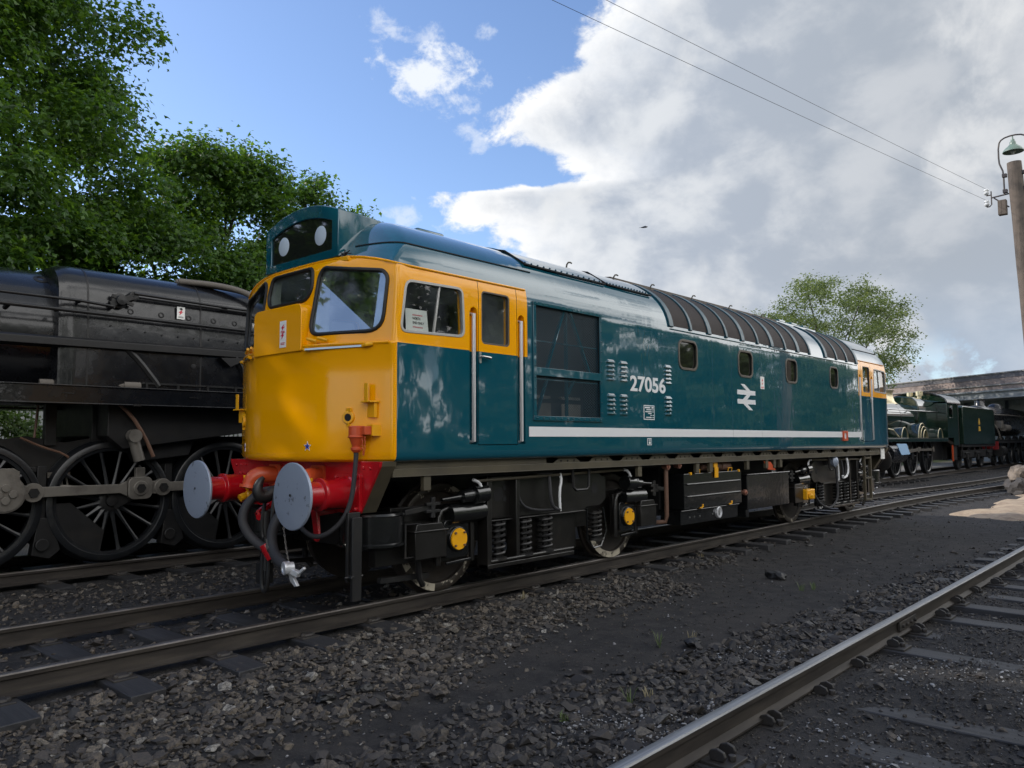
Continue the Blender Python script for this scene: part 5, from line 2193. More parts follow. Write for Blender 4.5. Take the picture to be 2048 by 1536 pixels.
# details by the far bogie
g = G()
g.box(2.66, 3.02, -1.21, -1.10, .44, .63)
g.cyl((2.78, -1.2, .52), (2.70, -1.26, .50), .05, n=12)
g.build('yellow_valve', M['yellow2'], loco, 0, bevel=.02)
g = G()
g.tube([(3.0, -1.2, .52), (3.15, -1.24, .34), (3.6, -1.25, .22), (4.05, -1.24, .36), (4.12, -1.22, .70), (4.12, -1.2, .98)], .022, 8, 2)
g.build('sand_hose', M['rubber'], loco)
g = G()
g.lathe((4.10, -1.14, 1.10), (0, -1, 0), [(0, .10), (.06, .11), (.10, .07), (.11, 0)], 16)
g.build('grey_valve', M['buffer'], loco)
g = G()
g.tube([(4.72, -1.2, 1.16), (4.74, -1.22, 1.0), (4.70, -1.22, .82), (4.45, -1.22, .76), (4.42, -1.22, .82)], .022, 8, 1)
g.build('white_pipe', M['white'], loco)
for s in (1,):
    g = G()
    for x in (5.75, 6.12):
        g.box(x - .025, x + .025, -1.22, -1.17, .25, 1.19)
    for z in (.25, .70, 1.12):
        g.box(5.75, 6.12, -1.22, -1.17, z, z + .035)
    g.build('step_ladder', M['beige'], loco, 0, bevel=.004)
g = G()
g.box(6.62, 6.86, -1.275, -1.262, 1.10, 1.33)
g.build('paper_tag', M['paper'], loco, 0)

# ------------------------------------------------------------------ black steam locomotive on the left
M['boiler'] = mat('weathered_black_boiler', (.0045, .0050, .0068), .26, coat=.3, vary=(3.5, (.011, .011, .0115), .50, .85), bump=((2, 2, 2), .4, .02))
M['soot'] = mat('dull_sooty_black', (.0060, .0060, .0066), .48, vary=(4, (.016, .0135, .012), .48, .8))
M['lagging'] = mat('grey_hose_lagging', (.13, .115, .10), .8, bump=((40, 40, 40), .6, .008))
M['rim'] = mat('dusty_wheel_rim', (.008, .009, .011), .35, vary=(5, (.028, .027, .026), .5, .8))
st = thing('steam_locomotive', (-6.8, Y3, 0), 'black steam locomotive with spoked driving wheels standing behind the yellow cab end at left', 'locomotive', 'steam locomotives')
WR = .765
WC = .785


def dish(q0, q1, n):
    return [q0 + (q1 - q0) * i / n for i in range(n + 1)]


def boiler_ring(x, r, zc, n=40, bel=0.0, w=None, zt=None, zbm=None):
    """ring in the y-z plane; bel > 0 squares the upper corners (Belpaire-like firebox)"""
    pts = []
    for i in range(n):
        a = 2 * PI * i / n
        c, s_ = math.cos(a), math.sin(a)
        e = 1 - bel * .5 if s_ > 0 else 1
        y = math.copysign(abs(c) ** e, c) * (w or r)
        z = math.copysign(abs(s_) ** e, s_) * (r if s_ > 0 else r)
        pts.append((x, Y3 + y, zc + z))
    return pts


def loft(g, rings, cap=True):
    n = len(rings[0])
    vs = [p for r_ in rings for p in r_]
    fs = []
    for j in range(len(rings) - 1):
        for i in range(n):
            fs.append((j * n + i, j * n + (i + 1) % n, (j + 1) * n + (i + 1) % n, (j + 1) * n + i))
    if cap:
        fs += [tuple(range(n - 1, -1, -1)), tuple((len(rings) - 1) * n + i for i in range(n))]
    g.add(vs, fs)


g = G()
ZB = 2.90
loft(g, [boiler_ring(-15.0, .78, 2.86), boiler_ring(-12.5, .80, 2.87), boiler_ring(-9.55, .875, 2.885), boiler_ring(-8.55, .89, 2.89), boiler_ring(-8.0, .89, 2.89)])
bo_ = g.build('boiler', M['boiler'], st, 40)
for x in (-8.80, -10.6, -12.6):
    g = G()
    rr_ = .883 if x > -9 else .86 if x > -11 else .812
    loft(g, [boiler_ring(x - .03, rr_ + .006, 2.888), boiler_ring(x + .03, rr_ + .008, 2.888)], False)
    g.build('boiler_band', M['boiler'], bo_, 40)
# firebox: rounded front shoulder, flat sloping sides, throat at the bottom


def fb(x, k):
    """firebox section outline (y, z), k scales the shoulders"""
    top = 3.775
    pts = []
    hw = 1.0
    for a in dish(0, 90, 7):
        pts.append((hw - .42 + .42 * math.sin(R(90 - a)), top - .36 + .36 * math.sin(R(a)) + .03 * a / 90))
    pts += [(0, top + .045)]
    half = [(1.04, 2.10), (1.045, 2.5), (1.03, 3.0)] + pts
    out = [(Y3 + y * k, ZB + (z - ZB) * (1 if z < ZB else k)) for y, z in half]
    out += [(Y3 - y * k, ZB + (z - ZB) * (1 if z < ZB else k)) for y, z in half[::-1] if y > 0]
    return [(x, y, z) for y, z in out]


g = G()
loft(g, [fb(-8.16, .90), fb(-8.14, .955), fb(-8.07, .99), fb(-7.95, 1.0), fb(-7.2, 1.0), fb(-6.0, 1.0), fb(-4.9, 1.0)])
fbx = g.build('firebox', M['boiler'], st, 35)
for x in (-7.82, -6.35):
    g = G()
    loft(g, [fb(x - .012, 1.003), fb(x + .012, 1.003)], False)
    g.build('cladding_seam', M['soot'], fbx, 40)
yf = Y3 - 1.04
# long belt of angle along the boiler and firebox
g = G()
g.add([(-12, yf + .0, 2.80), (-12, yf - .06, 2.77), (-12, yf - .06, 2.68), (-12, yf + .10, 2.66), (-5.55, yf, 2.87), (-5.55, yf - .06, 2.84), (-5.55, yf - .06, 2.75), (-5.55, yf + .1, 2.73)],
      [(0, 1, 5, 4), (1, 2, 6, 5), (2, 3, 7, 6), (3, 0, 4, 7), (0, 3, 2, 1), (4, 5, 6, 7)])
g.build('platform_angle', M['soot'], st, 30, bevel=.006)
# sloping throat plate edge
g = G()
g.tube([(-7.35, yf + .02, 2.76), (-7.18, yf + .02, 2.60), (-7.0, yf + .02, 2.38), (-6.92, yf + .02, 2.28)], .05, 8, 1)
g.build('throat_edge', M['soot'], st)
# handrails, rodding
for pts, r_ in (([(-12, yf - .08, 3.30), (-7.95, yf - .10, 3.29), (-7.55, yf - .07, 3.27)], .019), ([(-7.30, yf - .08, 3.47), (-6.0, yf - .05, 3.45), (-5.6, yf - .05, 3.445)], .019),
                ([(-12, yf - .08, 3.17), (-8.2, yf - .10, 3.155), (-5.6, yf - .08, 3.14)], .024), ([(-7.30, yf - .05, 3.43), (-5.6, yf - .03, 3.41)], .013)):
    g = G()
    g.tube(pts, r_, 8)
    for p in pts:
        g.cyl((p[0], p[1], p[2]), (p[0], p[1] + .10, p[2]), .024, n=8)
    g.build('handrail', M['soot'], st)
g = G()
g.cyl((-8.72, yf - .10, 3.165), (-8.72, yf + .06, 3.13), .03, n=8)
g.build('rod_stay', M['soot'], st, 35)
g = G()
g.lathe((-7.46, yf + .02, 3.36), (0, -1, 0), [(0, .10), (.05, .10), (.06, .07), (.12, .06), (.13, 0)], 14)
g.lathe((-7.30, yf + .02, 3.44), (0, -1, 0), [(0, .06), (.09, .06), (.10, 0)], 12)
g.bar((-7.58, yf - .03, 3.30), (-7.25, yf - .05, 3.46), .06, .07)
g.bar((-7.56, yf - .03, 3.42), (-7.30, yf - .05, 3.32), .04, .04)
g.build('linkage_bracket', M['soot'], st, 35)
# washout plugs and mud-hole doors on the shoulder
for x in (-7.30, -6.90, -6.52, -6.16, -5.84):
    g = G()
    z = 3.245
    g.lathe((x, yf + .035, z), (0, -1, 0), [(0, .040), (.014, .040), (.016, .024), (.004, .022), (.003, 0)], 18)
    g.build('washout_plug', M['soot'], fbx, 40)
for x in (-8.22, -6.88, -5.95):
    g = G()
    yy = yf + .245 if x > -8 else Y3 - .52
    g.lathe((x, yy, 3.70 if x > -8 else 3.60), (0, -.62, .78), [(-.02, .085), (.012, .085), (.02, .07), (.02, .05), (.01, .045), (.008, 0)], 18)
    g.build('mud_hole_door', M['soot'], fbx, 40)
for x in (-6.45, -5.62):
    g = G()
    z = 2.28 if x < -6 else 2.60
    g.lathe((x, yf - .0, 2.58), (0, -1, 0), [(0, .034), (.012, .034), (.014, .0)], 14)
    g.build('washout_plug', M['soot'], fbx, 40)
# rows of stays
g = G()
for k in range(9):
    x = -7.55 + .22 * k
    g.cyl((x, yf + .0, 3.03 - .02 * min(k, 3)), (x, yf - .010, 3.03 - .02 * min(k, 3)), .011, n=6)
g.build('stay_heads', M['soot'], fbx, 0)
# sticker
g = G()
g.box(-6.70, -6.59, yf - .006, yf - .003, 3.215, 3.385)
sk = g.build('warning_sticker', M['paper'], st, 0)
g = G()
b_ = bolt(-6.645, 3.305, .085)
g.add([(u, yf - .008, v) for u, v in b_], [tuple(range(6))])
g.build('red_flash', M['redink'], sk, 0)
g = G()
g.add([(u, yf - .008, v) for u, v in [(-6.645, 3.375), (-6.67, 3.355), (-6.645, 3.335), (-6.62, 3.355)]], [(0, 1, 2, 3)])
for z in (3.245, 3.232):
    g.add([(u, yf - .008, v) for u, v in rect(-6.68, -6.61, z, z + .006)], [(0, 1, 2, 3)])
g.build('print', M['blackink'], sk, 0)
# lagged hoses that arch over the firebox top and drop down by the cab
g = G()
for d in (0, .09):
    g.tube([(-6.55, yf + .30 + d, 3.80), (-6.0, yf + .16 + d, 3.80), (-5.65 + d * .3, yf + .02, 3.72), (-5.50 + d * .8, yf - .06, 3.58), (-5.48 + d, yf - .07, 3.38), (-5.58 + d * .3, yf - .08, 3.20), (-5.58 + d * .2, yf - .08, 2.95), (-5.50 + d * .2, yf - .08, 2.70)], .042, 10, 2)
g.build('lagged_hose', M['lagging'], st)
g = G()
g.tube([(-5.85, yf - .05, 2.74), (-5.72, yf - .06, 2.70), (-5.68, yf - .06, 2.55), (-5.60, yf - .06, 2.45), (-5.35, yf - .06, 2.44)], .016, 8, 2)
g.tube([(-5.80, yf - .05, 2.68), (-5.74, yf - .06, 2.60), (-5.72, yf - .06, 2.45), (-5.60, yf - .06, 2.36), (-5.30, yf - .06, 2.35)], .016, 8, 2)
g.prism([(-6.10, 2.72), (-5.75, 2.74), (-5.75, 2.70), (-5.95, 2.60)], 'y', yf - .10, yf + .02)
g.build('injector_pipes', M['soot'], st)
# cab and the hidden rear part
g = G()
g.box(-4.9, -2.4, Y3 - 1.28, Y3 + 1.28, 2.1, 3.25)
g.prism([(Y3 - 1.30, 3.25), (Y3 + 1.30, 3.25), (Y3 + 1.0, 3.62), (Y3 + .5, 3.84), (Y3, 3.90), (Y3 - .5, 3.84), (Y3 - 1.0, 3.62)], 'x', -5.0, -2.3)
g.build('cab', M['soot'], st, 35, bevel=.01)
g = G()
g.box(-2.0, 4.4, Y3 - 1.28, Y3 + 1.28, 1.25, 3.2)
g.box(-2.0, 4.4, Y3 - 1.1, Y3 + 1.1, .45, 1.25)
g.build('tender', M['soot'], st, 0, bevel=.03)
# running board with deep valance
yr = 3.42
g = G()
g.box(-15, -5.2, yr, yr + .03, 2.005, 2.215)
g.box(-15, -5.2, yr - .012, yr + .75, 2.215, 2.232)
g.box(-15, -5.2, yr - .03, yr + .0, 2.000, 2.016)
g.box(-15, -5.2, Y3 + .6, Y3 + 1.28, 2.0, 2.22)
rb = g.build('running_board', M['boiler'], st, 0, bevel=.004)
for x in (-8.1, -6.55, -9.7):
    g = G()
    g.box(x - .06, x + .06, yr - .014, yr, 2.125, 2.135)
    g.box(x + .75, x + .85, yr - .035, yr, 1.995, 2.02)
    g.build('board_joint', M['soot'], rb, 0)
# lower firebox edge with ribs, above the running board
g = G()
g.box(-7.15, -5.2, yf - .02, yf + .04, 2.30, 2.325)
for k in range(5):
    x = -7.1 + .42 * k
    g.box(x, x + .03, yf - .03, yf + .03, 2.23, 2.32)
g.build('foundation_ring', M['soot'], st, 0)
g = G()
g.cyl((-8.3, yf + .15, 2.27), (-7.25, yf + .02, 2.27), .045, n=12)
g.cyl((-7.36, yf + .02, 2.27), (-7.16, yf + .01, 2.27), .055, n=12)
g.build('ejector_pipe', M['lagging'], st)
# frames, ashpan, springs, dark belly
g = G()
fy = Y3 - .62
g.prism([(-15, .55), (-7.55, .55), (-7.3, 1.0), (-5.2, 1.0), (-5.2, 1.62), (-7.45, 1.62), (-7.9, 1.54), (-8.35, 1.62), (-8.6, 1.58), (-15, 1.58)], 'y', fy, fy + .035)
g.prism([(-15, .55), (-5.2, .55), (-5.2, 1.3), (-15, 1.3)], 'y', Y3 + .585, Y3 + .62)
g.box(-8.15, -8.02, fy - .05, fy + .05, 1.5, 2.02)
g.box(-7.60, -7.45, fy - .04, fy + .05, 1.5, 2.02)
g.box(-9.6, -9.4, fy - .05, fy + .05, 1.5, 2.02)
g.box(-15, -9.6, Y3 - .6, Y3 + .6, 1.6, 2.0)
g.build('main_frame', M['soot'], st, 0, bevel=.006)
g = G()
g.prism([(-7.35, 1.45), (-5.0, 1.75), (-5.0, 2.12), (-7.55, 2.12), (-7.55, 1.62)], 'y', fy - .42, fy + 1.6)
g.prism([(-7.12, 1.28), (-6.42, 1.36), (-6.36, 1.58), (-7.22, 1.48)], 'y', fy - .30, fy - .05)
g.build('ashpan', M['soot'], st, 0, bevel=.01)
g = G()
g.cyl((-7.25, fy - .44, 1.62), (-7.25, fy - .55, 1.62), .085, n=16)
g.cyl((-7.25, fy - .44, 1.64), (-7.15, fy - .44, 1.30), .07, n=12)
g.build('drain_elbow', M['rodsteel'], st)
g = G()
g.tube([(-7.55, fy - .5, 2.1), (-7.30, fy - .5, 1.9), (-7.1, fy - .48, 1.6), (-6.98, fy - .46, 1.35)], .025, 8, 1)
g.build('bent_pipe', M['rustpipe'], st)
# driving wheels
for k in range(-3, 3):
    X = -7.40 + 1.555 * k
    for sy in (-1, 1):
        yw = Y3 + sy * .70
        g = G()
        g.lathe((X, yw, WC), (0, sy, 0), [(0, WR * .985), (-.035, WR + .028), (-.005, WR + .028), (.02, WR + .004), (.13, WR - .006), (.138, WR - .016), (.14, WR * .90), (.125, WR * .885), (.12, WR * .84), (.03, WR * .84), (0, WR * .86)], 64)
        wh = g.build('driving_wheel', M['rim'], st, 40)
        g = G()
        n = 16
        for i in range(n):
            a = 2 * PI * (i + .5) / n
            p0 = Vector((X + .13 * math.cos(a), yw + sy * .085, WC + .13 * math.sin(a)))
            p1 = Vector((X + WR * .86 * math.cos(a), yw + sy * .08, WC + WR * .86 * math.sin(a)))
            u_ = Vector((0, 1, 0))
            g.tube([p0, p0.lerp(p1, .2), p0.lerp(p1, .5), p0.lerp(p1, .85), p1], [.040, .026, .021, .022, .034], 6)
        g.build('spokes', M['rim'], wh, 50)
        g = G()
        g.lathe((X, yw, WC), (0, sy, 0), [(.02, .15), (.11, .15), (.125, .13), (.125, .07), (.16, .065), (.165, .0)], 24)
        # crank boss and balance weight
        ca = R(25)
        px, pz = X + .36 * math.cos(ca), WC + .36 * math.sin(ca)
        g.bar((X, yw + sy * .085, WC), (px, yw + sy * .085, pz), .11, .24)
        g.cyl((px, yw + sy * .03, pz), (px, yw + sy * .14, pz), .12, n=18)
        arc = [(X + WR * .85 * math.cos(R(q)), WC + WR * .85 * math.sin(R(q))) for q in range(180, 262, 8)]
        g.prism(arc + [(X + WR * .62 * math.cos(R(262)), WC + WR * .5 * math.sin(R(262))), (X + WR * .62 * math.cos(R(180)), WC + WR * .5 * math.sin(R(180)))], 'y', yw + sy * .04, yw + sy * .115)
        g.build('hub', M['soot'], wh, 40)
    # brake hanger between the wheels
    g = G()
    g.box(X + .70, X + .80, fy - .18, fy - .10, .40, 1.25)
    g.prism([(X + .66, .18), (X + .86, .12), (X + .98, .22), (X + .86, .62), (X + .72, .62)], 'y', fy - .20, fy - .06)
    g.cyl((X + .76, fy - .26, .30), (X + .76, fy - .04, .30), .075, n=14)
    g.build('brake_hanger', M['soot'], st, 35, bevel=.006)
    g = G()
    g.box(X - .20, X + .20, fy - .06, fy - .01, .50, 1.12)
    g.box(X + .52, X + .74, fy - .14, fy - .02, 1.18, 1.24)
    g.build('axlebox_guide', M['soot'], st, 0, bevel=.006)
    # coupling rod segment from crank to crank
    if k < 2:
        ca = R(25)
        yk = Y3 - .70 - .19
        x0, z0 = X + .36 * math.cos(ca), WC + .36 * math.sin(ca)
        x1 = x0 + 1.555
        g = G()
        g.prism([(x0 + .10, z0 - .075), (x0 + .33, z0 - .10), (x0 + .40, z0 - .06), (x1 - .25, z0 - .055), (x1 - .16, z0 - .10), (x1 - .16, z0 + .10), (x1 - .25, z0 + .06), (x0 + .40, z0 + .065), (x0 + .33, z0 + .10), (x0 + .10, z0 + .075)], 'y', yk - .03, yk + .03)
        g.cyl((x0 + .30, yk - .045, z0), (x0 + .30, yk + .04, z0), .115, n=24)
        g.prism(rrect(x0 - .155, x0 + .155, z0 - .145, z0 + .145, .08), 'y', yk - .05, yk + .05)
        g.prism(rrect(x0 - .06, x0 + .06, z0 + .12, z0 + .27, .015), 'y', yk - .035, yk + .035)
        g.cyl((x0, yk - .07, z0), (x0, yk, z0), .095, n=24)
        cr_ = g.build('coupling_rod', M['rodsteel'], st, 35, bevel=.006)
        for a_, b_, r_, n_ in (((x0, yk - .085, z0), (x0, yk - .05, z0), .06, 6), ((x0 + .30, yk - .075, z0), (x0 + .30, yk - .04, z0), .06, 6), ((x0, yk, z0 + .27), (x0, yk, z0 + .30), .018, 8)):
            g = G()
            g.cyl(a_, b_, r_, n=n_)
            g.build('rod_pin', M['soot'], cr_, 35)
# big end with four bolts at the picture's left edge
g = G()
x0, z0 = -8.955 + .36 * math.cos(R(25)), WC + .36 * math.sin(R(25))
yk = Y3 - 1.0
g.lathe((x0 - .02, yk + .05, z0), (0, -1, 0), [(0, .22), (.06, .22), (.065, .20), (.07, .20), (.075, .0)], 32)
g.prism([(x0 - .10, z0 + .17), (x0 + .13, z0 + .12), (x0 + .12, z0 + .26), (x0 + .06, z0 + .30), (x0 - .10, z0 + .30)], 'y', yk - .02, yk + .06)
for a in (0, 90, 180, 270):
    g.cyl((x0 - .02 + .075 * math.cos(R(a)), yk - .02, z0 + .075 * math.sin(R(a))), (x0 - .02 + .075 * math.cos(R(a)), yk - .055, z0 + .075 * math.sin(R(a))), .045, n=12)
g.prism([(x0 - 2.2, z0 + .05), (x0 - .15, z0 - .12), (x0 - .15, z0 + .12), (x0 - 2.2, z0 + .22)], 'y', yk - .01, yk + .05)
g.build('connecting_rod', M['rodsteel'], st, 35, bevel=.006)
g = G()
g.tube([(-8.45, fy - .16, 1.60), (-8.2, fy - .16, 1.48), (-7.95, fy - .16, 1.40), (-7.85, fy - .16, 1.28)], .014, 6, 1)
g.tube([(-8.27, fy - .16, 2.0), (-8.30, fy - .16, 1.60)], .014, 6)
g.build('oil_pipe', M['rustpipe'], st)
g = G()
g.box(-8.12, -7.86, fy - .1, fy - .02, 1.10, 1.17)
for k in range(4):
    g.cyl((-8.08 + .06 * k, fy - .08, 1.10), (-8.06 + .06 * k, fy - .10, .98), .012, n=6)
g.tube([(-8.0, fy - .12, 1.0), (-7.8, fy - .14, .98), (-7.6, fy - .12, .95)], .018, 8)
g.build('oil_box', M['rodsteel'], st, 0)

# pale slatted fence behind
fn = thing('slatted_fence', (-8, 11.0, -.25), 'pale grey slatted fence seen under the belly of the black steam locomotive', 'fence')
M['fence'] = mat('pale_fence_slats', (.22, .235, .235), .7, vary=(5, (.14, .15, .15), .4, .7))
g = G()
x = -22.0
while x < 4:
    g.box(x, x + .085, 10.98, 11.0, -.2, 2.35)
    x += .115
g.build('slats', M['fence'], fn, 0)
g = G()
for z in (.3, 1.9):
    g.box(-22, 4, 11.001, 11.05, z, z + .09)
g.build('fence_rail', M['fence'], fn, 0)

# ------------------------------------------------------------------ green engine and tender beyond the diesel
M['green'] = mat('dark_green_engine_paint', (.007, .020, .013), .10, coat=.8, bump=((1.5, 1.5, 1.5), .3, .01))
M['brass'] = mat('polished_brass', (.62, .54, .36), .35, metal=.8)
M['skysheen'] = mat('painted_sky_sheen', (.32, .50, .72), .4)  # sky mirrored in the cylinder cladding, put into the colour
M['gold'] = mat('gold_transfer', (.60, .36, .05), .4, metal=.3)
YC = Y3 - .75
gl = thing('steam_locomotive', (25, YC, 0), 'dark green steam locomotive with brass safety valve bonnet and curved cab roof beyond the diesel', 'locomotive', 'steam locomotives')


def cring(x, r, zc, n=32, k=1.0):
    return [(x, YC + r * math.cos(2 * PI * i / n), zc + r * math.sin(2 * PI * i / n)) for i in range(n)]


g = G()
loft(g, [cring(17.5, .72, 2.42), cring(19.6, .72, 2.42), cring(19.6, .70, 2.42), cring(26.0, .76, 2.44)])
g.build('boiler', M['green'], gl, 40)
for x in (21.6, 24.0, 26.05):
    g = G()
    r_ = .70 + .06 * (x - 19.6) / 6.4
    loft(g, [cring(x - .05, r_ + .008, 2.42), cring(x + .05, r_ + .010, 2.42)], False)
    g.build('boiler_band', M['black'], gl, 40)
g = G()
hw = .86
prof = [(YC - .66, 1.55), (YC - hw, 2.2), (YC - hw, 2.95), (YC - hw + .08, 3.22), (YC - hw + .28, 3.40), (YC, 3.47), (YC + hw - .28, 3.40), (YC + hw - .08, 3.22), (YC + hw, 2.95), (YC + hw, 2.2), (YC + .66, 1.55)]
g.prism(prof, 'x', 26.1, 29.0)
g.build('firebox', M['green'], gl, 45, bevel=.05, seg=3)
g = G()
g.lathe((24.5, YC, 3.05), (0, 0, 1), [(0, .46), (.12, .34), (.30, .29), (.48, .26), (.55, .30), (.60, .32), (.62, .24), (.56, .20), (.5, 0)], 28)
g.build('safety_valve_bonnet', M['brass'], gl, 45)
g = G()
g.lathe((18.6, YC, 3.05), (0, 0, 1), [(0, .36), (.1, .26), (.45, .24), (.5, .30), (.58, .31), (.6, .24), (.55, .2), (.5, 0)], 24)
g.build('chimney', M['black'], gl, 45)
g = G()
g.lathe((28.4, YC - .3, 3.42), (0, 0, 1), [(0, .10), (.12, .10), (.14, .16), (.34, .16), (.36, .08), (.38, 0)], 14)
g.lathe((28.4, YC + .1, 3.42), (0, 0, 1), [(0, .10), (.12, .10), (.14, .14), (.30, .14), (.32, .08), (.34, 0)], 14)
g.build('whistle_cover', M['brass'], gl, 45)
yn = YC - 1.30
# cab: sides with a window, curved roof
g = G()
win = [(29.35, 2.60), (29.95, 2.60), (29.95, 3.15), (29.35, 3.15)]
for sy in (-1, 1):
    y = YC + sy * 1.29
    g.box(29.0, 29.33, y - .015, y + .015, 1.6, 3.28)
    g.box(29.33, 30.0, y - .015, y + .015, 1.6, 2.55)
    g.box(29.33, 30.0, y - .015, y + .015, 3.12, 3.28)
    g.box(30.0, 30.9, y - .015, y + .015, 1.25, 3.28)
g.box(29.0, 29.04, YC - 1.275, YC + 1.275, 1.6, 3.28)
g.prism([(YC + 1.27 * math.cos(R(a)), 3.20 + .52 * math.sin(R(a))) for a in range(0, 181, 12)], 'x', 29.0, 29.04)
g.build('cab', M['green'], gl, 30, bevel=.006)
g = G()
arc = [(YC + 1.34 * math.cos(R(a)), 3.22 + .54 * math.sin(R(a))) for a in range(0, 181, 10)]
arc2 = [(YC + 1.32 * math.cos(R(a)), 3.19 + .54 * math.sin(R(a))) for a in range(180, -1, -10)]
g.prism(arc + arc2, 'x', 28.92, 31.4)
g.build('cab_roof', M['boiler'], gl, 40)
g = G()
g.box(30.95, 31.05, yn, yn + .03, 1.2, 3.2)
g.box(30.9, 31.6, YC - 1.1, YC + 1.1, 1.3, 2.6)
g.lathe((31.2, yn + .4, 2.75), (0, 0, 1), [(0, .12), (.2, .16), (.3, .1), (.34, 0)], 10)
g.build('cab_fittings', M['soot'], gl, 0)
g = G()
g.box(18.2, 29.0, yn, YC + 1.3, 1.555, 1.59)
g.box(18.2, 29.0, yn, yn + .03, 1.43, 1.56)
g.build('running_board', M['green'], gl, 0, bevel=.006)
g = G()
g.tube([(19.0, YC - .80, 2.74), (23.5, YC - .82, 2.76), (28.9, YC - .93, 2.80)], .022, 8)
for x in (20.2, 22.6, 25.0, 27.4):
    g.cyl((x, YC - .83, 2.76), (x, YC - .68, 2.76), .025, n=8)
g.build('handrail', M['steel'], gl)
# splashers edged in brass over each wheel, the middle one larger with nested beading
for x, rr_, nn in ((22.75, .42, 1), (25.25, .62, 3), (28.1, .42, 1)):
    g = G()
    g.prism([(x + rr_ * math.cos(R(a)), 1.60 + rr_ * math.sin(R(a))) for a in range(0, 181, 12)], 'y', yn + .12, yn + .6)
    sp = g.build('splasher', M['green'], gl, 40)
    for q in range(nn):
        g = G()
        r_ = rr_ - .14 * q
        xo = x + .12 * q
        g.tube([(xo + r_ * math.cos(R(a)), yn + .11 - .03 * q, 1.60 + r_ * math.sin(R(a))) for a in range(0, 181, 12)], .017, 6)
        g.build('brass_beading', M['brass'], sp)
g = G()
g.tube([(20.9, yn + .2, 1.95), (21.6, yn + .2, 1.9), (22.3, yn + .2, 1.62)], .03, 6)
g.build('sand_pipe', M['brass'], gl)
# cylinder with its sky reflection painted as a pale blue plate, rods, wheels
g = G()
g.cyl((20.2, yn + .15, .98), (22.0, yn + .15, .98), .36, n=24)
g.build('cylinder', M['boiler'], gl, 40)
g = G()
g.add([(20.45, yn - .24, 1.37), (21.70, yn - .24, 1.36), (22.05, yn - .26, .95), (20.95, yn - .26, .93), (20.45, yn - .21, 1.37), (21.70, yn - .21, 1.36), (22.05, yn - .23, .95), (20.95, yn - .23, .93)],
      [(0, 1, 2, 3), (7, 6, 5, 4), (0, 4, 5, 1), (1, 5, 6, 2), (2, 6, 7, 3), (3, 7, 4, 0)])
g.build('cylinder_sky_sheen', M['skysheen'], gl, 0)
for x, r_ in ((20.9, .46), (19.0, .46), (22.7, .82), (25.0, .82), (27.35, .82)):
    for sy in (-1, 1):
        yw = YC + sy * .70
        g = G()
        g.lathe((x, yw, r_ + .0), (0, sy, 0), [(0, r_ * .99), (-.03, r_ + .025), (0, r_ + .025), (.02, r_), (.13, r_ - .01), (.135, r_ * .88), (.11, r_ * .84), (.02, r_ * .84)], 40)
        wh = g.build('wheel', M['rim'], gl, 40)
        g = G()
        for i in range(12):
            a = 2 * PI * i / 12
            g.tube([(x + .1 * math.cos(a), yw + sy * .07, r_ + .1 * math.sin(a)), (x + r_ * .87 * math.cos(a), yw + sy * .07, r_ + r_ * .87 * math.sin(a))], .028, 5)
        g.lathe((x, yw, r_), (0, sy, 0), [(.02, .15), (.14, .15), (.15, .0)], 16)
        g.build('spokes', M['rim'], wh, 50)
yk = YC - .96
g = G()
g.prism([(22.0, .84), (25.6, 1.06), (25.6, 1.20), (22.0, .92)], 'y', yk - .06, yk - .02)
g.prism([(22.6, 1.02), (27.9, 1.02), (27.9, 1.13), (22.6, 1.13)], 'y', yk, yk + .04)
for x in (22.95, 25.3, 27.65):
    g.cyl((x, yk - .05, 1.08), (x, yk + .06, 1.08), .13, n=16)
g.bar((22.0, yk, 1.20), (24.0, yk, 1.22), .04, .10)
g.build('rods', M['rodsteel'], gl, 35, bevel=.01)
g = G()
g.box(18.5, 30.8, YC - .6, YC + .6, .55, 1.55)
g.box(30.2, 30.9, yn + .1, yn + .2, .55, 1.3)
g.build('main_frame', M['soot'], gl, 0)
g = G()
g.box(29.95, 30.02, yn + .04, yn + .10, .50, 1.25)
g.build('warning_strip', M['orange'], gl, 0)
# tender
td = thing('tender', (35, YC, 0), 'dark green tender with a small gold crest coupled behind the green engine', 'tender')
g = G()
pr_ = [(31.9, 1.28), (39.0, 1.28), (39.0, 3.05), (38.7, 3.16), (32.0, 3.16), (31.9, 3.10)]
g.prism(pr_, 'y', yn, YC + 1.3)
tb = g.build('tank', M['green'], td, 30, bevel=.03, seg=3)
g = G()
g.box(31.95, 38.95, yn - .012, yn + .03, 1.28, 1.34)
g.build('tank_beading', M['green'], tb, 0)
g = G()
g.prism([(35.15, 2.28), (35.45, 2.28), (35.45, 2.42), (35.30, 2.62), (35.15, 2.42)], 'y', yn - .010, yn - .002)
g.prism([(35.10, 1.95), (35.50, 1.95), (35.46, 2.20), (35.14, 2.20)], 'y', yn - .010, yn - .002)
g.build('gold_crest', M['gold'], tb, 0)
g = G()
g.box(31.7, 39.1, yn + .05, YC + 1.25, 1.14, 1.27)
g.box(31.9, 38.9, yn + .12, yn + .16, .62, .98)
for x in (32.0, 33.3, 34.5, 35.7, 37.2, 38.7):
    g.box(x, x + .16, yn + .12, yn + .16, .60, 1.2)
g.box(32, 39, YC - .5, YC + .5, .5, 1.14)
g.build('tender_frame', M['soot'], td, 0, bevel=.008)
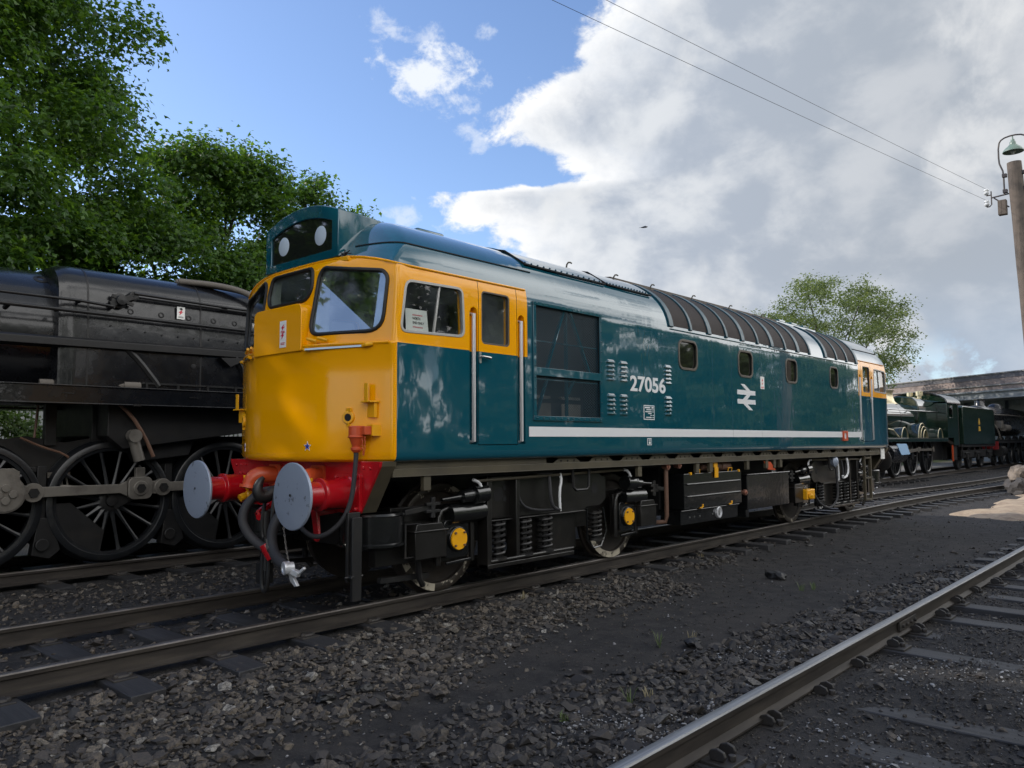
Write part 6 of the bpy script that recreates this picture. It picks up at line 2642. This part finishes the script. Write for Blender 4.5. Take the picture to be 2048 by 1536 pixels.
for x in (32.9, 35.1, 37.8):
    g = G()
    g.lathe((x, YC - .70, .60), (0, -1, 0), [(0, .60), (-.03, .625), (0, .625), (.02, .6), (.12, .59), (.125, .5), (.05, .45), (.08, .12), (.16, .1), (.17, 0)], 32)
    g.build('wheel', M['rim'], td, 40)
    g = G()
    g.box(x - .13, x + .13, yn + .04, yn + .14, .48, .75)
    g.box(x - .45, x + .45, yn + .05, yn + .10, .80, .88)
    g.build('axlebox', M['soot'], td, 0, bevel=.015)
g = G()
g.lathe((36.6, YC, 3.12), (0, 0, 1), [(0, .5), (.14, .55), (.2, .62), (.22, .5), (.25, 0)], 20)
g.build('filler_dome', M['boiler'], td, 40)
g = G()
for k in range(5):
    g.cyl((31.7 + .12 * k, yn + .5 + .25 * (k % 3), 3.1), (31.7 + .12 * k, yn + .5 + .25 * (k % 3), 3.35), .05, n=8)
g.build('fire_irons', M['steel'], td, 40)
# black engine behind it
be = thing('steam_locomotive', (45, YC, 0), 'black steam locomotive with rounded smokebox at the right edge behind the green tender', 'locomotive', 'steam locomotives')
g = G()
loft(g, [cring(40.55, .30, 2.62), cring(40.5, .66, 2.62), cring(40.6, .80, 2.62), cring(40.85, .88, 2.62), cring(46, .90, 2.62), cring(53, .93, 2.64)])
g.build('boiler', M['boiler'], be, 50)
g = G()
g.lathe((42.0, YC, 3.40), (0, 0, 1), [(0, .40), (.12, .28), (.42, .26), (.46, .33), (.52, .33), (.53, 0)], 20)
g.build('chimney', M['boiler'], be, 45)
g = G()
g.lathe((46.2, YC, 3.44), (0, 0, 1), [(0, .5), (.15, .42), (.28, .3), (.34, .12), (.35, 0)], 20)
g.build('steam_dome', M['boiler'], be, 45)
g = G()
g.lathe((40.45, YC - .75, 2.55), (-1, 0, 0), [(0, .10), (.2, .11), (.22, .07), (.18, .0)], 14)
g.tube([(40.6, YC - .95, 2.4), (41.0, YC - 1.1, 2.0), (41.2, YC - 1.15, 1.5), (41.6, YC - 1.15, 1.45)], .045, 8, 1)
g.tube([(40.8, YC - .85, 2.95), (44, YC - .98, 2.98), (50, YC - 1.0, 3.0)], .03, 8)
g.box(41.6, 42.2, YC - 1.15, YC - .8, 2.2, 2.6)
g.cyl((43.0, YC - .98, 2.2), (44.4, YC - .98, 2.2), .2, n=14)
g.build('pipework', M['rodsteel'], be, 40)
g = G()
g.box(39.9, 53, YC - 1.3, YC + 1.3, 1.42, 1.50)
g.box(39.9, 53, YC - 1.3, YC - 1.27, 1.30, 1.45)
g.box(40.2, 53, YC - .6, YC + .6, .5, 1.42)
g.cyl((40.6, YC - 1.1, .85), (41.7, YC - 1.1, .85), .30, n=20)
g.build('main_frame', M['soot'], be, 40)
g = G()
g.box(39.82, 39.9, YC - 1.28, YC + 1.28, .95, 1.40)
g.lathe((39.82, YC - .87, 1.08), (-1, 0, 0), [(0, .16), (.25, .13), (.45, .12), (.46, 0)], 16)
g.build('buffer_beam', M['oldred'], be, 40)
for x, r_ in ((41.2, .45), (43.4, .86), (45.6, .86), (47.8, .86), (50.0, .86)):
    g = G()
    g.lathe((x, YC - .70, r_), (0, -1, 0), [(0, r_ - .01), (-.03, r_ + .025), (0, r_ + .025), (.02, r_), (.13, r_ - .01), (.135, r_ * .88), (.11, r_ * .84), (.05, r_ * .80), (.06, .15), (.15, .13), (.16, 0)], 32)
    g.build('wheel', M['rim'], be, 40)

# ------------------------------------------------------------------ road bridge across the yard
def brick_build(t, b, tc):
    br = t.node('ShaderNodeTexBrick')
    sp = t.node('ShaderNodeSeparateXYZ')
    t.l.new(tc, sp.inputs[0])
    cb = t.node('ShaderNodeCombineXYZ')
    t.put(cb.inputs[0], sp.outputs[0])
    t.put(cb.inputs[1], sp.outputs[2])
    t.put(br.inputs['Vector'], cb.outputs[0])
    t.put(br.inputs['Color1'], (.20, .135, .12, 1))
    t.put(br.inputs['Color2'], (.30, .215, .19, 1))
    t.put(br.inputs['Mortar'], (.34, .31, .29, 1))
    br.inputs['Scale'].default_value = 1.0
    br.inputs['Mortar Size'].default_value = .012
    br.inputs['Brick Width'].default_value = .225
    br.inputs['Row Height'].default_value = .075
    c = t.mix(t.smooth(t.noise(tc, 1.2, 7, .65), .4, .7), br.outputs[0], (.16, .13, .125, 1))
    t.put(b.inputs['Base Color'], c)
    b.inputs['Roughness'].default_value = .85


M['brick'] = mat('sooty_red_brick', build=brick_build)
M['stonecap'] = mat('grey_stone_coping', (.26, .25, .24), .8, vary=(3, (.16, .155, .15), .4, .7))
M['bluebrick'] = mat('dark_engineering_brick', (.10, .095, .105), .7, vary=(4, (.15, .14, .15), .4, .7))
M['girder'] = mat('grey_painted_girder', (.22, .235, .25), .6, vary=(2, (.15, .16, .17), .4, .7))
M['underwall'] = mat('blue_grey_retaining_wall', (.16, .185, .215), .8, vary=(1.5, (.11, .125, .145), .4, .7))
A = Vector((55.3, 12.0, 0)); Bv = Vector((48.7, 2.7, 0))
du = (A - Bv).normalized()
ang = math.atan2(du.y, du.x)
bg = thing('road_bridge', tuple(Bv), 'long brick parapet bridge crossing the yard behind the green and black engines', 'bridge')
bg.rotation_euler = (0, 0, ang)


def bpart(name, m, boxes, bevel=.01):
    g = G()
    for x0, x1, y0, y1, z0, z1 in boxes:
        g.box(x0 + Bv.x, x1 + Bv.x, y0 + Bv.y, y1 + Bv.y, z0, z1)
    return g.build(name, m, bg, 0, bevel=bevel)


L0, L1 = -16, 22
bpart('coping', M['stonecap'], [(L0 + k * .9, L0 + k * .9 + .885, -.30, .28, 5.93, 6.02) for k in range(42)] if False else [(L0, L1, -.30, .28, 5.93, 6.02)])
bpart('parapet_top', M['bluebrick'], [(L0, L1, -.24, .22, 5.62, 5.93)])
bpart('parapet', M['brick'], [(L0, L1, -.20, .20, 5.22, 5.62), (L0, L1, -.20, .20, 4.86, 5.14)])
bpart('string_course', M['stonecap'], [(L0, L1, -.20, .30, 5.14, 5.22)])
bpart('girder', M['girder'], [(L0, L1, -.26, .32, 4.74, 4.86), (L0, L1, -.2, .14, 4.36, 4.74), (L0, L1, -.2, .32, 4.28, 4.36)])
bpart('deck', M['girder'], [(L0, L1, -7.0, -.2, 4.5, 4.9)])
bpart('abutment', M['underwall'], [(L0, L1, -7.2, -6.6, -.4, 4.5)] + [(q, q + .35, -6.6, -6.3, -.4, 4.5) for q in (-14, -10, -6, -2.5, 1, 4.5, 8, 12, 16)])
bpart('pier', M['bluebrick'], [(q, q + .5, -.6, -.1, -.4, 4.28) for q in (-11, 10.5)])

# ------------------------------------------------------------------ lamp post, wires, bird
M['pole'] = mat('weathered_timber_pole', (.15, .120, .098), .85, vary=(4, (.085, .070, .060), .38, .68), bump=((26, 26, 1.5), .7, .02))
M['enamel'] = mat('green_enamel_shade', (.16, .23, .19), .35, vary=(9, (.28, .31, .28), .5, .8))
M['iron'] = mat('dark_iron_bracket', (.05, .045, .05), .55, vary=(9, (.09, .06, .045), .45, .7))
M['porcelain'] = mat('white_porcelain', (.75, .76, .76), .2)
M['bulb'] = mat('clear_bulb', (.6, .6, .58), .1)
px_, py_ = 7.8, -3.83
lp = thing('lamp_post', (px_ + .1, py_ - .1, -.3), 'weathered timber lamp post with hooped iron bracket and green enamel shade at the right edge', 'lamp post')
g = G()
n_ = 14
g.tube([(px_ + .10 * (1 - i / n_), py_ - .30 * (1 - i / n_) ** 1.0, -.35 + (7.39 + .35) * i / n_) for i in range(n_ + 1)], [.185 - .048 * i / n_ + random.uniform(-.004, .004) for i in range(n_ + 1)], 18)
g.build('pole', M['pole'], lp, 50)
g = G()
hoop = [(px_ - .02, py_ + .20, 6.72), (px_ - .02, py_ + .20, 7.22), (px_ - .02, py_ + .24, 7.34), (px_ - .02, py_ + .275, 7.45), (px_ - .02, py_ + .27, 7.84), (px_ - .02, py_ + .20, 7.95),
        (px_ - .02, py_, 7.985), (px_ - .02, py_ - .20, 7.95), (px_ - .02, py_ - .27, 7.84), (px_ - .02, py_ - .275, 7.45), (px_ - .02, py_ - .24, 7.34), (px_ - .02, py_ - .20, 7.22), (px_ - .02, py_ - .20, 6.72)]
g.tube(hoop, .017, 8, 1)
for z in (7.14, 6.80):
    for s_ in (-1, 1):
        g.box(px_ - .06, px_ + .03, py_ + s_ * .14, py_ + s_ * .225, z - .035, z + .035)
g.build('hoop_bracket', M['iron'], lp, 40)
g = G()
g.lathe((px_ - .02, py_, 7.96), (0, 0, -1), [(0, .012), (.06, .014), (.07, .035), (.11, .04), (.13, .06), (.19, .062), (.20, .085), (.22, .10), (.26, .15), (.31, .19), (.345, .20), (.345, .192), (.30, .17), (.24, .10), (.22, 0)], 28)
ls = g.build('lamp_shade', M['enamel'], lp, 45)
g = G()
g.lathe((px_ - .02, py_, 7.74), (0, 0, -1), [(0, .03), (.06, .045), (.12, .05), (.16, .03), (.175, 0)], 14)
g.build('bulb', M['bulb'], ls, 50)
g = G()
iy = py_ + .54
g.tube([(px_, py_ + .12, 6.74), (px_, iy - .09, 6.715)], .016, 8)
g.tube([(px_, py_ + .13, 6.45), (px_, py_ + .26, 6.57), (px_, iy - .14, 6.70)], .014, 8, 1)
g.tube([(px_, iy - .09, 6.86), (px_, iy - .09, 6.57), (px_, iy - .05, 6.53), (px_, iy, 6.53), (px_, iy, 6.55)], .013, 8)
g.tube([(px_, iy - .09, 6.78), (px_, iy, 6.78)], .012, 8)
g.build('wire_bracket', M['iron'], lp, 45)
for z in (6.80, 6.55):
    g = G()
    g.lathe((px_, iy, z), (0, 0, 1), [(0, .03), (.02, .05), (.05, .05), (.06, .035), (.08, .035), (.09, .052), (.12, .045), (.135, .02), (.14, 0)], 16)
    g.build('insulator', M['porcelain'], lp, 50)
g = G()
g.box(px_ - .07, px_ + .07, py_ + .17, py_ + .33, 6.30, 6.62)
g.build('junction_box', M['pole'], lp, 0, bevel=.01)
for zi, end, lab in ((6.93, (-22.0, 1.93, 7.70), 'upper overhead wire running from the lamp post insulators across the clouds'), (6.68, (-22.0, 2.34, 7.54), 'lower overhead wire running from the lamp post insulators across the clouds')):
    wr = thing('overhead_wire', (px_, iy, zi), lab, 'wire', 'wires from the lamp post')
    g = G()
    a = Vector((px_, iy, zi)); b = Vector(end)
    g.tube([a.lerp(b, i / 24) - Vector((0, 0, .10 * 4 * (i / 24) * (1 - i / 24))) for i in range(25)], .0032, 6)
    g.build('wire', M['soot'], wr, 60)
bd = thing('bird', (25, 16.3, 13.3), 'small dark bird in flight against the grey cloud above the diesel roof', 'bird')
g = G()
bp = Vector((25, 16.3, 13.3)); fd = Vector((.6, -.7, .1)).normalized(); sd_ = Vector((.75, .64, .12)).normalized()
g.tube([bp - fd * .20, bp - fd * .10, bp, bp + fd * .10, bp + fd * .16, bp + fd * .20], [.012, .035, .05, .045, .03, .004], 10, 1)
for q in (-1, 1):
    tip = bp + sd_ * q * .30 + Vector((0, 0, .08 * q)) - fd * .05
    g.add([bp + fd * .08, bp + sd_ * q * .15 + fd * .07 + Vector((0, 0, .05)), tip, bp + sd_ * q * .14 - fd * .05 + Vector((0, 0, .04)), bp - fd * .07,
           bp + fd * .08 - Vector((0, 0, .012)), bp + sd_ * q * .15 + fd * .07 + Vector((0, 0, .038)), tip - Vector((0, 0, .004)), bp + sd_ * q * .14 - fd * .05 + Vector((0, 0, .028)), bp - fd * .07 - Vector((0, 0, .012))],
          [(0, 1, 2, 3, 4), (9, 8, 7, 6, 5), (0, 5, 6, 1), (1, 6, 7, 2), (2, 7, 8, 3), (3, 8, 9, 4)])
g.add([bp - fd * .15, bp - fd * .30 + sd_ * .05, bp - fd * .30 - sd_ * .05, bp - fd * .15 - Vector((0, 0, .01)), bp - fd * .30 + sd_ * .05 - Vector((0, 0, .008)), bp - fd * .30 - sd_ * .05 - Vector((0, 0, .008))], [(0, 1, 2), (5, 4, 3), (0, 3, 4, 1), (1, 4, 5, 2), (2, 5, 3, 0)])
g.build('body', M['soot'], bd, 50)

# ------------------------------------------------------------------ sand and rubble at the right, lumps and weeds on the cinders
M['sand'] = mat('dry_sandy_earth', (.36, .28, .20), .9, vary=(2.2, (.24, .18, .13), .42, .68), bump=((9, 9, 9), .8, .06))
xs_, ys_ = np.meshgrid(np.linspace(7.5, 19, 70), np.linspace(-7.5, -1.2, 50), indexing='ij')
ce = -2.25 - .02 * (xs_ - 9)
top_ = sst(7.7, 10.0, xs_ + 2.2 * (vnoise(xs_, ys_, .9, 41) - .5) + .8 * (vnoise(xs_, ys_, 3.1, 44) - .5)) * sst(-1.95, -2.6, ys_ + .7 * (vnoise(xs_, ys_, 1.1, 42) - .5))
zz = ground_z(xs_, ys_) - .06 + .17 * top_ + .05 * top_ * (vnoise(xs_, ys_, 1.7, 43) - .3)
nI, nJ = xs_.shape
idx = np.arange(nI * nJ).reshape(nI, nJ)
F = np.stack([idx[:-1, :-1], idx[1:, :-1], idx[1:, 1:], idx[:-1, 1:]], -1).reshape(-1, 4)
o = mesh_np('sand', np.stack([xs_, ys_, zz], -1).reshape(-1, 3), F, M['sand'], smooth=True)
tag(o, kind='structure')
o['label'] = 'low bank of pale sandy earth at the right edge'
hp_ = thing('rubble_heap', (18.4, -2.32, -.25), 'heap of dark boulders topped with tan rubble at the right edge beside the track', 'rubble')
M['rubble'] = mat('tan_rubble', (.22, .18, .145), .9, vary=(4, (.10, .085, .075), .4, .65), bump=((8, 8, 8), .7, .04))
M['boulder'] = mat('dark_boulder', (.055, .050, .048), .85, vary=(4, (.12, .105, .095), .5, .75), bump=((8, 8, 8), .7, .04))


def rock(c, r, seed, flat=.7):
    rr2 = random.Random(seed)
    bm = bmesh.new()
    bmesh.ops.create_icosphere(bm, subdivisions=3, radius=1)
    off_ = Vector((rr2.uniform(0, 50), rr2.uniform(0, 50), rr2.uniform(0, 50)))
    ax = [rr2.uniform(.75, 1.3) for _ in range(3)]
    vs = []
    for v in bm.verts:
        k = 1 + .42 * mnoise.noise(v.co * 1.4 + off_) + .16 * mnoise.noise(v.co * 4 + off_)
        k = round(k * 7) / 7 * .4 + k * .6
        vs.append((c[0] + v.co.x * k * r * ax[0], c[1] + v.co.y * k * r * ax[1], c[2] + v.co.z * k * r * flat * ax[2]))
    fs = [tuple(v.index for v in f.verts) for f in bm.faces]
    bm.free()
    g = G()
    g.add(vs, fs)
    return g


for i, (dx_, dy_, dz_, r_, mt) in enumerate(((.0, 0, .0, .55, 'boulder'), (.5, .5, .0, .5, 'boulder'), (-.5, .35, -.05, .42, 'boulder'), (.2, -.7, .0, .6, 'boulder'), (.9, -.3, .1, .6, 'boulder'), (-.6, -.4, -.1, .4, 'boulder'),
                                              (.1, .1, .42, .5, 'rubble'), (.6, -.35, .5, .55, 'rubble'), (-.25, -.25, .30, .35, 'rubble'), (.3, .45, .36, .38, 'rubble'), (.5, -1.1, .3, .5, 'rubble'), (.35, -.1, .78, .34, 'rubble'))):
    rock((18.4 + dx_, -2.32 + dy_, -.05 + dz_), r_, 60 + i).build('rock', M[mt], hp_, 30)

M['coal'] = mat('coal_black_lump', (.010, .010, .011), .5, bump=((30, 30, 30), .6, .02))
LUMPS = [((-5.45, -3.42, -.185), .065, 'coal', 'black coal lump by the weeds left of the near rail'), ((-1.80, -2.55, -.20), .10, 'coal', 'flat black coal lump lying alone on the cinder path'),
         ((-7.72, -2.74, -.20), .055, 'stone', 'pale loose stone alone on the dark path in the foreground'), ((-8.33, -2.28, -.19), .075, 'coal', 'slab of dark clinker among the ballast left of the path'),
         ((-8.05, -2.33, -.19), .07, 'coal', 'second dark clinker slab at the edge of the ballast and the path')]
for i, (c, r_, mt, lab) in enumerate(LUMPS):
    o = rock(c, r_, 90 + i, .55).build('lump', M[mt], None, 30)
    tag(o, lab, 'stone')
M['grass'] = mat('weed_green', (.07, .10, .03), .6)
M['straw'] = mat('dry_straw', (.20, .17, .10), .7)
WE = [(-5.65, -3.22, .13, 'grass'), (-5.38, -3.36, .12, 'straw'), (-2.35, -3.10, .10, 'grass'), (-2.2, -3.18, .09, 'grass'), (-7.05, -3.84, .11, 'grass'), (-5.0, -1.12, .10, 'straw'), (-1.0, -1.05, .08, 'straw'), (-6.9, -3.9, .08, 'straw'),
      (-7.6, -3.75, .07, 'grass'), (-11.2, -1.9, .08, 'straw')]
for i, (x, y, h, mt) in enumerate(WE):
    r2 = random.Random(i)
    z = float(ground_z(np.array([x]), np.array([y]))[0])
    g = G()
    for k in range(9):
        a = r2.uniform(0, 2 * PI); q = r2.uniform(.02, .07); hh = h * r2.uniform(.5, 1.1)
        b = Vector((x + r2.uniform(-.03, .03), y + r2.uniform(-.03, .03), z))
        t = b + Vector((q * math.cos(a), q * math.sin(a), hh))
        m_ = b.lerp(t, .55) + Vector((0, 0, .02))
        w_ = Vector((-math.sin(a), math.cos(a), 0)) * .005
        g.add([b - w_, b + w_, m_ + w_ * .8, m_ - w_ * .8, t], [(0, 1, 2, 3), (3, 2, 4)])
    o = g.build('weed_tuft', M[mt], None, 0)
    tag(o, ['tiny green weed tuft sprouting from the ash and ballast', 'tiny straw coloured dry weed tuft on the ash and ballast'][mt == 'straw'], 'weed', ['green weed tufts', 'dry weed tufts'][mt == 'straw'])
